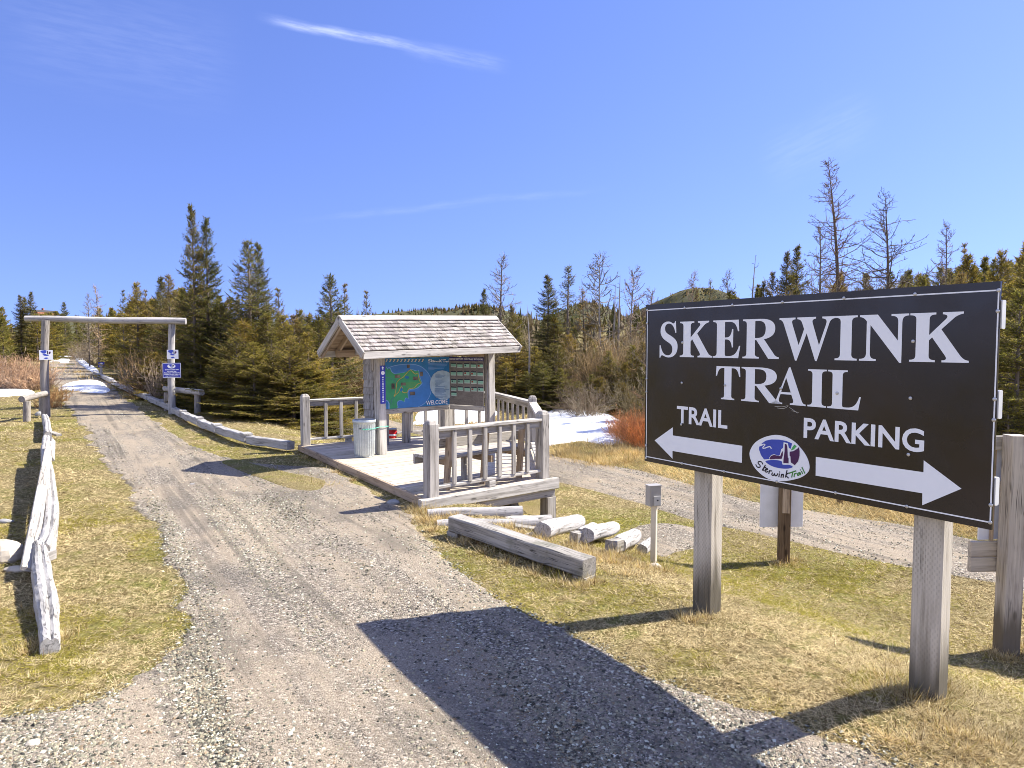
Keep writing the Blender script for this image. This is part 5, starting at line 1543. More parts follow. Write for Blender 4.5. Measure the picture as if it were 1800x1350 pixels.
ub = G(1147, 990)
ut = lambda py: P(1147, py, ub[1])[2]
box = empty('meter_box', (ub[0], ub[1], H1(ub[0], ub[1])), 'grey metal utility box on a thin cream post in the grass', 'utility box')
k_ = ub[1] / 1250
mb = MB(); mb.beam((ub[0] + .01, ub[1], H1(ub[0], ub[1]) - 0.1), (ub[0] + .01, ub[1], ut(880)), 9.5 * k_, 9.5 * k_, up=(0.85, -0.5, 0), ch=0.004); mb.build('post', M['utility_post'], box)
fx, fy = Vector((0.80, -0.60, 0)), Vector((-0.60, -0.80, 0))     # side lit, face turned to the viewer
fx = Vector((0.90, 0.30, 0)).normalized(); fy = Vector((0.30, -0.90, 0)).normalized()
cb = Vector((ub[0], ub[1], (ut(853) + ut(888)) / 2)); hh = (ut(853) - ut(888)) 
mb = MB(); mb.beam(cb - Vector((0, 0, hh / 2)), cb + Vector((0, 0, hh / 2)), 23 * k_, 17 * k_, up=fy, ch=0.006); mb.build('housing', M['utility_grey'], box)
mb = MB(); mb.beam(cb - Vector((0, 0, hh / 2)) + Vector((0, 0, hh + 0.001)), cb + Vector((0, 0, hh / 2 + 0.006)), 25 * k_, 19 * k_, up=fy, ch=0.003); mb.build('cap', M['utility_grey'], box)
fc = cb + fy * (8.5 * k_ + 0.006) + fx * 2.5 * k_
mb = MB(); mb.beam(fc - Vector((0, 0, hh * 0.46)), fc + Vector((0, 0, 0.0)), 14 * k_, 0.012, up=fy, ch=0.003); mb.build('hatch', M['utility_light'], box)
mb = MB(); mb.tube([fc + fy * 0.006 - Vector((0, 0, hh * .2)), fc + fy * 0.012 - Vector((0, 0, hh * .2))], 0.008, 10); mb.build('lock', M['ink_black'], box)
settle(box)

# ------------------------------------------------------------------ signs seen from behind
sp = G(1377, 988)
rs = empty('rear_sign', (sp[0], sp[1], H1(sp[0], sp[1])), 'white sign panel seen from behind on a dark post under the black board', 'sign')
k_ = sp[1] / 1250
mb = MB(); mb.beam((sp[0], sp[1], H1(sp[0], sp[1]) - 0.15), (sp[0], sp[1], P(1377, 700, sp[1])[2]), 20 * k_, 16 * k_, up=(0.25, 1, 0), ch=0.006, n=3, jit=0.001); mb.build('post', M['brown_wood'], rs)
pa = P(1334, 925, sp[1] + 0.09); pb = P(1412, 925, sp[1] + 0.05); zt = P(1377, 720, sp[1])[2]
mb = MB(); mb.beam((*(pa + pb)[:2] / 2, pa[2]), (*(pa + pb)[:2] / 2, zt), float(np.hypot(*(pb - pa)[:2])), 0.012, up=(-0.02, 1, 0), ch=0.002); mb.build('panel', M['panel_white'], rs)
pc = P(1381.5, 902, sp[1] - 8.5 * k_); mb = MB(); mb.beam((pc[0], pc[1], pc[2]), (pc[0], pc[1], zt), 12 * k_, 0.02, up=(0.25, 1, 0), ch=0.003); mb.build('batten', M['tan_wood'], rs)
settle(rs)
bp_ = G(1768, 1148)
k_ = bp_[1] / 1250
big = empty('information_board', (bp_[0] + 0.6, bp_[1], H1(bp_[0], bp_[1])), 'large white information board seen from behind on grey posts, right of the black board', 'sign')
def Q(px, py, dy=0.0): return P(px, py, bp_[1] + dy)
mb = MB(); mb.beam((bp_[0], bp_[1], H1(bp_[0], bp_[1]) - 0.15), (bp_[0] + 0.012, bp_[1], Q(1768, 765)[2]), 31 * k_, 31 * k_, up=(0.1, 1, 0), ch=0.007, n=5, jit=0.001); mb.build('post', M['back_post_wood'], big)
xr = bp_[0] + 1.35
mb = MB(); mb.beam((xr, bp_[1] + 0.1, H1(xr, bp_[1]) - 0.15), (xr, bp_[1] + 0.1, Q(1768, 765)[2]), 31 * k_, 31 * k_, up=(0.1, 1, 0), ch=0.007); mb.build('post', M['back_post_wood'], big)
yb_ = 31 * k_ / 2
for (py0, py1, x0, mt) in ((766, 790, bp_[0] - 0.10, 'grey_wood'), (846, 871, bp_[0] - 0.10, 'grey_wood'), (951, 977.5, Q(1718, 960)[0], 'back_post_wood'), (978.5, 1004, Q(1718, 960)[0], 'back_post_wood')):
    z0, z1 = Q(1768, py1, yb_ + .03)[2], Q(1768, py0, yb_ + .03)[2]
    mb = MB(); mb.beam((x0, bp_[1] + yb_ + 0.022, (z0 + z1) / 2), (xr + 0.3, bp_[1] + yb_ + 0.122, (z0 + z1) / 2), 0.04, z1 - z0, ch=0.004); mb.build('rail', M[mt], big)
mb = MB(); z0, z1 = Q(1768, 950, .1)[2], Q(1768, 770, .1)[2]
x0 = P(1718.5, 940, bp_[1] + yb_ + 0.06)[0]
mb.beam((x0, bp_[1] + yb_ + 0.055, (z0 + z1) / 2), (xr + 0.26, bp_[1] + yb_ + 0.155, (z0 + z1) / 2), 0.015, z1 - z0, ch=0.002); mb.build('panel', M['panel_white'], big)
mb = MB(); pz = P(1743, 930, bp_[1] + yb_ + 0.028); mb.beam((pz[0], pz[1], z0), (pz[0], pz[1], z1), 0.02, 0.03, up=(0, 1, 0), ch=0.003); mb.build('batten', M['tan_wood'], big)
settle(big)
s0 = G(1476, 886); mb = MB(); mb.beam((s0[0], s0[1], H1(s0[0], s0[1]) - .1), (s0[0], s0[1], H1(s0[0], s0[1]) + 0.10), 0.07, 0.07, up=(0, 1, 0)); tag(mb.build('stake', M['brown_wood'], origin=(s0[0], s0[1], H1(s0[0], s0[1]))), 'short brown stake in dry grass beyond the second track', 'stake')

# ------------------------------------------------------------------ far house above the trees on the left
hy = 120.0
hb = P(78, 553, hy)
house = empty('far_house', (hb[0], hb[1], H1(hb[0], hb[1])), 'far red brown house with dark roof showing above the trees by the left gate post', 'house')
hw = 11 * hy / 1250 / 2; z1 = P(78, 548.5, hy)[2]; zr = P(78, 545.5, hy)[2]
mb = MB(); mb.beam((hb[0], hb[1], H1(hb[0], hb[1])), (hb[0], hb[1], z1), hw * 2, 5, up=(0, 1, 0)); mb.build('wall', M['house_wall'], house)
mb = MB()
mb.prism([(-hw * 1.1, z1 - 0.05), (hw * 1.1, z1 - 0.05), (hw * 0.9, zr), (-hw * 0.9, zr)], -2.8, 2.8, Matrix(((1, 0, 0, hb[0]), (0, 0, 1, hb[1]), (0, 1, 0, 0), (0, 0, 0, 1)))); mb.build('roof', M['house_roof'], house)
for dx in (-0.25, 0.3):
    mb = MB(); mb.beam((hb[0] + dx * hw * 2, hb[1] - 2.52, z1 - 0.75), (hb[0] + dx * hw * 2, hb[1] - 2.52, z1 - 0.25), 0.35, 0.06, up=(0, 1, 0)); mb.build('window', M['house_glass'], house)
mb = MB(); mb.beam((hb[0] - hw * 0.4, hb[1], zr - 0.2), (hb[0] - hw * 0.4, hb[1], zr + 0.35), 0.3, 0.3, up=(0, 1, 0)); mb.build('chimney', M['house_wall'], house)
settle(house)
# ------------------------------------------------------------------ vegetation prototypes
def tri_tubes(segs, rads, nside=3):
    """many thin straight twigs at once: segs (n,2,3), rads (n,2) -> V, F(quads)"""
    a = segs[:, 0]; b = segs[:, 1]; d = b - a
    d = d / (np.linalg.norm(d, axis=1)[:, None] + 1e-9)
    ref = np.where(np.abs(d[:, 2:3]) > 0.9, np.array([[1., 0, 0]]), np.array([[0, 0, 1.]]))
    u = np.cross(d, ref); u /= np.linalg.norm(u, axis=1)[:, None] + 1e-9
    v = np.cross(d, u)
    V = []
    for e, (p, r) in enumerate(((a, rads[:, 0]), (b, rads[:, 1]))):
        for k in range(nside):
            an = 2 * math.pi * k / nside
            V.append(p + (u * math.cos(an) + v * math.sin(an)) * r[:, None])
    V = np.stack(V, 1)                       # n, 2*nside, 3
    n = len(segs); base = (np.arange(n) * 2 * nside)[:, None]
    F = [base + np.array([[k, (k + 1) % nside, nside + (k + 1) % nside, nside + k]]) for k in range(nside)]
    return V.reshape(-1, 3), np.concatenate(F, 0)

def needle_tris(pos, dirs, L, W, r):
    """flat narrow triangles: base across pos, tip along dirs"""
    n = len(pos)
    rnd = r.normal(size=(n, 3)); s = np.cross(dirs, rnd); s /= np.linalg.norm(s, axis=1)[:, None] + 1e-9
    V = np.stack([pos - s * W[:, None] / 2, pos + s * W[:, None] / 2, pos + dirs * L[:, None]], 1)
    return V.reshape(-1, 3), np.arange(3 * n).reshape(-1, 3)

def norm(a): return a / (np.linalg.norm(a, axis=-1, keepdims=True) + 1e-9)

class Proto:
    def __init__(self, crown, trunk, H): self.crown, self.trunk, self.H = crown, trunk, H

def spruce(seed, H=6.0, Rm=1.5, low=0.02, whorl=0.17, nb=(4, 7), droop=0.25, shape=0.8, nl=0.10, nw=0.022, dens=1.0, pal=0, ragged=0.35, lean=0.0, top_up=0.5):
    r = np.random.default_rng(seed)
    segs = []; rads = []; npos = []; ndir = []; ntone = []; nlen = []
    z = H * low
    tx = lambda z_: np.array([lean * (z_ / H) ** 2 + 0.02 * math.sin(z_ * 1.7 + seed), 0.02 * math.cos(z_ * 1.3 + seed), z_])
    while z < H * 0.985:
        t = z / H
        for _ in range(r.integers(nb[0], nb[1])):
            if r.random() < 0.10 * ragged * 2: continue
            az = r.uniform(0, 2 * math.pi)
            L = Rm * (max(0.05, (1 - t)) ** shape) * r.uniform(1 - ragged, 1 + ragged * 0.5) + 0.06
            el0 = (top_up + 0.5) * t ** 2.0 * 1.0 - droop * (1 - t) + r.normal(0, 0.12)
            ns = max(3, int(L / 0.11)); st = L / ns
            p = tx(z + r.uniform(-.05, .05)); el = el0 + 0.12
            hd = np.array([math.cos(az), math.sin(az)])
            tone = r.normal(0, 0.26)
            for k in range(ns):
                s = (k + 0.5) / ns
                e = el - droop * 0.9 * s * (1 - t) + 0.55 * s ** 2 * (0.4 + 0.6 * (1 - t))
                d = np.array([hd[0] * math.cos(e), hd[1] * math.cos(e), math.sin(e)])
                q = p + d * st
                segs.append((p, q)); rads.append((0.012 * L * (1 - s) + 0.003, 0.012 * L * (1 - s - 1 / ns) + 0.003))
                side = np.array([-hd[1], hd[0], 0])
                # needles on the branch itself
                m = max(1, int(2 * dens))
                if s > 0.25 or t > 0.6:
                    for _k in range(m):
                        npos.append(p + (q - p) * r.random()); ndir.append(norm(d + r.normal(0, 0.55, 3))); ntone.append(tone); nlen.append(0.8)
                # side sprays
                if s > 0.18:
                    for sg in (-1, 1):
                        l2 = (0.55 * (L - s * L) + 0.10) * r.uniform(0.6, 1.1)
                        l2 = min(l2, 0.55)
                        d2 = norm(d * 0.75 + side * sg * r.uniform(0.6, 1.0) + np.array([0, 0, r.normal(-0.08, 0.09)]))
                        e2 = p + d2 * l2
                        segs.append((p, e2)); rads.append((0.005, 0.002))
                        mm = max(2, int(l2 / 0.036 * dens))
                        ss = r.uniform(0.05, 1.0, mm)
                        for u in ss:
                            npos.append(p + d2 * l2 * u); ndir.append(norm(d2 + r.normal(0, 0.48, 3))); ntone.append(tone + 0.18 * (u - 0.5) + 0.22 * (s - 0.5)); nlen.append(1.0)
                p = q
            npos.append(p); ndir.append(norm(d)); ntone.append(tone + 0.2); nlen.append(1.2)
        z += whorl * (0.6 + 0.6 * (1 - t)) * r.uniform(0.7, 1.3)
    # leader
    for k in range(int(10 * dens) + 4):
        zz = H * (0.93 + 0.07 * r.random()); npos.append(tx(zz)); ndir.append(norm(np.array([r.normal(0, .5), r.normal(0, .5), 1.0]))); ntone.append(0); nlen.append(0.7)
    npos = np.array(npos); ndir = np.array(ndir); tn = np.array(ntone)[:, None] + r.normal(0, 0.15, (len(npos), 1))
    L = nl * np.array(nlen) * r.uniform(0.7, 1.3, len(npos)); W = nw * r.uniform(0.7, 1.4, len(npos))
    V, F = needle_tris(npos, ndir, L, W, r)
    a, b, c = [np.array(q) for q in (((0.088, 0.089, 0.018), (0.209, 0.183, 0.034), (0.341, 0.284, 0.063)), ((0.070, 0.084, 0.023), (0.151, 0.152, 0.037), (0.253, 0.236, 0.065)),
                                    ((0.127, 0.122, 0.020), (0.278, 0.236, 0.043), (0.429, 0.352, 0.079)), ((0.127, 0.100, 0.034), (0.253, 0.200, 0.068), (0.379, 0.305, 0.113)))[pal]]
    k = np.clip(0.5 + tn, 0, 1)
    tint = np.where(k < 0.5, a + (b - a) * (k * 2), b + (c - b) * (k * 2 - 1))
    dead = r.random((len(tint), 1)) < 0.12
    tint = np.where(dead, np.array([0.22, 0.145, 0.075]) * r.uniform(0.6, 1.5, (len(tint), 1)), tint)
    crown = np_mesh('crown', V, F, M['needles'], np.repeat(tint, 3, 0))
    Vw, Fw = tri_tubes(np.array(segs), np.array(rads))
    nz = 12; pts = [tx(H * i / nz) for i in range(nz + 1)]
    sg2 = np.array([(pts[i], pts[i + 1]) for i in range(nz)]); rd = [(0.016 * H * (1 - i / nz) + 0.006) for i in range(nz + 1)]
    Vt, Ft = tri_tubes(sg2, np.array([(rd[i], rd[i + 1]) for i in range(nz)]), 8)
    V = np.concatenate([Vt, Vw]); F = np.concatenate([Ft, Fw + len(Vt)])
    g = V[:, [2, 0, 1]].copy()
    trunk = np_mesh('trunk', V, F, M['bark'], np.ones((len(V), 3)), gco=g)
    return Proto(crown, trunk, H)

def larch(seed, H=9.0, Rm=2.0, low=0.15, bend=0.3, dens=1.0, up=0.5, wind=0.0, col=(0.22, 0.175, 0.14), trunkcol='bark', thick=0.013, shape=0.75, sub=1.0):
    """leafless tree: curved trunk, upswept branches with fine twigs"""
    r = np.random.default_rng(seed); segs = []; rads = []
    tp = lambda t: np.array([bend * math.sin(t * 2.6) * 0.5 + wind * t * t, 0.1 * math.sin(t * 3.5), H * t])
    n = int(H * 12 * dens)
    for i in range(n):
        t = low + (1 - low) * (i + r.random()) / n
        az = r.uniform(0, 2 * math.pi); L = Rm * (max(0.04, 1 - t)) ** shape * r.uniform(0.45, 1.15) + 0.08
        ns = max(4, int(L / 0.14)); st = L / ns; p = tp(t); e = r.normal(-0.05 + 0.5 * t * t, 0.2)
        for k in range(ns):
            s = k / ns; e += up * 0.85 / ns + r.normal(0, 0.14); az += r.normal(0, 0.13) - wind * 0.02
            d = np.array([math.cos(az) * math.cos(e), math.sin(az) * math.cos(e), math.sin(e)])
            q = p + d * st; w0 = 0.009 * L * (1 - s) + 0.0068
            segs.append((p, q)); rads.append((w0, 0.009 * L * (1 - s - 1 / ns) + 0.0068))
            for _ in range(int(r.poisson(1.05 * sub))):
                l2 = r.uniform(0.10, 0.42) * (1 - 0.5 * s); d2 = norm(d + r.normal(0, 0.65, 3) + np.array([0, 0, 0.25]))
                m = p + d2 * l2 * 0.55; d3 = norm(d2 + r.normal(0, 0.3, 3) + np.array([0, 0, 0.25]))
                segs.append((p, m)); rads.append((0.0068, 0.0055)); segs.append((m, m + d3 * l2 * 0.5)); rads.append((0.0055, 0.004))
                if r.random() < 0.5 * sub:
                    segs.append((m, m + norm(d2 + r.normal(0, 0.7, 3)) * l2 * 0.5)); rads.append((0.0075, 0.005))
            p = q
    Vw, Fw = tri_tubes(np.array(segs), np.array(rads))
    tn = np.repeat(r.uniform(0.6, 1.4, len(segs)), 6)[:, None]
    crown = np_mesh('crown', Vw, Fw, M['twigs'], np.array(col) * tn)
    nz = 22; pts = [tp(i / nz) for i in range(nz + 1)]; rd = [thick * H * (1 - i / nz) ** 0.9 + 0.006 for i in range(nz + 1)]
    V, F = tri_tubes(np.array([(pts[i], pts[i + 1]) for i in range(nz)]), np.array([(rd[i], rd[i + 1]) for i in range(nz)]), 8)
    trunk = np_mesh('trunk', V, F, M[trunkcol], np.ones((len(V), 3)), gco=V[:, [2, 0, 1]].copy())
    return Proto(crown, trunk, H)

def shrub(seed, H=1.5, Rm=1.0, stems=120, col=(0.25, 0.17, 0.13), sub=3, spread=0.6, wr=1.0, lean=(0, 0)):
    r = np.random.default_rng(seed); segs = []; rads = []
    for i in range(stems):
        az = r.uniform(0, 2 * math.pi); rr = Rm * 0.6 * math.sqrt(r.random()); p = np.array([math.cos(az) * rr, math.sin(az) * rr, 0.0])
        e = math.pi / 2 - spread * r.random() - 0.3 * rr / Rm; az += r.normal(0, 0.6); L = H * r.uniform(0.55, 1.1); ns = 6
        for k in range(ns):
            e += r.normal(0, 0.22); az += r.normal(0, 0.4)
            d = np.array([math.cos(az) * math.cos(e) + lean[0], math.sin(az) * math.cos(e) + lean[1], math.sin(e)])
            q = p + d * L / ns; s = k / ns
            segs.append((p, q)); rads.append((wr * (0.010 * (1 - s) + 0.003), wr * (0.010 * (1 - s - 1 / ns) + 0.003)))
            if k > 0:
                for _ in range(r.poisson(sub * 0.6)):
                    d2 = norm(d + r.normal(0, 0.6, 3)); l2 = r.uniform(0.10, 0.35) * H * 0.6
                    m = p + (q - p) * r.random()
                    m2 = m + d2 * l2
                    segs.append((m, m2)); rads.append((wr * 0.0042, wr * 0.0022))
                    segs.append((m + d2 * l2 * 0.5, m + d2 * l2 * 0.5 + norm(d2 + r.normal(0, 0.6, 3)) * l2 * 0.6)); rads.append((wr * 0.0032, wr * 0.002))
            p = q
    V, F = tri_tubes(np.array(segs), np.array(rads))
    tn = np.repeat(r.uniform(0.55, 1.5, len(segs)), 6)[:, None]
    return np_mesh('branches', V, F, M['twigs'], np.array(col) * tn)

PR = {
 'full0': spruce(1, 5.0, 1.8, 0.01, 0.23, (5, 8), 0.24, 0.86, pal=0, dens=1.5),
 'full1': spruce(2, 4.6, 1.9, 0.01, 0.22, (5, 8), 0.28, 0.80, pal=2, dens=1.5, ragged=0.45),
 'full2': spruce(3, 5.4, 1.65, 0.02, 0.24, (5, 8), 0.25, 0.90, pal=3, dens=1.45),
 'full3': spruce(13, 4.2, 1.9, 0.01, 0.22, (5, 8), 0.18, 0.65, pal=0, dens=1.5, ragged=0.5),
 'spire0': spruce(4, 6.2, 1.35, 0.02, 0.16, (5, 8), 0.30, 0.72, pal=1, dens=1.2, ragged=0.5),
 'spire1': spruce(5, 6.6, 1.25, 0.03, 0.17, (5, 8), 0.30, 0.70, pal=1, dens=1.2, ragged=0.55),
 'open0': spruce(6, 4.6, 1.45, 0.03, 0.20, (5, 7), 0.05, 0.85, pal=1, dens=1.1, ragged=0.25, nl=0.09),
 'open1': spruce(7, 4.2, 1.0, 0.03, 0.25, (4, 6), 0.05, 0.9, pal=0, dens=0.85, ragged=0.3, nl=0.09),
 'gaunt0': spruce(8, 6.0, 1.0, 0.05, 0.24, (3, 6), 0.35, 0.55, pal=1, dens=0.9, ragged=0.7),
 'gaunt1': spruce(9, 6.0, 0.8, 0.05, 0.24, (3, 6), 0.30, 0.50, pal=3, dens=0.9, ragged=0.8, lean=0.2),
 'far0': spruce(10, 6.0, 1.35, 0.02, 0.26, (4, 7), 0.22, 0.72, nl=0.20, nw=0.055, dens=0.45, pal=0),
 'far1': spruce(11, 6.0, 1.15, 0.02, 0.27, (4, 7), 0.22, 0.80, nl=0.20, nw=0.055, dens=0.45, pal=1),
 'far2': spruce(12, 6.0, 1.6, 0.02, 0.26, (4, 7), 0.20, 0.65, nl=0.20, nw=0.055, dens=0.45, pal=2),
 'larch0': larch(20, 9.6, 3.1, 0.08, 0.35, 1.15, 0.50, wind=-0.9, sub=1.5),
 'larch1': larch(21, 8.0, 3.9, 0.10, 0.2, 1.15, 0.50, wind=-0.4, sub=1.3, col=(0.20, 0.16, 0.13)),
 'larch2': larch(22, 6.0, 2.0, 0.12, 0.15, 1.2, 0.6, sub=1.4, col=(0.30, 0.245, 0.20)),
 'birch0': larch(23, 4.5, 1.8, 0.2, 0.25, 1.1, 0.9, sub=1.4, col=(0.30, 0.235, 0.19), trunkcol='snag', thick=0.010),
 'snag0': larch(24, 5.0, 0.35, 0.25, 0.12, 0.28, 0.0, col=(0.20, 0.165, 0.135), trunkcol='snag', thick=0.016, sub=0.3, shape=0.3),
}
SHR = {
 'pink': [shrub(31, 1.7, 1.1, 170, (0.36, 0.27, 0.225)), shrub(32, 1.4, 1.2, 150, (0.40, 0.30, 0.25))],
 'tan': [shrub(33, 2.2, 1.2, 150, (0.37, 0.295, 0.195), spread=0.8), shrub(34, 2.6, 1.4, 160, (0.31, 0.25, 0.16), spread=0.8)],
 'red': [shrub(35, 1.1, 0.9, 230, (0.58, 0.30, 0.15), wr=0.6)],
 'grey': [shrub(36, 2.2, 0.9, 60, (0.34, 0.27, 0.21), sub=4, spread=0.7, wr=1.3), shrub(37, 2.6, 1.3, 90, (0.20, 0.15, 0.11), sub=4, spread=1.1, wr=1.2)],
 'low': [shrub(38, 0.55, 0.8, 90, (0.38, 0.24, 0.13), spread=0.9, wr=0.8)],
}
TREES = []
def tree(kind, px, top, Y, label, name='spruce_tree', cat='tree', group=None, wide=1.0, rot=None, sink=0.05, lean=None):
    p = PR[kind]; x = px_dir(px, 600)[0] / px_dir(px, 600)[1] * Y
    z0 = H1(x, Y) - sink; Ht = P(px, top, Y)[2] - z0
    Ht = max(Ht, 0.5)
    o = empty(name, (x, Y, z0), label, cat, group)
    s = Ht / p.H; o.scale = (s ** 0.5 * wide if s > 1 else s ** 0.6 * wide, s ** 0.5 * wide if s > 1 else s ** 0.6 * wide, s)
    o.rotation_euler = (0, 0, random.uniform(0, 6.28) if rot is None else rot)
    link('trunk', p.trunk, o); link('crown', p.crown, o)
    TREES.append((x, Y))
    return o
def bush(kind, px, base, top, label, group=None, wide=1.0, Y=None, name='bare_shrub'):
    ms_ = SHR[kind]; me = ms_[random.randrange(len(ms_))]
    b = G(px, base) if Y is None else np.array([px_dir(px, 600)[0] / px_dir(px, 600)[1] * Y, Y, 0])
    z0 = H1(b[0], b[1]) - 0.03; Ht = P(px, top, b[1])[2] - z0
    hz = max(v.co.z for v in me.vertices) if 'hz' not in me else me['hz']; me['hz'] = hz
    o = link(name, me); o.location = (b[0], b[1], z0); s = Ht / hz
    o.scale = (s * wide, s * wide, s); o.rotation_euler = (0, 0, random.uniform(0, 6.28))
    return tag(o, label, 'shrub', group)

# ---- individual trees one can point at
tree('spire0', 343, 364, 21.8, 'tallest spruce on the left, left stem of the close pair of dark spires', wide=0.68)
tree('spire1', 367, 384, 22.2, 'tall dark spruce, right hand stem of the close pair of spires on the left', wide=0.78)
tree('open0', 440, 424, 21.6, 'tall bushy spruce just right of the close pair of spires', wide=1.15)
tree('spire0', 456, 430, 22.4, 'spruce leader rising close behind the bushy spruce right of the spires', wide=0.8)
tree('open1', 492, 510, 22.0, 'small open spruce to the right of the tall bushy spruce', wide=0.9)
tree('open0', 582, 484, 22.5, 'open spruce with long level branches left of the shelter roof', wide=1.25)
tree('open1', 606, 502, 23.5, 'slim spruce close beside the open spruce left of the shelter roof', wide=0.8)
tree('open1', 646, 514, 25.0, 'young spruce tip standing alone above the shelter roof', wide=0.85)
tree('full2', 300, 482, 27.0, 'spruce pair tip left of the tall spires above the right gate post', wide=1.0)
tree('full0', 286, 492, 28.0, 'shaggy spruce beside the spruce tip above the right gate post', wide=0.9)
tree('open1', 218, 512, 36.0, 'slim spruce tip above the middle of the gate crossbeam', wide=0.8)
tree('full1', 243, 502, 33.0, 'pale green pointed spruce above the right half of the gate crossbeam')
tree('open1', 259, 512, 33.0, 'small green spruce right of the pale pointed spruce over the crossbeam', wide=0.8)
tree('larch2', 172, 504, 42.0, 'taller bare grey tree above the gate crossbeam', 'bare_tree', wide=0.7)
tree('larch2', 156, 518, 41.0, 'shorter leaning bare tree above the gate crossbeam', 'bare_tree', wide=0.7)
tree('spire0', 38, 520, 55.0, 'leftmost of the three dark spires over the left end of the crossbeam', wide=1.0)
tree('spire1', 46, 522, 56.0, 'middle, ragged one of the three dark spires over the left end of the crossbeam', wide=1.0)
tree('spire0', 57, 514, 55.0, 'tallest and rightmost of the three dark spires over the left end of the crossbeam', wide=1.0)
tree('spire1', 115, 531, 60.0, 'slim far spruce tip right of the left gate post')
for k, (px, top) in enumerate(((66, 554), (74, 553), (82, 554), (90, 550), (100, 548))):
    tree('far0', px, top, 50 + k, 'far spruce in front of the red brown house by the left gate post', group='spruces in front of the far house', wide=1.3)
# right of the shelter
tree('spire1', 851, 508, 31.0, 'dark narrow spruce just left of the bare larch behind the shelter', wide=0.8)
tree('larch2', 880, 452, 32.0, 'bare larch rising behind the right end of the shelter roof', 'bare_tree', wide=1.15)
tree('spire0', 900, 538, 30.0, 'short dark spruce between the bare larch and the broken trunk', wide=0.9)
tree('snag0', 927, 536, 24.5, 'broken grey trunk standing right of the shelter roof', 'dead_tree', wide=0.8)
tree('spire0', 963, 486, 29.0, 'tall spruce with even branches right of the broken trunk', wide=1.15)
tree('gaunt0', 998, 472, 28.0, 'tall ragged spruce with a bent top right of the even spruce', wide=1.2)
tree('gaunt1', 1028, 508, 28.5, 'shorter ragged spruce right of the one with a bent top', wide=1.2)
tree('full2', 1044, 526, 28.0, 'low brownish spruce beside the bare birch')
tree('birch0', 1058, 452, 27.0, 'tall bare birch between the ragged spruces and the dead snags', 'bare_tree', wide=1.2)
tree('snag0', 1087, 484, 27.0, 'taller dead snag with short stubs left of the black board', 'dead_tree', wide=1.0)
tree('snag0', 1079, 500, 27.3, 'shorter dead snag beside the taller one left of the black board', 'dead_tree', wide=1.0)
tree('birch0', 1112, 476, 28.0, 'slender bare birch nearest the left edge of the black board', 'bare_tree', wide=1.0)
tree('birch0', 1145, 512, 29.0, 'thin bare sapling above the left corner of the black board', 'bare_tree', wide=0.9)
tree('birch0', 1220, 482, 40.0, 'bare sapling in front of the round hill', 'bare_tree', wide=0.8)
tree('gaunt1', 1250, 492, 40.0, 'small ragged spruce in front of the round hill', wide=0.8)
tree('full2', 1224, 508, 42.0, 'short olive spruce in front of the round hill', wide=0.8)
tree('birch0', 1280, 480, 38.0, 'bare sapling at the right foot of the round hill', 'bare_tree', wide=0.8)
tree('snag0', 1325, 448, 34.0, 'dead spiky snag standing over the middle of the black board', 'dead_tree', wide=1.0)
tree('full1', 1356, 484, 36.0, 'small green spruce right of the spiky snag', wide=0.8)
tree('full0', 1340, 498, 36.0, 'low spruce at the foot of the spiky snag', wide=0.8)
tree('spire1', 1381, 442, 36.0, 'left one of two dark spires beside the tall bare larch')
tree('spire0', 1398, 434, 36.5, 'right, taller one of two dark spires beside the tall bare larch', wide=1.0)
tree('larch0', 1475, 288, 27.0, 'tallest bare larch, curving above the black board', 'bare_tree', wide=1.0, rot=0.3)
tree('larch1', 1562, 345, 27.0, 'broad bare larch with long upswept branches above the black board', 'bare_tree', wide=1.05, rot=0.1)
tree('larch2', 1440, 400, 28.5, 'thin bare tree close to the left of the tallest larch', 'bare_tree', wide=0.9)
tree('larch2', 1655, 396, 33.0, 'slim bare tree standing before the dark spruces on the right', 'bare_tree', wide=0.9)
tree('open1', 1688, 432, 34.0, 'spruce with a flat tufted top right of the slim bare tree')

# ---- dense stands: one tree per spot, its height kept under the skyline of the stand
def skyline(px, tab):
    xs, ys = zip(*tab); return float(np.interp(px, xs, ys))
def stand(n, pxr, Yr, tab, kinds, label, group, jit=(0, 26), wide=(0.85, 1.25), minp=9, seed=1, keep=None, bunch=0.0):
    r = random.Random(seed); got = []; tries = 0
    while len(got) < n and tries < n * 60:
        tries += 1
        Y = Yr[0] + (Yr[1] - Yr[0]) * r.random() ** 0.8; px = r.uniform(*pxr)
        x = (px - 900) / 1250 * Y
        if keep and not keep(x, Y, px): continue
        if any((x - a) ** 2 + (Y - b) ** 2 < (0.55 + 0.018 * Y) ** 2 for a, b in got): continue
        got.append((x, Y))
        top = skyline(px, tab) + r.uniform(*jit)
        k = r.choice(kinds if Y < 38 else [q for q in ('far0', 'far1', 'far2')])
        tree(k, px, top, Y, label, group=group, wide=r.uniform(*wide))
    return got
kx = np.array([p for p in kpt]); 
def right_of_kerb(x, y, gap):
    """distance in metres to the right of the kerb line (it runs up and left)"""
    return (x - kpt[5][0]) * 0.815 + (y - kpt[5][1]) * 0.58 - gap
TAB_L = [(-100, 540), (0, 545), (60, 545), (130, 548), (190, 540), (235, 530), (280, 520), (320, 505), (350, 500), (395, 520), (430, 525), (475, 530), (520, 548), (560, 545), (600, 550), (650, 560), (700, 575)]
stand(30, (262, 600), (20.6, 27), TAB_L, ['full0', 'full1', 'full2', 'full3'], 'bushy olive spruce in the dense stand between the gate and the shelter', 'spruces in the dense stand between the gate and the shelter',
      (0, 40), (0.95, 1.35), seed=3, keep=lambda x, y, px: right_of_kerb(x, y, 0) > 1.7 and not (y < 23.5 and px > 560) and not (y < 23.5 and px < 375))
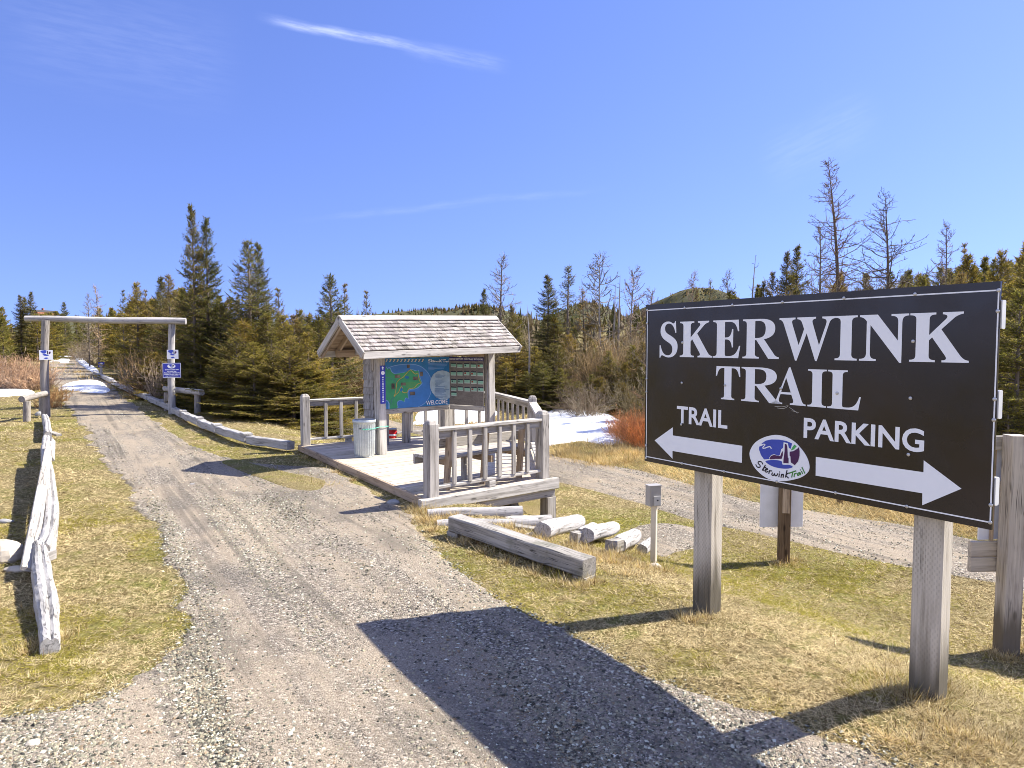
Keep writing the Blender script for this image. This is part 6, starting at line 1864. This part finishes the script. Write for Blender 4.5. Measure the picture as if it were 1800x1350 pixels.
# low skirt of bushy spruces along the lawn edge
for k, (px, top, Y, wd_) in enumerate(((322, 640, 22.8, 1.1), (352, 610, 21.6, 1.1), (388, 622, 20.0, 1.15), (415, 598, 19.4, 1.2), (446, 606, 18.7, 1.25), (478, 588, 19.2, 1.25), (508, 602, 18.6, 1.2), (540, 590, 19.2, 1.2), (335, 585, 22.4, 1.1), (430, 570, 20.4, 1.2), (500, 560, 20.6, 1.2), (560, 560, 21.0, 1.2), (270, 622, 24.0, 1.1), (245, 622, 27.0, 1.1), (300, 610, 24.0, 1.1))):
    tree(('full3', 'full1', 'full0')[k % 3], px, top, Y, 'low spreading spruce at the lawn edge before the dense stand', group='low spruces along the lawn edge', wide=wd_)
for k, (px, top, Y, wd_) in enumerate(((378, 672, 20.3, 1.5), (402, 655, 19.9, 1.5), (425, 664, 19.2, 1.6), (448, 650, 19.5, 1.5), (470, 668, 18.7, 1.6), (492, 655, 18.9, 1.5), (515, 662, 18.3, 1.6), (538, 648, 18.8, 1.5), (558, 655, 19.4, 1.5), (436, 620, 20.2, 1.3), (480, 615, 20.0, 1.3), (525, 618, 19.6, 1.3))):
    tree(('full1', 'full3', 'full0')[k % 3], px, top, Y, 'low spreading spruce at the lawn edge before the dense stand', group='low spruces along the lawn edge', wide=wd_)
stand(34, (105, 330), (27, 48), TAB_L, ['full0', 'full2', 'far0', 'far1'], 'slender spruce in the row along the right side of the far trail', 'spruces along the right side of the far trail', (0, 26), (0.8, 1.1), seed=5,
      keep=lambda x, y, px: right_of_kerb(x, y, 0) > 1.6)
stand(26, (120, 420), (48, 80), [(a, b - 6) for a, b in TAB_L], ['far0'], 'spruce top in the far wood over the gate crossbeam', 'spruce tops over the gate crossbeam', (4, 18), (0.9, 1.2), seed=6, keep=lambda x, y, px: right_of_kerb(x, y, 0) > 2)
stand(46, (-120, 96), (30, 74), [(-120, 536), (0, 540), (30, 540), (86, 552)], ['far0'], 'far spruce in the wood left of the trail', 'spruces in the wood left of the trail', (0, 22), (0.9, 1.2), seed=7, keep=lambda x, y, px: right_of_kerb(x, y, 0) < -3.7)
stand(16, (40, 175), (70, 92), [(40, 546), (170, 553)], ['far0'], 'far spruce closing the view at the end of the trail', 'far spruces at the end of the trail', (0, 14), (1.0, 1.3), seed=15)
stand(14, (560, 760), (26, 40), [(560, 545), (600, 552), (650, 565), (760, 570)], ['full0', 'full1', 'full2'], 'spruce behind the left half of the shelter', 'spruces behind the left half of the shelter', (-4, 30), (1.0, 1.3), seed=8)
TAB_R = [(760, 572), (830, 560), (870, 560), (900, 550), (950, 560), (1000, 562), (1060, 560), (1100, 560), (1140, 560), (1200, 545)]
stand(26, (770, 1150), (27, 38), TAB_R, ['full0', 'full1', 'full2', 'gaunt0'], 'bushy spruce in the thicket between the shelter and the black board', 'spruces in the thicket right of the shelter', (0, 45), (0.95, 1.35), seed=9)
for k, (px, top, Y, wd_, kd) in enumerate(((905, 600, 25.5, 1.3, 'full1'), (940, 612, 25.0, 1.3, 'full1'), (975, 608, 25.0, 1.2, 'full3'), (890, 640, 24.5, 1.2, 'full1'), (925, 655, 24.2, 1.2, 'full1'), (1012, 622, 25.5, 1.1, 'full0'), (1075, 640, 24.0, 1.1, 'full0'), (1112, 610, 24.5, 1.1, 'full1'), (1128, 640, 23.5, 1.0, 'full0'), (955, 640, 23.8, 1.3, 'full3'), (985, 650, 23.6, 1.3, 'full1'), (1000, 592, 26, 1.2, 'full1'), (1040, 600, 26, 1.2, 'full0'), (1055, 665, 23.4, 1.1, 'full3'), (1095, 675, 23, 1.1, 'full3'), (1070, 620, 24.2, 1.1, 'full1'), (1100, 640, 23.4, 1.0, 'full0'), (1130, 600, 24.5, 1.0, 'full2'), (1040, 660, 23.6, 1.2, 'full1'), (1015, 672, 23.2, 1.2, 'full3'))):
    tree(kd, px, top, Y, 'low yellow green spruce at the front of the thicket behind the snow', group='low spruces at the front of the thicket', wide=wd_)
TAB_S = [(1150, 540), (1250, 525), (1350, 505), (1420, 490), (1500, 485), (1580, 482), (1640, 470), (1700, 455), (1750, 448), (1800, 432), (1900, 420), (2000, 410)]
stand(46, (1160, 1880), (30, 58), TAB_S, ['full0', 'full1', 'full2', 'spire0', 'gaunt0', 'open1'], 'spruce on the wooded slope behind the black board', 'spruces on the slope behind the black board', (-8, 30), (0.85, 1.2), seed=10)
stand(30, (1590, 1960), (18, 32), [(1590, 490), (1700, 448), (1760, 436), (1800, 424), (1900, 410)], ['full0', 'full1', 'full2', 'spire1'], 'nearer spruce on the slope at the right edge of the picture', 'nearer spruces at the right edge', (0, 60), (0.9, 1.25), seed=11)
stand(26, (1560, 1900), (33, 52), [(1560, 474), (1640, 466), (1700, 452), (1760, 442), (1850, 426), (1900, 420)], ['spire0', 'full0', 'full2', 'open1'], 'dark spruce of the upper wood right of the tall larches', 'spruces of the upper wood right of the larches', (0, 26), (0.9, 1.2), seed=14)
for px, top, Y in ((1790, 520, 15.0), (1825, 480, 16.5), (1778, 690, 14.5), (1800, 660, 17.0), (1850, 560, 15.0)):
    tree('full1', px, top, Y, 'yellow green spruce close behind the information board', group='spruces close behind the information board', wide=1.15)

for px, top, Y, kd in ((1175, 548, 18.0, 'birch0'), (1210, 545, 19.5, 'full0'), (1190, 560, 16.5, 'birch0'), (1230, 552, 21.5, 'full1'), (1255, 545, 17.5, 'birch0'), (1160, 560, 21.0, 'birch0'), (1290, 545, 19.0, 'full2')):
    tree(kd, px, top, Y, 'small tree hidden behind the black board beside the snow', 'bare_tree' if kd == 'birch0' else 'spruce_tree', group='small trees behind the black board beside the snow', wide=1.0)
# ---- bare shrubs
for px, base, top in ((-40, 684, 600), (-10, 683, 612), (14, 684, 620), (36, 683, 618), (56, 684, 622), (68, 684, 645), (26, 685, 640), (48, 685, 640), (4, 685, 640), (-25, 685, 640)):
    bush('pink', px, base, top, 'pinkish brown leafless shrub in the thicket left of the gate', 'leafless shrubs left of the gate', 1.1, name='bare_shrub')
for px, base, top in ((92, 706, 678), (99, 694, 672), (88, 716, 690)):
    bush('low', px, base, top, 'low rusty brown shrub at the trail edge by the left gate post', 'rusty shrubs by the left gate post', 0.9)
for px, base, top in ((140, 632, 590), (152, 636, 588), (165, 642, 600)):
    bush('grey', px, base, top, 'thin grey leafless shrub beside the far trail', 'grey shrubs beside the far trail', 0.9)
for px, base, top in ((262, 698, 600), (284, 706, 612), (244, 688, 610)):
    bush('grey', px, base, top, 'grey leafless shrub in front of the spruces right of the far trail', 'grey shrubs before the spruces', 0.8)
for px, base, top in ((612, 712, 580), (640, 714, 590), (628, 718, 610), (660, 714, 590), (600, 716, 620)):
    bush('tan', px, base, top, 'tan leafless shrub between the spruces and the shelter wall', 'tan shrubs left of the shelter', 0.8)
for px, base, top in ((1005, 714, 640), (1020, 735, 655), (1032, 738, 660)):
    bush('grey', px, base, top, 'grey twiggy shrub behind the snow patch right of the deck', 'grey shrubs behind the snow patch', 1.0)
for px, top, Y in ((1020, 590, 25), (1045, 570, 26), (1070, 560, 25.5), (1095, 555, 26), (1120, 560, 25), (1140, 570, 25.5), (1060, 610, 24.5), (1118, 640, 22.5), (910, 545, 30), (930, 560, 31), (895, 555, 31), (1160, 560, 27), (1190, 560, 27)):
    bush('tan', px, 0, top, 'brown leafless shrub in the tangle between the spruces and the black board', 'brown shrubs left of the black board', 0.9, Y=Y)
for px, top, Y in ((1410, 470, 29), (1450, 455, 29), (1500, 470, 28), (1530, 465, 29), (1570, 465, 28), (1610, 468, 29), (1480, 480, 27), (1590, 490, 28), (1640, 470, 30)):
    bush('tan', px, 0, top, 'brown leafless scrub below the tall larches above the black board', 'brown scrub below the larches', 0.8, Y=Y)
for px, base, top in ((1112, 776, 706), (1126, 782, 716), (1096, 770, 722), (1140, 786, 716)):
    bush('red', px, base, top, 'orange red twiggy shrub beside the snow and the left edge of the black board', 'orange shrubs by the snow', 1.0)
for px, base, top in ((1790, 740, 690), (1810, 748, 700), (1775, 735, 700)):
    bush('tan', px, base, top, 'straw coloured shrub on the bank behind the information board', 'straw shrubs on the right bank', 1.2)

# ---- far wood on the hills, one mass
def far_wood():
    r = np.random.default_rng(77)
    base = []
    k = 6
    for lv in range(4):
        z0 = lv * 0.22; z1 = z0 + 0.36; rr = 0.26 * (1 - lv * 0.23)
        for j in range(k):
            a0 = 2 * math.pi * (j + 0.5 * lv) / k
            a1 = a0 + 2 * math.pi / k * 0.9
            base.append([(rr * math.cos(a0), rr * math.sin(a0), z0), (rr * math.cos(a1), rr * math.sin(a1), z0 - 0.03), (0, 0, z1)])
    base = np.array(base).reshape(-1, 3)
    P_ = []
    for hv in HILLS:
        top = hv[:, 2].max(); n = int(1600 if len(P_) else 2600)
        i = r.integers(0, len(hv), n); j = np.clip(i + r.integers(-49, 50, n), 0, len(hv) - 1); t = r.random((n, 1))
        p = hv[i] * t + hv[j] * (1 - t) + r.normal(0, 1.5, (n, 3)) * np.array([1, 1, 0]); p[:, 2] -= 0.4
        P_.append(p[p[:, 2] > -0.5])
    n = 1500; x = r.uniform(-260, 330, n); y = r.uniform(80, 300, n)
    P_.append(np.stack([x, y, h(x, y) - 0.3], 1))
    p = np.concatenate(P_); s = r.uniform(3.0, 6.5, len(p)); s *= np.where(p[:, 1] < 305, 0.85, np.where(p[:, 1] > 520, 0.36, 0.5))
    wv = r.uniform(0.8, 1.5, (len(p), 1, 1))
    V = base[None] * s[:, None, None]; V = V * np.concatenate([wv, wv, np.ones_like(wv)], 2)
    V = V * r.uniform(0.8, 1.2, V.shape) + p[:, None, :]
    tn = np.array([(0.05, 0.055, 0.022), (0.08, 0.078, 0.03), (0.11, 0.095, 0.05), (0.12, 0.105, 0.075)])[r.integers(0, 4, len(p))]
    tint = np.repeat(tn, len(base), 0) * r.uniform(0.7, 1.3, (len(p) * len(base), 1))
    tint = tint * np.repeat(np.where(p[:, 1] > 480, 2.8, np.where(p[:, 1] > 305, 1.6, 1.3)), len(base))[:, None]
    V = V.reshape(-1, 3)
    tag(link('forest', np_mesh('forest', V, np.arange(len(V)).reshape(-1, 3), M['needles'], tint)), 'distant spruce wood covering the low hills', 'forest', kind='stuff')
far_wood()
# ------------------------------------------------------------------ loose surface: grass blades and gravel stones
def inside(poly, x, y):
    c = np.zeros(len(x), bool); n = len(poly)
    for i in range(n):
        x0, y0 = poly[i]; x1, y1 = poly[(i + 1) % n]
        if y0 == y1: continue
        k = ((y0 > y) != (y1 > y)) & (x < (x1 - x0) * (y - y0) / (y1 - y0) + x0)
        c ^= k
    return c
pm = poly_main[::4]; pt = poly_two[::3]
deck_poly = np.array(DECK)

def fbm(x, y, s, seed):
    """cheap smooth noise, roughly 0..1"""
    r = np.random.default_rng(seed); o = np.zeros_like(x)
    for k in range(9):
        a = r.uniform(0, 2 * math.pi); f = s * r.uniform(0.6, 2.6); o += np.sin((x * math.cos(a) + y * math.sin(a)) * f + r.uniform(0, 6.28)) / (f / s)
    return 0.5 + o / 9

def scatter(n, Y0, Y1, p, seed):
    r = np.random.default_rng(seed)
    u = r.random(n); Y = (Y0 ** (1 - p) + u * (Y1 ** (1 - p) - Y0 ** (1 - p))) ** (1 / (1 - p)); x = r.uniform(-0.80, 0.80, n) * Y
    return x, Y, r

def make_blades(n, seed, Y0, Y1, p):
    x, y, r = scatter(n, Y0, Y1, p, seed)
    j = 0.14 * np.abs(r.standard_cauchy(n).clip(-3, 3)) ** 0.5
    bad = inside(pm, x + r.normal(0, j, n), y + r.normal(0, j, n)) | inside(pt, x + r.normal(0, j, n), y + r.normal(0, j, n)) | inside(deck_poly, x, y) | inside(poly_spot[::2], x + r.normal(0, .1, n), y + r.normal(0, .1, n))
    # stray tufts creeping into the gravel's edge, and the grassy tongue before the deck
    tongue = smooth_loop([g2(395, 798), g2(440, 812), g2(480, 822), g2(525, 832), g2(590, 848), g2(572, 863), g2(520, 862), g2(470, 848), g2(430, 834), g2(380, 812)], 3)
    ti = inside(tongue, x + r.normal(0, 0.08, n), y + r.normal(0, 0.08, n))
    bad &= ~ti
    for q in snow_polys: bad |= inside(q[::2], x, y)
    m3 = fbm(x, y, 20.0, 15); m4 = fbm(x, y, 7.0, 16)
    bad |= (r.random(n) < 0.85 * sstep(0.47, 0.36, 0.6 * m3 + 0.4 * m4))
    k = ~bad; x, y = x[k], y[k]; n = len(x); m3 = m3[k]
    m1 = fbm(x, y, 1.1, 5); m2 = fbm(x, y, 5.0, 6)
    green = sstep(0.50, 0.64, 0.6 * m1 + 0.4 * m2) * 0.8
    q = 0.84 * x + 0.54 * y
    green = np.clip(green + 0.45 * sstep(4.2, 5.4, q) * sstep(7.4, 6.2, q) * (y < 10) - 0.5 * sstep(8.6, 9.4, q), 0, 1)
    gold = sstep(8.4, 9.6, q)                                  # taller straw beyond the second track
    far = np.clip(y / 5, 1, None)
    L = 0.038 * r.lognormal(0, 0.35, n) * far ** 0.35 * (1 + 1.6 * gold) * (0.75 + 0.5 * m2) * (0.8 + 0.7 * sstep(0.5, 0.66, m3)); W = 0.0032 * far ** 0.85 * r.uniform(0.7, 1.4, n)
    el = np.abs(r.normal(0.16, 0.22, n)) + 0.03 + 0.22 * gold; az = r.uniform(0, 6.283, n)
    return x, y, L, W, el, az, green * (1 - 0.6 * sstep(0.52, 0.64, m3)), gold, r

def blades_to_mesh(parts_):
    Vs = []; Ts = []
    for (x, y, L, W, el, az, green, gold, r) in parts_:
        n = len(x); z = h(x, y) + 0.002
        d = np.stack([np.cos(az) * np.cos(el), np.sin(az) * np.cos(el), np.sin(el)], 1)
        tw = r.normal(0, 0.5, n)
        s = np.stack([-np.sin(az), np.cos(az), tw], 1); s = norm(s)
        b = np.stack([x, y, z], 1)
        V = np.stack([b - s * W[:, None] / 2, b + s * W[:, None] / 2, b + d * L[:, None]], 1).reshape(-1, 3)
        t = r.random((n, 1))
        straw = np.array([0.34, 0.275, 0.145]) * (1 - t) + np.array([0.80, 0.72, 0.49]) * t
        dark = np.array([0.11, 0.07, 0.032])
        straw = np.where(r.random((n, 1)) < 0.22, dark, straw)
        grn = np.array([0.16, 0.15, 0.022]) * (1 - t) + np.array([0.42, 0.39, 0.085]) * t
        gl_ = np.array([0.36, 0.26, 0.11]) * (1 - t) + np.array([0.74, 0.61, 0.34]) * t
        pick = r.random((n, 1))
        c = np.where(pick < green[:, None], grn, straw)
        c = np.where(r.random((n, 1)) < gold[:, None] * 0.8, gl_, c)
        Vs.append(V); Ts.append(np.repeat(c, 3, 0))
    V = np.concatenate(Vs); T = np.concatenate(Ts)
    return V, T

parts_ = [make_blades(520000, 41, 2.6, 8.0, 1.25), make_blades(400000, 42, 7.0, 30.0, 1.35)]
# longer tufts at the feet of posts, timbers and logs
def clump(cx, cy, rad, n, L, seed, gold=0.3, green=0.1, el=0.75):
    r = np.random.default_rng(seed); a = r.uniform(0, 6.283, n); d = rad * np.abs(r.normal(0, 0.55, n)); x = cx + np.cos(a) * d; y = cy + np.sin(a) * d
    far = max(1, cy / 5)
    return (x, y, L * r.lognormal(0, 0.4, n), 0.0034 * far ** 0.8 * r.uniform(0.7, 1.5, n), np.clip(r.normal(el, 0.35, n), 0.05, 1.5), a + r.normal(0, 0.9, n), np.full(n, green), np.full(n, gold), r)
cl = []
def foot(px, py, rad, n, L, **kw):
    b = G(px, py); cl.append(clump(b[0], b[1], rad * 1.2, n, L * 0.58, len(cl) + 900, **kw))
for px, py in ((1585, 1215), (1600, 1228), (1640, 1225), (1660, 1210)): foot(px, py, 0.13, 420, 0.10)
for px, py in ((1560, 1190), (1575, 1170), (1530, 1215)): foot(px, py, 0.16, 500, 0.08, el=0.5)
for px, py in ((1195, 1085), (1215, 1092), (1240, 1088)): foot(px, py, 0.10, 260, 0.09)
for px, py in ((1745, 1150), (1770, 1160), (1795, 1152), (1800, 1140)): foot(px, py, 0.12, 350, 0.09)
for px, py in ((1370, 992), (1385, 990), (1400, 985)): foot(px, py, 0.16, 220, 0.10)
for px, py in ((745, 900), (760, 905), (780, 908), (735, 895), (800, 910), (750, 915), (770, 920)): foot(px, py, 0.16, 380, 0.13, gold=0.5)
for px, py in ((870, 940), (900, 950), (930, 960), (960, 965), (990, 975), (850, 935), (1020, 985), (1050, 980), (1080, 990), (915, 940), (1100, 985)): foot(px, py, 0.20, 420, 0.13, gold=0.5)
for px, py in ((815, 955), (850, 972), (890, 990), (940, 1010), (990, 1025), (1020, 1032), (1045, 1025)): foot(px, py, 0.12, 260, 0.10)
for px, py in ((70, 1135), (95, 1130), (55, 1140), (115, 1120), (60, 1080), (45, 1150)): foot(px, py, 0.10, 260, 0.07, gold=0.4)
for px, py in ((1150, 1000), (1170, 1005), (1125, 1000), (1100, 1010)): foot(px, py, 0.16, 260, 0.11)
for px, py in ((535, 806), (560, 815), (590, 832), (620, 845)): foot(px, py, 0.10, 140, 0.10, gold=0.6)
for px, py in ((1680, 1290), (1720, 1300), (1650, 1275), (1700, 1320), (1760, 1310), (1610, 1310), (1560, 1300)): foot(px, py, 0.20, 420, 0.07, el=0.6)
for px, py in ((990, 800), (1010, 805), (1040, 812), (1070, 800), (1100, 795), (1060, 818), (1100, 812), (1120, 800), (1000, 790), (1085, 785)): foot(px, py, 0.5, 420, 0.26, gold=1.0)
for px, py in ((1450, 870), (1500, 878), (1560, 890), (1620, 900), (1700, 920), (1420, 862), (1660, 910)): foot(px, py, 0.5, 420, 0.22, gold=1.0)
for px, py in ((700, 735), (760, 748), (800, 752), (830, 745), (860, 750)): foot(px, py, 0.6, 300, 0.22, gold=1.0)
for px, py in ((150, 664), (160, 672), (140, 655), (120, 690), (190, 684), (225, 700)): foot(px, py, 0.6, 200, 0.3, gold=1.0)
for px, py in ((420, 818), (440, 824), (455, 828), (470, 832), (490, 838), (505, 842), (520, 848), (535, 850), (550, 852), (565, 855), (578, 855), (480, 828), (500, 834), (450, 836), (530, 840)): foot(px, py, 0.22, 420, 0.07, green=0.4, el=0.4)
for px, py in ((944, 950), (955, 952), (1010, 960), (1030, 968), (1075, 978), (1088, 982), (1122, 978), (900, 930), (760, 934)): foot(px, py, 0.10, 260, 0.14, gold=0.4)
V, T = blades_to_mesh(parts_ + cl)
grass = tag(link('grass', np_mesh('grass', V, np.arange(len(V)).reshape(-1, 3), M['blades'], T)), 'matted dry straw and mossy green spring grass', 'grass', kind='stuff')

# loose stones on the gravel
def stones(n, seed, Y0, Y1, p, polys, smin=0.004):
    x, y, r = scatter(n, Y0, Y1, p, seed)
    j = 0.05; xx = x + r.normal(0, j, n); yy = y + r.normal(0, j, n)
    k = np.zeros(n, bool)
    for q in polys: k |= inside(q, xx, yy)
    # fewer loose stones where tyres have packed the dust
    a = x * 0.84 + y * 0.54
    dens = fbm(a * 3.0, (y * 0.84 - x * 0.54) * 0.25, 2.0, 9)
    k &= (r.random(n) < 0.25 + 0.9 * sstep(0.42, 0.6, dens))
    x, y = x[k], y[k]; n = len(x)
    s = np.clip(smin * np.clip(y / 5, 1, None) ** 0.7 * r.lognormal(0.1, 0.55, n), 0.0025, 0.0135)
    base = np.array([(1, 0, 0), (-1, 0, 0), (0, 1, 0), (0, -1, 0), (0, 0, 0.75), (0, 0, -0.5)], float)
    FO = np.array([(0, 2, 4), (2, 1, 4), (1, 3, 4), (3, 0, 4), (2, 0, 5), (1, 2, 5), (3, 1, 5), (0, 3, 5)])
    an = r.uniform(0, 6.283, n); V = np.tile(base[None], (n, 1, 1)) * r.uniform(0.6, 1.35, (n, 6, 1)) + r.normal(0, 0.16, (n, 6, 3))
    ca, sa = np.cos(an)[:, None], np.sin(an)[:, None]
    V = np.stack([V[..., 0] * ca - V[..., 1] * sa, V[..., 0] * sa + V[..., 1] * ca, V[..., 2] * r.uniform(0.5, 0.95, (n, 1))], 2) * s[:, None, None]
    V += np.stack([x, y, h(x, y) + 0.014 + s * 0.15], 1)[:, None, :]
    pal = np.array([(0.09, 0.081, 0.07), (0.185, 0.17, 0.145), (0.29, 0.262, 0.213), (0.39, 0.342, 0.265), (0.42, 0.345, 0.258), (0.66, 0.62, 0.55), (0.30, 0.21, 0.15)])
    c = pal[r.choice(7, n, p=[.20, .18, .18, .15, .11, .13, .05])] * r.uniform(0.8, 1.2, (n, 1))
    F = (np.arange(n) * 6)[:, None, None] + FO[None]
    return V.reshape(-1, 3), F.reshape(-1, 3), np.repeat(c, 6, 0)
V1, F1, C1 = stones(260000, 51, 2.6, 9.0, 1.5, [pm, poly_spot[::2]], 0.0043)
V2, F2_, C2 = stones(60000, 52, 6.0, 20.0, 1.3, [pm, pt, poly_spot[::2]], 0.006)
gravel_ob = tag(link('gravel', np_mesh('gravel', np.concatenate([V1, V2]), np.concatenate([F1, F2_ + len(V1)]), M['pebbles'], np.concatenate([C1, C2]))), 'loose grey and beige gravel stones on the trail', 'gravel', kind='stuff')
